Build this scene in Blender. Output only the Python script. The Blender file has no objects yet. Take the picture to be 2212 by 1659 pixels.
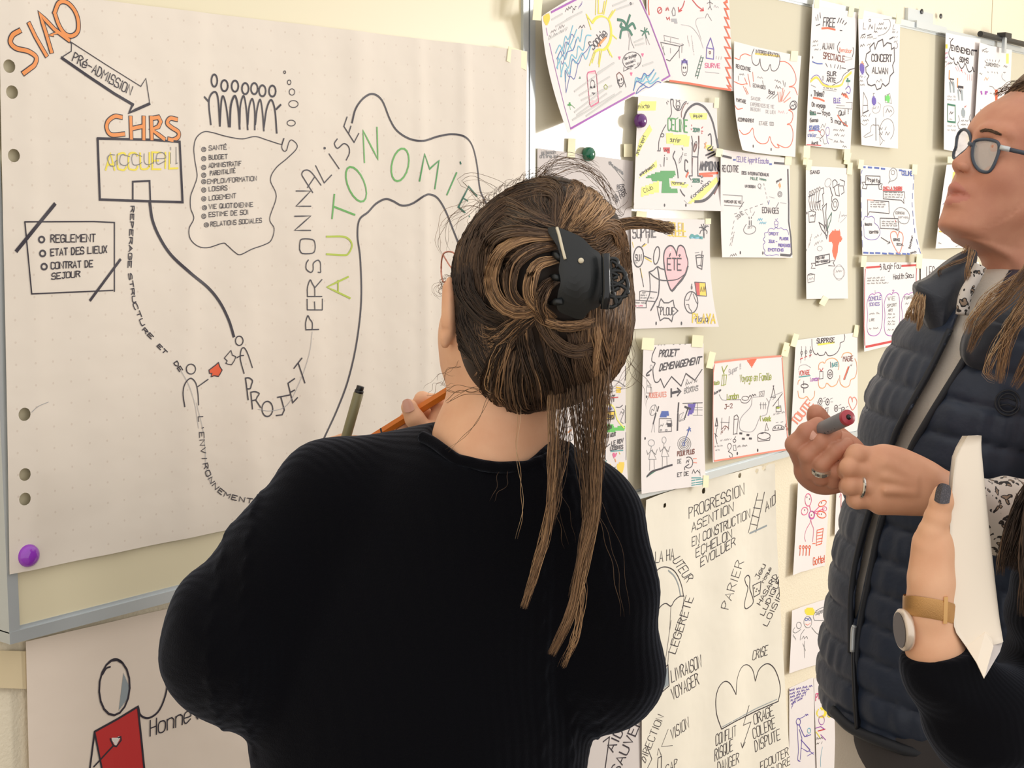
import bpy, math, random
import numpy as np
from mathutils import Vector, Matrix

# ---------------------------------------------------------------- camera
SC = bpy.context.scene
W, H, F = 2212.0, 1659.0, 3200.0
CX, CY = 1106.0, 829.5
PITCH = math.atan(395.0 / F)
CAM = np.array([0.0, 0.0, 1.60])
cam_data = bpy.data.cameras.new('camera')
cam_data.sensor_width = 36.0
cam_data.lens = F * 36.0 / W
cam_data.clip_start = 0.05
cam = bpy.data.objects.new('camera', cam_data)
cam.location = CAM
AZ = math.atan2(2529.0, 3224.0)                          # the board wall runs along +Y, the camera looks 38 degrees off it
cam.rotation_euler = (math.pi / 2 - PITCH, 0, AZ)
SC.collection.objects.link(cam)
SC.camera = cam
# ---------------------------------------------------------------- light
SC.view_settings.view_transform = 'Standard'
SC.view_settings.look = 'None'
SC.view_settings.gamma = 1.0
SC.view_settings.use_curve_mapping = False
SC.view_settings.exposure = 0.0
world = bpy.data.worlds.new('world'); SC.world = world
world.use_nodes = True
bg = world.node_tree.nodes['Background']
bg.inputs[0].default_value = (1.0, 0.955, 0.91, 1)
bg.inputs[1].default_value = 1.14

WD = np.array([0, 1.0, 0])        # along the wall
WN = np.array([1.0, 0, 0])       # out of the wall
DIST = 1.437
FOOT = np.array([0, 0, 0.0]) - DIST * WN
def wp(u, o, z):
    return FOOT + u * WD + o * WN + np.array([0, 0, z])
def area(name, center, target, sx, sy, power, col):
    l = bpy.data.lights.new(name, 'AREA'); l.shape = 'RECTANGLE'
    l.size = sx; l.size_y = sy; l.energy = power; l.color = col
    o = bpy.data.objects.new(name, l); SC.collection.objects.link(o)
    o.location = center
    dv = Vector(target) - Vector(center)
    o.rotation_euler = dv.to_track_quat('-Z', 'Y').to_euler()
    return o
# daylight through the two windows of the far side wall (perpendicular to the board wall)
area('window_light', wp(4.95, 2.05, 1.75), wp(0, 2.05, 1.7), .58, .95, 56, (1.0, 0.97, 0.93))
area('window_light', wp(4.95, 3.05, 1.75), wp(0, 3.05, 1.7), .58, .95, 56, (1.0, 0.97, 0.93))

# ---------------------------------------------------------------- materials
def lin(c):
    c = c / 255.0
    return c / 12.92 if c <= 0.04045 else ((c + 0.055) / 1.055) ** 2.4
def rgb(r, g, b): return (lin(r), lin(g), lin(b), 1.0)
MATS = {}
def mat(name, col, rough=0.6, metal=0.0, spec=0.5, bump=None, vary=None, trans=0.0, sheen=0.0, coat=0.0, sss=0.0):
    """plain principled material; bump=(scale,strength,dist), vary=(scale,colour2,lo,hi)"""
    if name in MATS: return MATS[name]
    m = bpy.data.materials.new(name); m.use_nodes = True
    nt = m.node_tree; b = nt.nodes['Principled BSDF']
    b.inputs['Base Color'].default_value = col
    b.inputs['Roughness'].default_value = rough
    b.inputs['Metallic'].default_value = metal
    b.inputs['Specular IOR Level'].default_value = spec
    b.inputs['Transmission Weight'].default_value = trans
    b.inputs['Sheen Weight'].default_value = sheen
    b.inputs['Coat Weight'].default_value = coat
    if sss:
        b.inputs['Subsurface Weight'].default_value = sss
        b.inputs['Subsurface Radius'].default_value = (0.012, 0.005, 0.003)
        b.inputs['Subsurface Scale'].default_value = 1.0
    tc = nt.nodes.new('ShaderNodeTexCoord')
    if vary:
        n = nt.nodes.new('ShaderNodeTexNoise'); n.inputs['Scale'].default_value = vary[0]
        n.inputs['Detail'].default_value = 4
        nt.links.new(tc.outputs['Object'], n.inputs['Vector'])
        r = nt.nodes.new('ShaderNodeValToRGB')
        r.color_ramp.elements[0].position = vary[2]; r.color_ramp.elements[1].position = vary[3]
        r.color_ramp.elements[0].color = col; r.color_ramp.elements[1].color = vary[1]
        nt.links.new(n.outputs['Fac'], r.inputs['Fac'])
        nt.links.new(r.outputs['Color'], b.inputs['Base Color'])
    if bump:
        n = nt.nodes.new('ShaderNodeTexNoise'); n.inputs['Scale'].default_value = bump[0]
        n.inputs['Detail'].default_value = 3
        nt.links.new(tc.outputs['Object'], n.inputs['Vector'])
        bp = nt.nodes.new('ShaderNodeBump'); bp.inputs['Strength'].default_value = bump[1]
        bp.inputs['Distance'].default_value = bump[2]
        nt.links.new(n.outputs['Fac'], bp.inputs['Height'])
        nt.links.new(bp.outputs['Normal'], b.inputs['Normal'])
    MATS[name] = m
    return m

# ---------------------------------------------------------------- objects
def obj(name, verts, faces, m, parent=None, label=None, cat=None, group=None, kind=None, smooth=False, uvs=None, mats=None, fmat=None):
    me = bpy.data.meshes.new(name)
    if isinstance(verts, np.ndarray): verts = verts.tolist()
    if isinstance(faces, np.ndarray): faces = faces.tolist()
    me.from_pydata(verts, [], faces)
    for mm in (mats or [m]): me.materials.append(mm)
    if fmat is not None: me.polygons.foreach_set('material_index', np.asarray(fmat, dtype=np.int32))
    if smooth: me.polygons.foreach_set('use_smooth', np.ones(len(me.polygons), dtype=bool))
    if uvs is not None:
        uvl = me.uv_layers.new(name='UVMap')
        li = np.zeros(len(me.loops), dtype=np.int32); me.loops.foreach_get('vertex_index', li)
        uvl.data.foreach_set('uv', np.asarray(uvs, dtype=np.float32)[li].ravel())
    me.update()
    o = bpy.data.objects.new(name, me); SC.collection.objects.link(o)
    if parent is not None: o.parent = parent
    tag(o, label, cat, group, kind)
    return o
def tag(o, label=None, cat=None, group=None, kind=None):
    if label: o['label'] = label
    if cat: o['category'] = cat
    if group: o['group'] = group
    if kind: o['kind'] = kind
def empty(name, loc, label, cat, group=None):
    """thing root; kept at identity so that parts may use world coordinates"""
    o = bpy.data.objects.new(name, None); SC.collection.objects.link(o)
    o.empty_display_size = 0.05
    o.location = loc
    tag(o, label, cat, group)
    return o
def part(name, verts, faces, m, root, **k):
    v = np.asarray(verts, dtype=float) - np.array(root.location)
    par = root.parent
    while par is not None:
        v = v - np.array(par.location); par = par.parent
    return obj(name, v, faces, m, parent=root, **k)
class MB:
    def __init__(s): s.v = []; s.f = []; s.n = 0
    def add(s, v, f):
        v = np.asarray(v, dtype=float).reshape(-1, 3)
        s.v.append(v); s.f.extend([[i + s.n for i in q] for q in f]); s.n += len(v)
    def verts(s): return np.concatenate(s.v) if s.v else np.zeros((0, 3))
    def box(s, c, ax, ay, az):
        """box from centre and three half-axis vectors"""
        c, ax, ay, az = [np.asarray(q, dtype=float) for q in (c, ax, ay, az)]
        v = [c + i * ax + j * ay + k * az for i in (-1, 1) for j in (-1, 1) for k in (-1, 1)]
        s.add(v, [(0, 1, 3, 2), (4, 6, 7, 5), (0, 4, 5, 1), (2, 3, 7, 6), (0, 2, 6, 4), (1, 5, 7, 3)])
    def wbox(s, u0, u1, o0, o1, z0, z1):
        s.box(wp((u0 + u1) / 2, (o0 + o1) / 2, (z0 + z1) / 2), WD * (u1 - u0) / 2, WN * (o1 - o0) / 2, np.array([0, 0, (z1 - z0) / 2]))
    def tube(s, pts, rad, n=8, caps=True):
        pts = np.asarray(pts, dtype=float); m = len(pts)
        rad = np.full(m, rad) if np.isscalar(rad) else np.asarray(rad)
        t = np.gradient(pts, axis=0); t /= np.linalg.norm(t, axis=1)[:, None] + 1e-12
        ref = np.array([0.3, 0.5, 0.81]); a = np.cross(t, ref); a /= np.linalg.norm(a, axis=1)[:, None] + 1e-12
        b = np.cross(t, a)
        th = np.arange(n) * 2 * math.pi / n
        v = pts[:, None, :] + rad[:, None, None] * (np.cos(th)[None, :, None] * a[:, None, :] + np.sin(th)[None, :, None] * b[:, None, :])
        f = [(i * n + j, i * n + (j + 1) % n, (i + 1) * n + (j + 1) % n, (i + 1) * n + j) for i in range(m - 1) for j in range(n)]
        if caps: f += [tuple(range(n))[::-1], tuple((m - 1) * n + j for j in range(n))]
        s.add(v.reshape(-1, 3), f)
    def lathe(s, c, axis, prof, n=24, ref=(0, 0, 1)):
        """prof: (distance along axis, radius)"""
        c = np.asarray(c, float); axis = np.asarray(axis, float); axis /= np.linalg.norm(axis)
        a = np.cross(axis, ref)
        if np.linalg.norm(a) < 1e-3: a = np.cross(axis, (1, 0, 0))
        a /= np.linalg.norm(a); b = np.cross(axis, a)
        v = []
        for d, r in prof:
            for j in range(n):
                th = 2 * math.pi * j / n
                v.append(c + axis * d + r * (math.cos(th) * a + math.sin(th) * b))
        m = len(prof)
        f = [(i * n + j, i * n + (j + 1) % n, (i + 1) * n + (j + 1) % n, (i + 1) * n + j) for i in range(m - 1) for j in range(n)]
        f += [tuple(range(n))[::-1], tuple((m - 1) * n + j for j in range(n))]
        s.add(v, f)
    def part(s, name, m, root, **k): return part(name, s.verts(), s.f, m, root, **k)

# ---------------------------------------------------------------- projection helpers
SP, CP, SA, CA = math.sin(PITCH), math.cos(PITCH), math.sin(AZ), math.cos(AZ)
XR = np.array([CA, SA, 0.0]); FH = np.array([-SA, CA, 0.0]); FC = FH * CP - np.array([0, 0, SP]); ZU = np.array([0, 0, 1.0])
def rays(px, py):
    x = (np.asarray(px, float) - CX) / F; y = (CY - np.asarray(py, float)) / F
    a = CP + y * SP
    return np.stack([x * CA - a * SA, x * SA + a * CA, -SP + y * CP], -1)
def at(px, py, depth):
    """world point seen at pixel (px,py) at the given depth in front of the camera"""
    return CAM + rays(px, py) * np.asarray(depth, float)[..., None]
def proj(P):
    """pixel and depth of world points"""
    P = np.asarray(P, float) - CAM
    x = P @ XR; y = P @ FH; d = y * CP - P[..., 2] * SP
    return CX + F * x / d, CY - F * (y * SP + P[..., 2] * CP) / d, d
def on_wall(px, py, off=0.0):
    """wall coordinates (u, z) seen at a pixel, on the plane `off` in front of the wall"""
    r = rays(px, py)
    k = (np.asarray(off) - DIST) / (r @ WN)
    P = CAM + r * k[..., None]
    return np.stack([(P - FOOT) @ WD, P[..., 2]], -1)
def wdepth(px, py):
    uv = on_wall(px, py)
    return proj(wp(uv[0], 0, uv[1]))[2]
# ---------------------------------------------------------------- setting
M_wall = mat('wall_paint', rgb(236, 225, 200), 0.75, bump=(260, 0.5, 0.002))
M_board = mat('cream_enamel', rgb(228, 218, 186), 0.36, spec=0.5)
M_board2 = mat('gloss_enamel', rgb(216, 210, 188), 0.13, spec=0.5)
M_alu = mat('brushed_aluminium', rgb(206, 212, 214), 0.38, metal=0.45)
M_floor = mat('floor_lino', rgb(150, 135, 115), 0.5, vary=(6, rgb(130, 116, 98), .4, .6))
M_dark = mat('black_plastic', rgb(40, 40, 42), 0.4)

def struct(name, mb, m): return obj(name, mb.verts(), mb.f, m, kind='structure')
b = MB(); b.wbox(-2.5, 5.2, -0.12, 0, 0, 2.8); struct('wall_front', b, M_wall)
b = MB(); b.box(wp(1.3, 2.2, -0.02), WD * 3.9, WN * 2.3, (0, 0, 0.02)); struct('floor', b, M_floor)
b = MB()                                    # side wall with its two windows
for o0, o1 in ((0, 1.75), (2.35, 2.75), (3.35, 4.5)): b.wbox(5.0, 5.2, o0, o1, 0, 2.8)
for o0, o1 in ((1.75, 2.35), (2.75, 3.35)):
    b.wbox(5.0, 5.2, o0, o1, 0, 0.95); b.wbox(5.0, 5.2, o0, o1, 2.3, 2.8)
struct('wall_right', b, M_wall)
M_frame = mat('window_paint', rgb(235, 235, 230), 0.4)
for i, (o0, o1) in enumerate(((1.75, 2.35), (2.75, 3.35))):
    b = MB()
    for a, c, d, e in ((o0, o1, .95, 1.0), (o0, o1, 2.25, 2.3), (o0, o0 + .05, 1.0, 2.25), (o1 - .05, o1, 1.0, 2.25), ((o0 + o1) / 2 - .02, (o0 + o1) / 2 + .02, 1.0, 2.25)):
        b.wbox(5.04, 5.1, a, c, d, e)
    struct('window_%d' % (i + 1), b, M_frame)
b = MB(); b.wbox(-2.5, 5.0, 0, 0.015, 0, 0.09); struct('baseboard_front', b, M_frame)
ju = on_wall(2142, 50, 0)[0]; b = MB(); b.wbox(ju - .0012, ju + .0012, 0, .0012, .09, 2.8); struct('trim_1', b, mat('joint', rgb(214, 200, 172), .8))

# ---------------------------------------------------------------- boards
def zline(px, py): return on_wall(px, py, 0.02)[1]
OB = 0.022                                   # board face stands this far off the wall
uL = on_wall(9, 1200, OB)[0]; uM = on_wall(1139, 300, OB)[0]; uM2 = on_wall(1141, 300, OB)[0]
zB = on_wall(600, 1390 - 0.234 * 590, OB)[1]
zT = on_wall(1990, 52, OB)[1]
zBL = on_wall(14, 1392, OB)[1]; zBR = on_wall(1703, 985, OB)[1]
uR = uM2 + 2.45
def board(name, u0, u1, zb, zt, face, fw, label):
    r = empty(name, wp((u0 + u1) / 2, 0, zb), label, 'whiteboard')
    b = MB(); b.wbox(u0 + fw * .6, u1 - fw * .6, 0.004, OB - 0.0008, zb + fw * .6, zt - fw * .6); b.part('panel', face, r)
    for a, c, d, e in ((u0, u1, zb, zb + fw), (u0, u1, zt - fw, zt)):
        b = MB(); b.wbox(a, c, 0.0, OB + 0.004, d, e); b.wbox(a + fw, c - fw, 0.0, OB + 0.0005, *((e, e + .004) if d == zb else (d - .004, d)))
        b.part('frame_rail', M_alu, r)
    for a, c in ((u0, u0 + fw), (u1 - fw, u1)):
        b = MB(); b.wbox(a, c, 0.0, OB + 0.0035, zb + fw * .9, zt - fw * .9); b.part('frame_rail', M_alu, r)
    return r
left_board = board('whiteboard', uL, uM - 0.001, zBL, zT, M_board, 0.0135, 'cream whiteboard behind the large flipchart sheet, with worn grey aluminium frame')
right_board = board('whiteboard', uM2, uR, zBR, zT, M_board2, 0.0135, 'glossy whiteboard covered with many small marker drawings')
b = MB(); b.wbox(uM - 0.0005, uM2, 0, OB + .001, zBR, zT); b.part('hinge_gap', M_dark, right_board)
# clamp bracket and hook rail on its top edge
bu0, bu1 = on_wall(1981, 40, .03)[0], on_wall(2046, 40, .03)[0]
b = MB(); b.wbox(bu0, bu1, 0.0, OB + .008, zT - .012, zT + .004); b.wbox(bu0, bu1 - .03, 0.0, .008, zT, zT + .034)
br = b.part('bracket', M_alu, right_board)
for px, py in ((1990, 25), (2031, 35)):
    u = on_wall(px, py, .008); b = MB(); b.lathe(wp(u[0], .008, u[1]), WN, [(0, .006), (.003, .006), (.004, .003)], 10); b.part('screw', M_dark, br)
ru0, ru1 = on_wall(2114, 72, .03)[0], on_wall(2211, 98, .03)[0]
b = MB(); b.tube([wp(ru0, .034, zT + .006), wp(ru1, .034, zT + .006)], .0075, 10); rail = b.part('hook_rail', M_dark, right_board)
hu = on_wall(2166, 85, .04)[0]
b = MB(); b.wbox(hu - .006, hu + .008, .04, .048, zT - .03, zT + .01); hk = b.part('hook', M_alu, right_board)
b = MB(); b.wbox(hu - .014, hu + .03, .03, .052, zT + .008, zT + .02); b.part('knob', M_dark, hk)

# ---------------------------------------------------------------- marker drawing on paper
def smoothpts(p, closed=False, k=6):
    p = np.asarray(p, float)
    if len(p) < 3: return p
    q = np.vstack([p[-1], p, p[0], p[1]]) if closed else np.vstack([2 * p[0] - p[1], p, 2 * p[-1] - p[-2]])
    out = []
    for i in range(1, len(q) - 2):
        a, b_, c, d = q[i - 1], q[i], q[i + 1], q[i + 2]
        for t in np.arange(k) / k:
            out.append(.5 * ((2 * b_) + (-a + c) * t + (2 * a - 5 * b_ + 4 * c - d) * t * t + (-a + 3 * b_ - 3 * c + d) * t ** 3))
    out.append(q[-2])
    return np.array(out)
GL = {
'A': '002640 1232', 'B': '0006 ~0626353403 ~032342412000', 'C': '~4536160501103041', 'D': '0006 ~06263543312000', 'E': '0600 0646 0333 0040', 'F': '0600 0646 0333',
'G': '~4536160501103041 414323', 'H': '0600 4640 0343', 'I': '2620', 'J': '~3631201001 1646', 'K': '0600 4603 1340', 'L': '060040', 'M': '0006234640', 'N': '00064046',
'O': '~163645413010010516', 'P': '0006 ~062645342303', 'Q': '~163645413010010516 2240', 'R': '0006 ~062645342303 2340', 'S': '~4536160413334130100001', 'T': '0646 2620', 'U': '~0601103041 4146', 'V': '062046',
'W': '0610233046', 'X': '0640 4600', 'Y': '0623 4620', 'Z': '06460040', '0': '~163645413010010516', '1': '152620', '2': '~0516364533 330040', '3': '~05163634231334413010', '4': '36024232 3630', '5': '4606 06031333 ~334130100', '6': '~360401103041331303', '7': '064610', '8': '~26051341301001433526', '9': '~4335160413344520',
'a': '~3414030210303142 4440', 'b': '0600 ~03243441301000', 'c': '~43140301103041', 'd': '~43140301103041 4640', 'e': '~0242341403011041', 'f': '~463514 1410 0333', 'g': '~4414031131 ~444z1z', 'h': '0600 ~033444 4440', 'i': '2420 2625', 'j': '2421 ~212z0z 2626', 'k': '0600 3402 0230', 'l': '~2620 2030', 'm': '0400 ~031423 2320 ~233443 4340', 'n': '0400 ~031434 ~344340', 'o': '~143443413010010314', 'p': '040z ~041434433110', 'q': '~4414031131 444z', 'r': '0400 ~03143443', 's': '~44140333413000', 't': '2621 ~2130 0444', 'u': '~0401103041 4440', 'v': '042044', 'w': '0410223044', 'x': '0440 4400', 'y': '0421 441z', 'z': '04440040',
'-': '0343', '/': '0046', '!': '2622 2120', '.': '2021', ',': '201y', "'": '2624', '(': '~361410', ')': '~163410', ':': '2425 2122', '=': '0444 0242', '+': '0343 2521', '?': '~05163634222 2021', '@': '~143443413010010314 ~2333322'}
GW = {'I': 2.6, 'i': 2.4, 'l': 3, '.': 2.5, ',': 2.5, "'": 2.5, ' ': 3.5, '1': 3.5, 'j': 3.5, 'J': 4.6, '!': 2.5, ':': 2.5, 't': 4.2, 'M': 5.8, 'W': 5.8, 'm': 5.8, 'w': 5.8}
ACC = {'É': ('E', '2738'), 'È': ('E', '3727'), 'é': ('e', '2536'), 'è': ('e', '3526'), 'ê': ('e', '152635')}
YD = {'z': -2, 'y': -1}
def glyph(ch):
    extra = None
    if ch in ACC: ch, extra = ACC[ch]
    s = GL.get(ch) or GL.get(ch.upper())
    out = []
    if not s: return out
    for st in s.split() + ([extra] if extra else []):
        sm = st[0] == '~'; st = st.lstrip('~'); st = st[:len(st) // 2 * 2]
        p = [(float(st[i]), float(YD[st[i + 1]]) if st[i + 1] in YD else float(st[i + 1])) for i in range(0, len(st), 2)]
        out.append((np.array(p), sm))
    return out

INK = dict(o2=(238, 150, 80), o3=(232, 90, 40), k=(45, 38, 50), g=(120, 120, 122), lg=(165, 165, 168), o=(232, 112, 50), r=(200, 45, 45), y=(240, 222, 70), ly=(246, 240, 120), gr=(60, 150, 70), G=(20, 110, 85), dg=(20, 95, 75),
           lime=(176, 196, 50), green=(90, 170, 75), b=(60, 90, 170), lb=(110, 185, 210), p=(160, 75, 175), pk=(225, 90, 140), lpk=(245, 185, 190), v=(95, 75, 170), br=(120, 60, 50),
           or2=(240, 160, 95), sal=(238, 135, 110), sh=(198, 198, 194), olv=(150, 165, 40), teal=(60, 150, 150), w=(236, 230, 222), mg=(150, 160, 165), brg=(90, 200, 80), fy=(245, 205, 60), ht=(170, 150, 125))
for _k, _c in INK.items(): mat('ink_' + _k, rgb(*_c), 0.55)

def whash(seed): return np.random.RandomState(seed)
class Sheet:
    def __init__(s, corners, label, base=.0015, curl=(0, 0, 0, 0), edge=(0, 0, 0, 0), bow=0.0, wr=0.0012, n=(14, 16), seed=1, m=None, bb=OB, holes=(), vfold=0.0, name='drawing_sheet', cat='drawing', group='drawings taped to the glossy whiteboard', ss=None, ts=None, dogear=None):
        s.cor = np.array(corners, float); s.base = base + bb; s.curl = curl; s.edge = edge; s.bow = bow; s.wr = wr
        s.rs = whash(seed); s.ph = s.rs.rand(24) * 6.28; s.fr = s.rs.rand(24); s.vf = vfold
        s.S = np.linspace(0, 1, n[0] + 1) if ss is None else np.array(ss); s.T = np.linspace(0, 1, n[1] + 1) if ts is None else np.array(ts)
        offc = s.fn(np.array([0, 1, 1, 0.]), np.array([0, 0, 1, 1.]))
        s.uv = on_wall(s.cor[:, 0], s.cor[:, 1], offc)            # TL TR BR BL
        SS, TT = np.meshgrid(s.S, s.T)
        s.O = s.fn(SS, TT)
        P = s.st2uv(SS, TT)
        s.items = {}; s.wm = .85 if group.startswith('draw') or group.startswith('small') else 1.0
        h0, w0 = SS.shape
        V = FOOT + P[..., 0:1] * WD + s.O[..., None] * WN + P[..., 1:2] * np.array([0, 0, 1.])
        rem = np.zeros((h0 - 1, w0 - 1), bool)
        hc = []
        for hx, hy, hr in holes:
            st = s.px2st(np.array([hx]), np.array([hy]))[0][0]; uv0 = s.st2uv(st[0], st[1])
            rm = hr * wdepth(hx, hy) / F
            d = np.linalg.norm(P - uv0, axis=-1)
            cc = (P[1:, 1:] + P[:-1, :-1]) / 2; dc = np.linalg.norm(cc - uv0, axis=-1)
            k = dc < rm; rem |= k
            for i, j in zip(*np.where(k)):
                for a, c_ in ((i, j), (i + 1, j), (i, j + 1), (i + 1, j + 1)):
                    # boundary vertex?
                    nb = [(x, y) for x in (a - 1, a) for y in (c_ - 1, c_) if 0 <= x < h0 - 1 and 0 <= y < w0 - 1]
                    if any(dc[x, y] >= rm for x, y in nb): hc.append((a, c_, uv0, rm))
        for a, c_, uv0, rm in set((a, c_, tuple(u), r) for a, c_, u, r in hc):
            q = P[a, c_] - np.array(uv0); q = np.array(uv0) + q / np.linalg.norm(q) * rm
            V[a, c_] = FOOT + q[0] * WD + s.O[a, c_] * WN + np.array([0, 0, q[1]])
        idx = np.arange(h0 * w0).reshape(h0, w0); N0 = h0 * w0
        f = []; fb = []
        for i in range(h0 - 1):
            for j in range(w0 - 1):
                if rem[i, j]: continue
                a, b_, c_, d = idx[i, j], idx[i, j + 1], idx[i + 1, j + 1], idx[i + 1, j]
                f += [(a, d, c_), (a, c_, b_)]
                fb += [(a + N0, c_ + N0, d + N0), (a + N0, b_ + N0, c_ + N0)]
        rim = list(idx[0]) + list(idx[1:, -1]) + list(idx[-1, ::-1][1:]) + list(idx[::-1, 0][1:])
        V = V.reshape(-1, 3); nr = len(rim); R0 = 2 * N0
        V2 = np.vstack([V, V - WN * .0003, V[rim], V[rim] - WN * .0003])
        f += fb + [(R0 + i, R0 + i + 1, R0 + i + 1 + nr, R0 + i + nr) for i in range(nr - 1)]
        s.root = empty(name, wp(s.uv[:, 0].mean(), s.base, s.uv[:, 1].min()), label, cat, group)
        uvs = np.stack([SS.ravel(), 1 - TT.ravel()], -1); uvs = np.vstack([uvs, uvs, uvs[rim], uvs[rim]])
        part('paper', V2, f, m or M_paper, s.root, smooth=True, uvs=uvs)
        s.ox = s.oy = 0.0; s.sc = 1.0
    def fn(s, a, t):
        c = s.curl; e = s.edge
        o = s.base + c[0] * ((1 - a) * (1 - t)) ** 3 + c[1] * (a * (1 - t)) ** 3 + c[2] * (a * t) ** 3 + c[3] * ((1 - a) * t) ** 3
        o = o + e[0] * (1 - a) ** 3 + e[1] * (1 - t) ** 3 + e[2] * a ** 3 + e[3] * t ** 3       # left top right bottom
        o = o + s.bow * 16 * a * (1 - a) * t * (1 - t)
        w = 0
        for i in range(5):
            kx = 2 + 5 * s.fr[i]; ky = 1.5 + 4 * s.fr[i + 6]
            w = w + np.sin(kx * a * 6.28 / 2 + ky * t + s.ph[i]) / 5
        o = o + s.wr * (w + .6)
        if s.vf:
            z = 0
            for i in range(9):
                p = s.fr[i + 9] if i + 9 < 24 else .5
                z = z + (0.4 + s.fr[i]) * np.exp(-((a - (i + .2 + .6 * p) / 9 - .012 * np.sin(3 * t + i)) / (.012 + .02 * s.fr[i + 3])) ** 2) * (.6 + .4 * np.sin(t * (2 + 3 * s.fr[i + 2]) + s.ph[i]))
            o = o + s.vf * (z + .5 * np.sin(a * 55 + np.sin(t * 4)) * .35)
        return o
    def st2uv(s, a, t):
        a = np.asarray(a, float)[..., None]; t = np.asarray(t, float)[..., None]; u = s.uv
        return (1 - t) * ((1 - a) * u[0] + a * u[1]) + t * ((1 - a) * u[3] + a * u[2])
    def uv2st(s, uv):
        x = np.full(uv.shape, .5); u = s.uv
        for _ in range(5):
            a, t = x[..., 0], x[..., 1]
            r = s.st2uv(a, t) - uv
            da = (1 - t)[..., None] * (u[1] - u[0]) + t[..., None] * (u[2] - u[3])
            dt = (1 - a)[..., None] * (u[3] - u[0]) + a[..., None] * (u[2] - u[1])
            det = da[..., 0] * dt[..., 1] - da[..., 1] * dt[..., 0]
            x[..., 0] -= (r[..., 0] * dt[..., 1] - r[..., 1] * dt[..., 0]) / det
            x[..., 1] -= (da[..., 0] * r[..., 1] - da[..., 1] * r[..., 0]) / det
        return np.clip(x, .002, .998)
    def off(s, st):
        """offset of the triangulated paper surface"""
        a, t = st[..., 0], st[..., 1]
        j = np.clip(np.searchsorted(s.S, a) - 1, 0, len(s.S) - 2); i = np.clip(np.searchsorted(s.T, t) - 1, 0, len(s.T) - 2)
        x = (a - s.S[j]) / (s.S[j + 1] - s.S[j]); y = (t - s.T[i]) / (s.T[i + 1] - s.T[i])
        A, B, C, D = s.O[i, j], s.O[i, j + 1], s.O[i + 1, j + 1], s.O[i + 1, j]
        return np.where(y > x, A + x * (C - D) + y * (D - A), A + x * (B - A) + y * (C - B))
    def px2st(s, x, y):
        o = np.full(np.shape(x), s.base)
        for _ in range(4):
            st = s.uv2st(on_wall(x, y, o)); o = s.off(st)
        return st, o
    # drawing primitives; coordinates in the current crop frame (set by fr)
    def fr_(s, ox, oy, sc): s.ox, s.oy, s.sc = ox, oy, sc; return s
    def P(s, p):
        if isinstance(p, str): p = [tuple(map(float, q.split(','))) for q in p.split()]
        return np.asarray(p, float) / s.sc + np.array([s.ox, s.oy])
    def rib(s, col, w, p, layer=0):
        """p in photo px"""
        d = np.linalg.norm(np.diff(p, axis=0), axis=1)
        q = [p[:1]]
        for i in range(len(d)):
            k = max(1, int(d[i] / 14)); tt = (np.arange(k) + 1)[:, None] / k
            q.append(p[i] + (p[i + 1] - p[i]) * tt)
        p = np.concatenate(q)
        keep = np.r_[True, np.linalg.norm(np.diff(p, axis=0), axis=1) > .05]; p = p[keep]
        if len(p) < 2: return
        st, o = s.px2st(p[:, 0], p[:, 1]); uv = s.st2uv(st[..., 0], st[..., 1])
        t = np.diff(uv, axis=0); t /= np.linalg.norm(t, axis=1)[:, None] + 1e-9
        ta = np.vstack([t[:1], t[:-1] + t[1:], t[-1:]]); L = np.linalg.norm(ta, axis=1)
        ta /= L[:, None] + 1e-9
        nrm = np.stack([-ta[:, 1], ta[:, 0]], -1)
        dep = proj(wp(uv[0, 0], 0, uv[0, 1]))[2]
        hw = w * s.wm * dep / F / 2
        mit = np.ones(len(p)); mit[1:-1] = np.clip(2 / (L[1:-1] + 1e-6), 1, 1.6)
        uv[0] -= ta[0] * hw * .6; uv[-1] += ta[-1] * hw * .6
        lift = .00035 + .00006 * layer
        out = []
        for sg in (-1, 1):
            q = uv + sg * nrm * hw * mit[:, None]
            oo = s.off(s.uv2st(q)) + lift
            out.append(FOOT + q[:, :1] * WD + oo[:, None] * WN + q[:, 1:] * np.array([0, 0, 1.]))
        n = len(p); v = np.concatenate(out)
        mb = s.items.setdefault(col, MB())
        mb.add(v, [(i, i + 1, n + i + 1, n + i) for i in range(n - 1)])
    def l(s, col, w, p, sm=False, cl=False, ly=3):
        p = s.P(p)
        if sm: p = smoothpts(p, cl)
        elif cl: p = np.vstack([p, p[:1]])
        s.rib(col, w, p, ly)
        return s
    def c(s, col, w, p, cl=False, ly=3): return s.l(col, w, p, True, cl, ly)
    def e(s, col, w, x, y, rx, ry, a0=0, a1=360, rot=0, ly=3):
        t = np.radians(np.linspace(a0, a1, 18)); r = math.radians(rot)
        X = rx * np.cos(t); Y = ry * np.sin(t)
        return s.l(col, w, np.stack([x + X * math.cos(r) - Y * math.sin(r), y + X * math.sin(r) + Y * math.cos(r)], -1), ly=ly)
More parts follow.
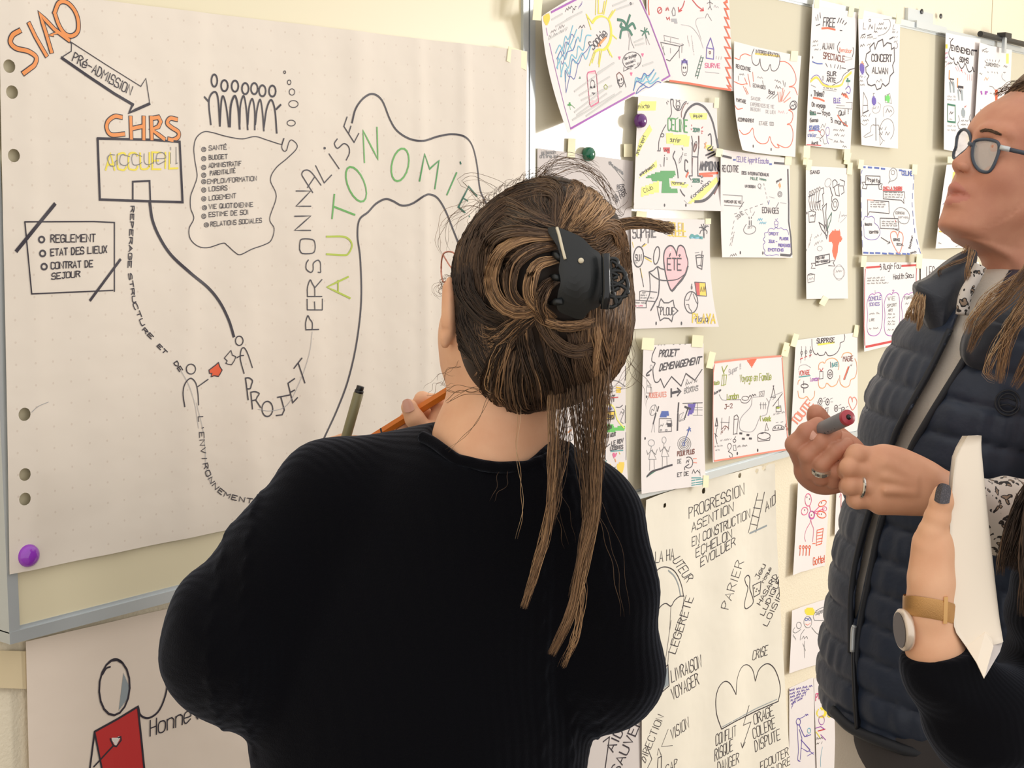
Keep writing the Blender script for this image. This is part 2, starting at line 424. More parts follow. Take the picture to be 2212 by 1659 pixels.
    def fill(s, col, p, sm=False, ly=0):
        p = s.P(p)
        if sm: p = smoothpts(p, True)
        y0, y1 = p[:, 1].min(), p[:, 1].max(); n = max(2, int((y1 - y0) / 3)); hh = (y1 - y0) / n
        mb = s.items.setdefault(col, MB()); lift = .00028 + .00006 * ly
        for k in range(n):
            y = y0 + (k + .5) * hh; xs = []
            for i in range(len(p)):
                a, b_ = p[i], p[(i + 1) % len(p)]
                if (a[1] <= y) != (b_[1] <= y): xs.append(a[0] + (y - a[1]) / (b_[1] - a[1]) * (b_[0] - a[0]))
            xs.sort()
            for x0, x1 in zip(xs[::2], xs[1::2]):
                m_ = max(1, int((x1 - x0) / 12)); X = np.linspace(x0, x1, m_ + 1)
                vs = []
                for yy in (y - hh * .52, y + hh * .52):
                    st, o = s.px2st(X, np.full_like(X, yy)); uv = s.st2uv(st[..., 0], st[..., 1])
                    vs.append(FOOT + uv[:, :1] * WD + (o + lift)[:, None] * WN + uv[:, 1:] * np.array([0, 0, 1.]))
                mb.add(np.concatenate(vs), [(i, i + 1, m_ + 2 + i, m_ + 1 + i) for i in range(m_)])
        return s
    def box(s, col, x0, y0, x1, y1, ly=0): return s.fill(col, [(x0, y0), (x1, y0), (x1, y1), (x0, y1)], ly=ly)
    def t(s, col, w, text, x0, y0, x1, y1, h, up=None, sl=0.0, ly=4, jit=.25):
        """text along (x0,y0)-(x1,y1), letter height h; up: unit vector of the letters' height"""
        p0, p1 = s.P([(x0, y0), (x1, y1)]); h = h / s.sc
        d = p1 - p0; L = np.linalg.norm(d); d = d / L
        if up == 'p': u = np.array([d[1], -d[0]])
        elif up is None: u = np.array([0, -1.])
        else: u = np.array(up, float); u /= np.linalg.norm(u)
        u = u + d * sl
        adv = [GW.get(c_, 5.2) for c_ in text]; tot = sum(adv) - 1.2; x = 0
        for ch, ad in zip(text, adv):
            sx = (ad - 1.2) / 4 if ch in 'MWmw' else 1.0
            ofs = -1.2 if ch in "Iil.,'!:" else 0
            for g, sm in glyph(ch):
                g = g + s.rs.uniform(-jit, jit, g.shape) * .7
                q = p0 + d * (((x + ofs + g[:, :1] * sx) / tot) * L) + u * (g[:, 1:] / 6 * h)
                if sm: q = smoothpts(q, k=3)
                s.rib(col, w, q, ly)
            x += ad
        return s
    def z(s, col, w, x0, y0, x1, y1, h, ly=3):
        """small illegible handwriting"""
        p0, p1 = s.P([(x0, y0), (x1, y1)]); h = h / s.sc
        L = np.linalg.norm(p1 - p0); n = max(3, int(L / (h * .38))); pts = []
        x = 0.0
        while x < 1:
            k = s.rs.randint(4, 9); seg = []
            for i in range(k):
                f = x + i / n
                if f > 1: break
                yy = (i % 2) * h * s.rs.uniform(.5, 1.0)
                seg.append(p0 + (p1 - p0) * f + np.array([s.rs.uniform(-.1, .1) * h, -yy]))
            if len(seg) > 1: s.rib(col, w, np.array(seg), ly)
            x += (k + .8) / n
        return s
    def tape(s, pts, m=None):
        """strip of masking tape, corners in the current frame"""
        p = s.P(pts); st, o = s.px2st(p[:, 0], p[:, 1]); oo = np.array([max(x, OB if s.base > OB else 0) for x in o]) + .0012
        uv = on_wall(p[:, 0], p[:, 1], oo)
        v = np.array([wp(a[0], c_, a[1]) for a, c_ in zip(uv, oo)]); v2 = v - WN * .0007
        part('tape', np.vstack([v, v2]), [(3, 2, 1, 0), (4, 5, 6, 7), (0, 1, 5, 4), (1, 2, 6, 5), (2, 3, 7, 6), (3, 0, 4, 7)], m or M_tape, s.root)
        return s
    def done(s):
        if not s.items: return
        V, Fc, FM, n = [], [], [], 0; ms = []
        for i, (col, mb) in enumerate(s.items.items()):
            V.append(mb.verts()); Fc += [[a + n for a in f] for f in mb.f]; FM += [i] * len(mb.f); n += mb.n; ms.append(MATS['ink_' + col])
        part('marker_drawing', np.concatenate(V), Fc, None, s.root, mats=ms, fmat=FM, kind='stuff')
M_tape = mat('masking_tape', rgb(244, 236, 198), 0.6)
M_tape2 = mat('brown_masking_tape', rgb(226, 208, 170), 0.6)
M_paper = mat('white_paper', rgb(236, 229, 226), 0.75)
M_paper2 = mat('grey_white_paper', rgb(216, 208, 204), 0.75)
def dotted(name, col, dot, nx, ny):
    m = mat(name, col, 0.75, bump=(9, .25, .02)); nt = m.node_tree; b = nt.nodes['Principled BSDF']
    uv = nt.nodes.new('ShaderNodeUVMap'); mp = nt.nodes.new('ShaderNodeMapping'); mp.inputs['Scale'].default_value = (nx, ny, 1)
    nt.links.new(uv.outputs[0], mp.inputs[0])
    fr = nt.nodes.new('ShaderNodeVectorMath'); fr.operation = 'FRACTION'; nt.links.new(mp.outputs[0], fr.inputs[0])
    ds = nt.nodes.new('ShaderNodeVectorMath'); ds.operation = 'DISTANCE'; nt.links.new(fr.outputs[0], ds.inputs[0]); ds.inputs[1].default_value = (.5, .5, 0)
    lt = nt.nodes.new('ShaderNodeMath'); lt.operation = 'LESS_THAN'; lt.inputs[1].default_value = .055; nt.links.new(ds.outputs['Value'], lt.inputs[0])
    mx = nt.nodes.new('ShaderNodeMix'); mx.data_type = 'RGBA'; mx.inputs[6].default_value = col; mx.inputs[7].default_value = dot
    nt.links.new(lt.outputs[0], mx.inputs[0]); nt.links.new(mx.outputs[2], b.inputs['Base Color'])
    return m
M_flip = dotted('dotted_flipchart_paper', rgb(232, 222, 208), rgb(220, 207, 192), 39, 26)
# ---------------------------------------------------------------- the large sheet on the left board
def dense(base, extra): return sorted(set([round(x, 5) for x in list(base) + list(extra)]))
ss_ = dense(np.linspace(0, 1, 150), np.linspace(0, .062, 27)); 
ts_ = list(np.linspace(0, 1, 200))
G1 = 'large flipchart sheets'
S = Sheet([(-2, -26), (1139, 111), (1136, 1016), (21, 1241)], 'large dotted flipchart sheet with green AUTONOMIE lettering on the cream whiteboard', n=(1, 1), ss=ss_, ts=ts_, m=M_flip,
          holes=[(20, 143, 14), (26, 199, 14), (30, 336, 14), (53, 895, 14), (54, 1025, 13.5), (54, 1078, 13.5)], vfold=.0032, wr=.004, base=.002, seed=4, name='flipchart_sheet', cat='paper sheet', group=G1, edge=(.002, .003, .004, .001))
BIG = S
S.fr_(0, 0, 3.16)
for p, w in (('133,210 85,240 70,290 110,330 190,350 245,390 235,440 200,470 160,500', 9), ('197,160 240,250 280,320 315,380', 8), ('350,355 310,220 270,95 370,200 470,275', 8), ('360,240 335,240 385,225', 5), ('370,90 400,20 450,15 500,60 530,130 530,210 490,245 440,230 400,170 372,90', 8)):
    S.l('k', w + 3.6, p, sm='A' not in p and p[:3] in ('133', '370'), ly=1); S.l('o2', w - .4, p, sm=p[:3] in ('133', '370'), ly=4)
for p, sm in (('828,800 780,795 735,830 728,880 760,920 845,915', 1), ('890,800 895,945', 0), ('980,800 980,950', 0), ('890,880 980,860', 0), ('1030,800 1035,950', 0), ('1030,810 1080,800 1095,830 1080,865 1035,885 1120,950', 0), ('1205,815 1160,808 1140,840 1170,870 1215,900 1215,935 1180,955 1150,950', 1)):
    S.l('k', 11.2, p, sm=bool(sm), ly=1); S.l('o2', 7.6, p, sm=bool(sm), ly=4)
S.l('k', 2, '470,280 487,300 485,350 430,385 425,395'); S.l('k', 2, '480,285 720,440 960,590 995,535 1020,700 1015,715')
S.l('k', 6.5, '420,395 600,520 780,640 908,715', ly=3); S.l('k', 6, '905,712 880,770 1020,708')
S.t('k', 2.2, 'PRé-ADMISSiON', 490, 415, 885, 650, 62, up=(.35, -1))
S.l('k', 5.5, '665,945 1050,955 1225,968 1245,1380 1050,1375 680,1362 665,945'); S.l('k', 4, '905,1370 905,1240 1020,1235 1025,1372')
S.t('y', 4, 'ACCUEIL', 722, 1160, 1215, 1150, 112, ly=1); S.t('g', 1.5, 'accueil', 735, 1130, 1215, 1115, 110)
for i, (x, y) in enumerate(((1462, 550), (1531, 585), (1603, 588), (1673, 605), (1735, 605), (1790, 620), (1858, 622))):
    S.e('k', 4, x, y, 20 if i == 0 else 23, 42 if i == 0 else 38)
S.l('k', 4.2, '1395,662 1420,690'); S.l('k', 4.2, '1885,745 1915,715')
S.c('k', 4.2, '1438,850 1425,690 1455,630 1485,660 1500,860'); S.c('k', 4, '1500,860 1510,690 1525,660 1545,740 1560,865'); S.c('k', 5, '1568,865 1575,720 1603,655 1625,740 1635,880')
S.c('k', 4, '1635,850 1640,720 1662,655 1680,740 1690,885'); S.c('k', 4, '1690,850 1700,730 1722,675 1738,760 1738,885'); S.c('k', 4, '1742,850 1755,740 1775,680 1790,760 1800,893'); S.c('k', 4.2, '1800,870 1820,740 1850,682 1875,750 1888,908')
for x, y, a, b_ in ((1942, 493, 7, 9), (1973, 562, 12, 16), (1992, 628, 19, 22), (2002, 710, 32, 24), (1987, 840, 28, 20)): S.e('k', 1.7, x, y, a, b_)
S.c('k', 2, '1935,945 1925,975 1915,985 1820,955 1740,932 1650,948 1540,930 1450,905 1390,900 1340,940 1322,1010 1330,1100 1345,1200 1325,1270 1300,1340 1300,1420 1322,1490 1290,1560 1298,1630 1350,1680 1420,1690 1520,1660 1550,1675 1600,1720 1640,1738 1720,1700 1800,1672 1850,1640 1870,1560 1840,1490 1885,1340 1845,1230 1880,1150 1960,1080 2020,1020 2025,985 1990,955 1970,975 1955,1025 1935,1030 1922,1000 1938,945')
for i, (tx, x1, y0, y1, yb) in enumerate((('SANTÉ', 1545, 1025, 1018, 1020), ('BUDGET', 1550, 1090, 1083, 1083), ('ADMINISTRATIF', 1645, 1145, 1130, 1143), ('PARENTALITÉ', 1605, 1198, 1180, 1196), ('EMPLOI/FORMATION', 1750, 1255, 1232, 1240), ('LOISIRS', 1550, 1305, 1297, 1297), ('LOGEMENT', 1610, 1368, 1350, 1357), ('VIE QUOTIDIENNE', 1725, 1425, 1410, 1418), ('ESTIME DE SOI', 1693, 1480, 1462, 1476), ('RELATIONS SOCIALES', 1785, 1545, 1518, 1535))):
    S.t('k', 1.5, tx, 1425 + (8 if i in (3,) else 0) - (10 if i == 4 else 0) + (12 if i == 9 else 0), y0, x1, y1, 30)
    xx = 1390 + (5 if i == 7 else 18 if i == 9 else 0); S.e('k', 1.6, xx, yb, 15, 15); S.c('k', 1.5, [(xx + 8, yb - 2), (xx, yb - 7), (xx - 6, yb), (xx, yb + 6), (xx + 8, yb + 4)])
S.fr_(0, 400, 3.16)
S.l('k', 3, '168,250 640,248 780,255 780,725', ); S.l('k', 3, '168,250 215,742 770,718')
S.l('k', 8, '372,130 112,448'); S.l('k', 6, '820,508 615,785')
for x, y in ((283, 371), (290, 466), (300, 556)): S.e('k', 4, x, y, 19, 20)
S.t('k', 2.5, 'REGLEMENT', 345, 390, 650, 385, 50); S.t('k', 2.5, 'ETAT DES LIEUX', 345, 482, 728, 460, 46); S.t('k', 2.5, 'CONTRAT DE', 347, 572, 632, 557, 44); S.t('k', 2.3, 'SEJOUR', 352, 642, 545, 625, 40)
S.c('k', 7, '1022,125 1040,240 1090,360 1170,480 1300,600 1420,700 1500,800 1560,920 1595,1032')
for tx, x0, y0, x1, y1, h in (('REPERAGE', 893, 142, 872, 560, 22), ('STRU', 875, 605, 905, 800, 22), ('CTU', 905, 810, 965, 960, 24), ('RE', 970, 990, 1030, 1050, 24), ('ET', 1070, 1100, 1125, 1155, 24), ('DE', 1185, 1215, 1225, 1275, 26)):
    S.t('k', 2.3, tx, x0, y0, x1, y1, h, up='p')
S.e('k', 2.5, 1302, 1255, 32, 34); S.c('k', 2.7, '1260,1512 1248,1420 1262,1355 1300,1318 1335,1350 1350,1420 1355,1500'); S.l('k', 2.5, '1345,1378 1420,1325')
S.e('k', 2.5, 1632, 1062, 26, 32); S.c('k', 2.5, '1665,1285 1640,1190 1645,1125 1665,1110 1690,1150 1722,1245'); S.c('k', 2.4, '1615,1178 1640,1165 1662,1162')
pz = '1425,1262 1470,1228 1490,1210 1500,1240 1515,1262 1500,1290 1490,1305 1460,1300 1440,1308 1445,1285 1430,1285'
S.fill('o3', pz, ly=1); S.l('k', 2.2, pz, cl=True)
S.l('k', 2, '1530,1180 1575,1128 1585,1160 1608,1170 1600,1195 1580,1225 1555,1222 1540,1215 1550,1200 1530,1180')
S.t('k', 3, 'P', 1692, 1465, 1738, 1458, 148, up=(-.12, -1), jit=.1); S.t('k', 3, 'R', 1722, 1527, 1778, 1518, 115, up=(-.1, -1), jit=.1); S.e('k', 3, 1824, 1527, 37, 52)
for q in ('1885,1572 1925,1567 1940,1535 1915,1442', '1893,1448 1975,1432', '2010,1320 1965,1352 1997,1485 2030,1450', '1980,1415 2010,1398', '2005,1250 2060,1180', '2035,1215 2080,1350'): S.l('k', 3, q)
S.c('lg', 1.2, '2130,1000 2110,1150 2050,1330 1960,1500 1850,1540 1760,1530'); S.c('lg', 1.2, '1230,1260 1290,1370 1330,1500 1345,1600 1355,1659')
S.c('lg', 1.2, '215,1550 260,1510 330,1480')
S.fr_(0, 0, 1)
for tx, x, y0, y1, h in (('P', 688, 712, 682, 28), ('E', 696, 669, 646, 33), ('R', 695, 640, 604, 31), ('S', 692, 588, 562, 31), ('O', 680, 547, 517, 33), ('N', 671, 498, 467, 35), ('N', 671, 446, 413, 32)):
    S.t('k', 2.6, tx, x, y0, x, y1, h, up='p', jit=.12)
S.fr_(400, 100, 2.949); S.c('k', 2.6, '812,932 760,850 742,815 760,790 800,800 865,885'); S.l('k', 2.6, '778,900 822,835'); S.l('k', 2.6, '830,760 885,870 932,820'); S.l('k', 2.6, '915,685 980,780'); S.c('k', 2.6, '968,590 950,620 970,650 1010,620 1040,640 1045,680 1025,725'); S.l('k', 2.6, '1030,450 1010,510 1075,612 1105,555'); S.l('k', 2.6, '1040,555 1055,508'); S.fr_(0, 0, 1)
S.e('k', 2.4, 701, 320, 1.5, 1.5)
S.l('lime', 4, '756,644 706,620 752,598'); S.l('lime', 4, '730,632 730,606')
S.c('lime', 4.2, '705,511 745,512 760,528 752,548 740,551 705,549'); S.l('green', 4.2, '722,420 717,472'); S.l('green', 4.2, '720,446 766,464')
S.e('green', 4, 769, 398, 18, 40, rot=-22); S.l('green', 4, '787,351 784,282 816,344 814,275'); S.e('green', 4, 864, 356, 18, 36, rot=12)
S.l('gr', 3.6, '906,391 917,333 928,365 948,347 939,408'); S.l('gr', 3.6, '965,421 986,373'); S.l('dg', 3.6, '994,350 995,354')
S.l('dg', 4, '1014,468 990,447 1012,403 1030,424'); S.l('dg', 3.6, '1000,428 1010,434')
S.c('k', 4.5, '760,265 768,235 785,212 805,203 825,217 842,258 858,283 885,300 915,304 945,295 975,290 1003,295 1020,315 1030,355 1037,410 1052,443')
S.c('k', 4.6, '700,946 728,885 752,820 770,740 780,650 778,560 772,510 776,475 795,458 812,440 832,430 848,434 868,444 890,440 915,424 928,420 945,428 962,455 980,500 992,530')
path = smoothpts([(428, 898), (432, 960), (440, 1010), (455, 1045), (480, 1070), (510, 1081), (548, 1088)], k=8)
L = np.r_[0, np.cumsum(np.linalg.norm(np.diff(path, axis=0), axis=1))]
tx = "L'ENVIRONNEMENT"
for i, ch in enumerate(tx):
    a, b_ = (L[-1] * (i + .1) / len(tx), L[-1] * (i + .75) / len(tx))
    q = [(np.interp(v, L, path[:, 0]), np.interp(v, L, path[:, 1])) for v in (a, b_)]
    S.t('k', 2, ch, q[0][0], q[0][1], q[1][0], q[1][1], 10, up='p')
S.c('lg', 1.1, '424,870 440,940 445,1010 455,1045')
S.fr_(0, 0, 1); S.tape([(1099, 100), (1138, 112), (1137, 152), (1095, 132)]); S.done()

# ---------------------------------------------------------------- sheets low on the wall
S = Sheet([(56, 1386), (700, 1240), (690, 2150), (82, 2350)], 'flipchart sheet with a red-bodied stick figure, hanging below the cream whiteboard', n=(24, 30), bb=0.0, base=.003, wr=.006, seed=9, name='flipchart_sheet', cat='paper sheet', group=G1, m=mat('warm_flipchart_paper', rgb(236, 221, 205), .75, bump=(9, .25, .02)))
S.fr_(0, 1100, 2.967)
S.e('k', 4.8, 732, 1142, 98, 178, rot=3); S.c('k', 4, '655,1060 680,1020 705,1010'); S.e('k', 4, 738, 1140, 92, 180, a0=-120, a1=-60)
S.fill('mg', '790,1050 825,1130 820,1210 760,1290', ly=0)
S.fill('r', '610,1425 880,1265 920,1659 655,1659'); S.l('k', 5, '575,1659 605,1425 750,1345 882,1265 905,1480 925,1680'); S.l('k', 4.5, '605,1430 655,1680')
S.l('k', 4, '600,1650 725,1515'); S.fill('w', '710,1470 775,1455 740,1520', ly=4); S.l('k', 3.5, '705,1470 725,1515 745,1520 775,1480 772,1458 725,1475')
S.c('k', 4.5, '885,1270 900,1320 950,1338 1010,1300 1050,1220 1070,1130 1062,1060 1040,980 1020,945'); S.l('k', 4, '1020,960 1060,945 1090,950'); S.l('k', 3.5, '1060,1050 1130,1010')
S.t('k', 2.8, 'Honnêteté', 960, 1455, 1420, 1290, 105, up=(0, -1)); S.done()
rt = on_wall
# brown tape strip on the wallpaper at lower left
v = [on_wall(x, y, .006) for x, y in ((-20, 1405), (108, 1408), (108, 1490), (-12, 1486))]
P4 = np.array([wp(a[0], .006, a[1]) for a in v]); part('tape', np.vstack([P4, P4 - WN * .001]), [(3, 2, 1, 0), (4, 5, 6, 7), (0, 1, 5, 4), (1, 2, 6, 5), (2, 3, 7, 6), (3, 0, 4, 7)], M_tape2, S.root)

S = Sheet([(960, 1188), (1386, 1092), (1392, 2040), (960, 2300)], 'grey flipchart sheet lettered AIDER SAUVER, half hidden by the central black sweater', n=(14, 26), bb=0.0, base=.004, wr=.006, seed=19, name='flipchart_sheet', cat='paper sheet', group=G1, m=M_paper2)
S.fr_(1280, 1340, 4.809)
S.t('k', 3, 'AIDER', 215, 1370, 420, 960, 85, up='p')
S.t('k', 3, 'SAUVER', 265, 1600, 520, 1030, 85, up='p'); S.l('k', 3, '110,1260 175,1210 130,1534'); S.l('k', 3, '130,1534 120,1640'); S.done()

tk = dense(np.linspace(0, 1, 60), []); tk2 = dense(np.linspace(0, 1, 60), np.linspace(0, .1, 26))
S = Sheet([(1396, 1080), (1674, 1001), (1724, 1900), (1390, 2060)], 'white flipchart sheet with ladder, parachute and cloud sketches below the glossy whiteboard', n=(1, 1), ss=tk, ts=tk2, bb=0.0, base=.006, wr=.007, seed=29, name='flipchart_sheet', cat='paper sheet', group=G1, m=mat('cream_flipchart_paper', rgb(238, 232, 216), .75, bump=(9, .25, .02)),
          holes=[(1520, 1060, 7), (1598, 1027, 6), (1635, 1017, 5.5), (1651, 1011, 5.5), (1436, 1092, 6)], curl=(.02, .03, 0, 0)); S.wm = .8
S.fr_(1370, 1000, 4.608)
S.t('k', 2.2, 'PROGRESSION', 545, 555, 1095, 310, 105, up=(-.12, -1), sl=.1); S.t('k', 2.2, 'ASENTION', 570, 690, 985, 480, 90, up=(0, -1)); S.t('k', 2.2, 'EN CONSTRUCTION', 575, 830, 1150, 545, 88, up=(0, -1))
S.t('k', 2.2, 'ÉCHELON', 615, 940, 970, 745, 88, up=(0, -1)); S.t('k', 2.2, 'ÉVOLUER', 660, 1035, 1005, 820, 85, up=(0, -1)); S.t('k', 2, 'AIDE', 1310, 490, 1460, 350, 90, up=(-.05, -1)) 
S.l('k', 2, '1230,300 1135,695'); S.l('k', 2, '1300,290 1210,690'); 
for q in ('1210,370 1275,370', '1185,445 1255,455', '1170,520 1240,545', '1155,605 1220,620'): S.l('k', 1.8, q)
S.l('mg', 5, '1150,700 1320,625', ly=1)
S.t('k', 2.2, 'LA HA', 210, 995, 395, 960, 110, up=(.0, -1)); S.t('k', 2.2, 'UTEUR', 380, 975, 520, 1190, 90, up='p')
S.c('k', 2.8, '190,1105 250,1050 310,1035 380,1060 430,1120 470,1220 490,1325'); S.c('mg', 4, '340,1070 400,1130 440,1220 460,1320', ly=1); S.c('k', 2.8, '225,1480 270,1420 315,1398 365,1425 400,1370 450,1330 495,1325')
S.l('k', 1.5, '365,1425 352,1659'); S.l('k', 1.8, '495,1330 480,1480 430,1659'); S.t('k', 2.4, 'LEGERETE', 410, 1900, 590, 1340, 75, up='p')
S.t('k', 1.9, 'PARIER', 935, 1460, 1090, 985, 75, up='p'); S.t('k', 1.8, 'Jeu', 1240, 1160, 1310, 1020, 48, up='p'); S.t('k', 1.5, 'risque', 1290, 1195, 1370, 1050, 32, up='p')
S.t('k', 2, 'HASARD', 1255, 1415, 1430, 1125, 42, up='p'); S.t('k', 2, 'LUDIQUE', 1290, 1520, 1470, 1150, 42, up='p'); S.t('k', 2, 'LOISIRS', 1325, 1625, 1510, 1240, 46, up='p')
S.c('k', 2.8, '1110,1200 1100,1150 1130,1118 1150,1150 1150,1250 1185,1380 1130,1445 1100,1440 1100,1380 1130,1250 1112,1205'); S.l('k', 2.2, '1180,1220 1262,1180 1250,1300 1190,1335 1180,1220')
for x, y in ((1195, 1245), (1220, 1255), (1212, 1278), (1240, 1272)): S.e('k', 2, x, y, 3, 4)
S.fr_(1280, 1340, 4.809)
S.l('k', 1.4, '685,400 700,500'); S.l('k', 1.5, '815,0 750,460'); S.l('k', 1.5, '915,0 790,330 780,460')
S.l('k', 3, '665,550 782,462 795,680 685,775', cl=True); S.fill('mg', '750,510 780,490 790,670 700,740 745,660', ly=0)
S.t('k', 2.4, 'LIVRAISON', 822, 645, 1130, 480, 125, up=(-.08, -1)); S.t('k', 2.4, 'VOYAGER', 830, 830, 1105, 660, 120, up=(-.15, -1))
S.t('k', 2, 'SAUVER', 540, 980, 640, 640, 60, up='p'); S.t('k', 1.8, 'DIRECTION', 545, 1480, 740, 1000, 70, up='p'); S.t('k', 2.2, 'VISION', 820, 1245, 1000, 1110, 110, up=(-.1, -1))
S.l('k', 1.4, '785,1130 715,1310 830,1300'); S.l('k', 2, '560,1300 615,1440 570,1534'); S.l('k', 2.6, '680,1430 715,1410 712,1560'); S.l('k', 2.6, '680,1430 672,1560'); S.l('k', 1.8, '672,1400 685,1330 712,1400')
S.t('k', 2, 'CRISE', 1660, 415, 1815, 355, 100, up=(.1, -1)); 
S.c('k', 2.6, '1340,1130 1290,980 1280,820 1310,700 1370,635 1430,660 1490,770'); S.c('k', 2.2, '1490,770 1500,620 1540,500 1600,460 1660,510 1690,630'); S.c('k', 2.8, '1690,630 1730,510 1810,450 1880,490 1930,600 1950,720 1930,835')
S.l('k', 3.2, '1340,1130 1480,1050 1700,940 1930,840'); S.l('mg', 2.5, '1350,1105 1700,915 1915,820', ly=1); S.l('k', 2.4, '1625,885 1565,1090 1645,1055 1555,1320'); S.l('k', 2.4, '1540,1270 1555,1325 1585,1265')
S.t('k', 2.1, 'ORAGE', 1680, 1085, 1880, 985, 105, up=(-.1, -1)); S.t('k', 2.1, 'COLERE', 1670, 1230, 1900, 1115, 105, up=(-.1, -1)); S.t('k', 2.1, 'DISPUTE', 1690, 1365, 1950, 1235, 110, up=(-.1, -1))
S.t('k', 2.1, 'CONFLIT', 1280, 1300, 1490, 1200, 110, up=(0, -1)); S.t('k', 2.1, 'RISQUE', 1270, 1465, 1455, 1350, 120, up=(0, -1)); S.t('k', 2.1, 'DANGER', 1300, 1585, 1520, 1480, 110, up=(0, -1)); S.t('k', 2, 'ECOUTER', 1745, 1560, 2035, 1400, 85, up=(-.05, -1)); S.t('k', 2, 'FONDRE', 1790, 1659, 2060, 1490, 80, up=(-.05, -1)); S.t('k', 2, 'CAP', 760, 1600, 880, 1520, 90, up=(0, -1))
S.done()
# ---------------------------------------------------------------- drawings taped to the glossy board
def sh(c, label, **k):
    return Sheet(c, label, **k)
def tp(S, *quads):
    S.fr_(0, 0, 1)
    for q in quads:
        x, y, w, h, a = q; a = math.radians(a); cs, sn = math.cos(a), math.sin(a)
        S.tape([(x + i * w / 2 * cs - j * h / 2 * sn, y + i * w / 2 * sn + j * h / 2 * cs) for i, j in ((-1, -1), (1, -1), (1, 1), (-1, 1))])
    S.done()
# orange zigzag
S = sh([(1396, -62), (1574, -28), (1586, 197), (1404, 168)], 'drawing with an orange zigzag border, ladder and blue house', seed=2, edge=(.002, 0, .008, .004), n=(12, 14))
S.fr_(1130, 0, 4.706)
S.l('o3', 7, '2065,-30 2070,20 2045,30 2085,90 2050,90 2088,190 2050,180 2095,280 2050,275 2100,385 2050,380 2105,490 2050,480 2105,590 2055,590 2110,690 2060,690 2105,790 2070,790 2110,880 2075,870 2110,915')
S.l('o3', 5, '2110,915 1900,885 1700,850 1490,822'); S.l('o3', 4, '1275,-20 1272,60 1280,150')
S.c('r', 3, '1640,10 1620,70 1585,110'); S.l('r', 3, '1578,75 1582,120 1612,105'); S.c('r', 3, '1720,0 1770,60 1830,105'); S.l('r', 3, '1800,110 1832,108 1828,80')
S.e('r', 2.5, 1387, 105, 22, 30); S.l('r', 2, '1372,120 1402,88'); S.l('r', 2.4, '1450,110 1455,80 1460,105 1470,75 1480,108'); S.l('r', 2.4, '1455,175 1465,200 1485,175 1490,205'); S.l('g', 2, '1525,80 1512,120 1522,160 1545,155 1545,110 1530,75')
S.fill('lg', '1505,190 1560,195 1570,240 1510,225'); S.l('k', 1.6, '1895,0 1900,70'); S.l('k', 1.4, '1870,35 1900,20 1925,40'); S.l('k', 1.4, '1880,95 1900,65 1915,100'); S.z('lg', 1, 1940, 75, 1985, 80, 25)
S.c('lg', 1.2, '1605,250 1700,270 1760,330 1800,400 1830,490'); S.c('lg', 1.2, '1835,180 1770,190 1755,240 1780,310 1810,400'); S.c('g', 1.3, '1850,185 1870,140 1890,170 1915,210')
S.l('k', 2, '1395,430 1590,470 1630,455'); S.l('k', 1.6, '1400,440 1420,500 1440,560'); S.l('k', 2, '1590,475 1580,510 1490,620 1455,605'); S.l('g', 1.4, '1430,360 1580,395'); S.l('g', 1.2, '1430,360 1440,420'); S.l('g', 1.2, '1500,385 1495,440'); S.l('k', 1.2, '1425,470 1425,500'); S.l('k', 1.2, '1497,490 1497,540'); S.l('k', 1.4, '1615,440 1612,535'); S.l('k', 1.3, '1585,490 1588,590'); S.l('g', 1.3, '1430,410 1600,450')
S.e('k', 1.6, 1640, 690, 30, 80); S.fill('v', '1608,660 1610,620 1640,597 1670,620 1672,660 1640,635'); S.e('k', 2, 1630, 688, 3, 8); S.e('k', 2, 1650, 688, 3, 8); S.c('k', 1.4, '1625,730 1640,742 1655,728')
S.l('dg', 2, '1810,565 1748,780'); S.l('dg', 2, '1830,580 1770,800')
for k in range(6): S.l('dg', 2, [(1803 - k * 10, 585 + k * 36), (1832 - k * 10, 590 + k * 36)])
S.l('v', 2.6, '1905,385 1865,485 1860,590 1935,602 1938,500 1905,385'); S.l('v', 2.6, '1865,485 1938,500'); S.e('br', 2, 1898, 535, 8, 14); S.t('pk', 2, 'SURVE', 1850, 685, 2000, 690, 42)
S.z('g', 1.2, 1690, 470, 1670, 380, 22); S.z('g', 1.2, 1735, 560, 1710, 370, 22); S.l('g', 1, '1850,730 1920,740 1990,745'); S.l('g', 1, '1960,600 1965,570'); S.l('g', 1, '1985,605 1990,575'); S.l('g', 1, '2010,605 2015,575')
S.done()
# beach
S = sh([(1170, 36), (1362, -68), (1454, 168), (1227, 289)], 'tilted beach drawing with a purple border, yellow sun and green palms', seed=3, base=.005, edge=(.016, 0, .004, .002), curl=(.012, 0, .006, .01), n=(16, 16))
S.fr_(1130, 0, 4.706)
S.l('p', 5, '285,125 545,-10'); S.l('p', 4, '1185,-5 1350,350 1490,770 1410,818'); S.l('p', 4.2, '1130,945 480,1308'); S.l('p', 2, '480,1305 420,1090 330,720 265,440'); S.l('p', 2, '245,360 232,285')
S.fill('fy', '200,170 225,140 262,140 268,200 240,255 210,230', sm=True); S.fill('y', '215,180 240,150 260,190 235,235', sm=True, ly=1)
sun = '700,230 740,180 800,160 860,190 885,250 893,330 885,400 860,460 820,500 770,500 730,520'
for k in range(3): S.c('y', 3.4, [(a[0] + k * 7 - 6, a[1] + k * 4) for a in [tuple(map(float, q.split(','))) for q in sun.split()]], ly=k)
for q in ('740,0 735,150', '765,0 762,140', '850,0 820,145', '825,20 805,140', '935,100 870,200', '910,110 865,190', '640,145 700,230', '690,300 650,170', '720,530 675,665', '735,530 700,640', '800,500 770,680', '780,520 765,650', '860,490 905,580', '850,480 885,560', '900,350 950,395'): S.l('y', 3.4, q)
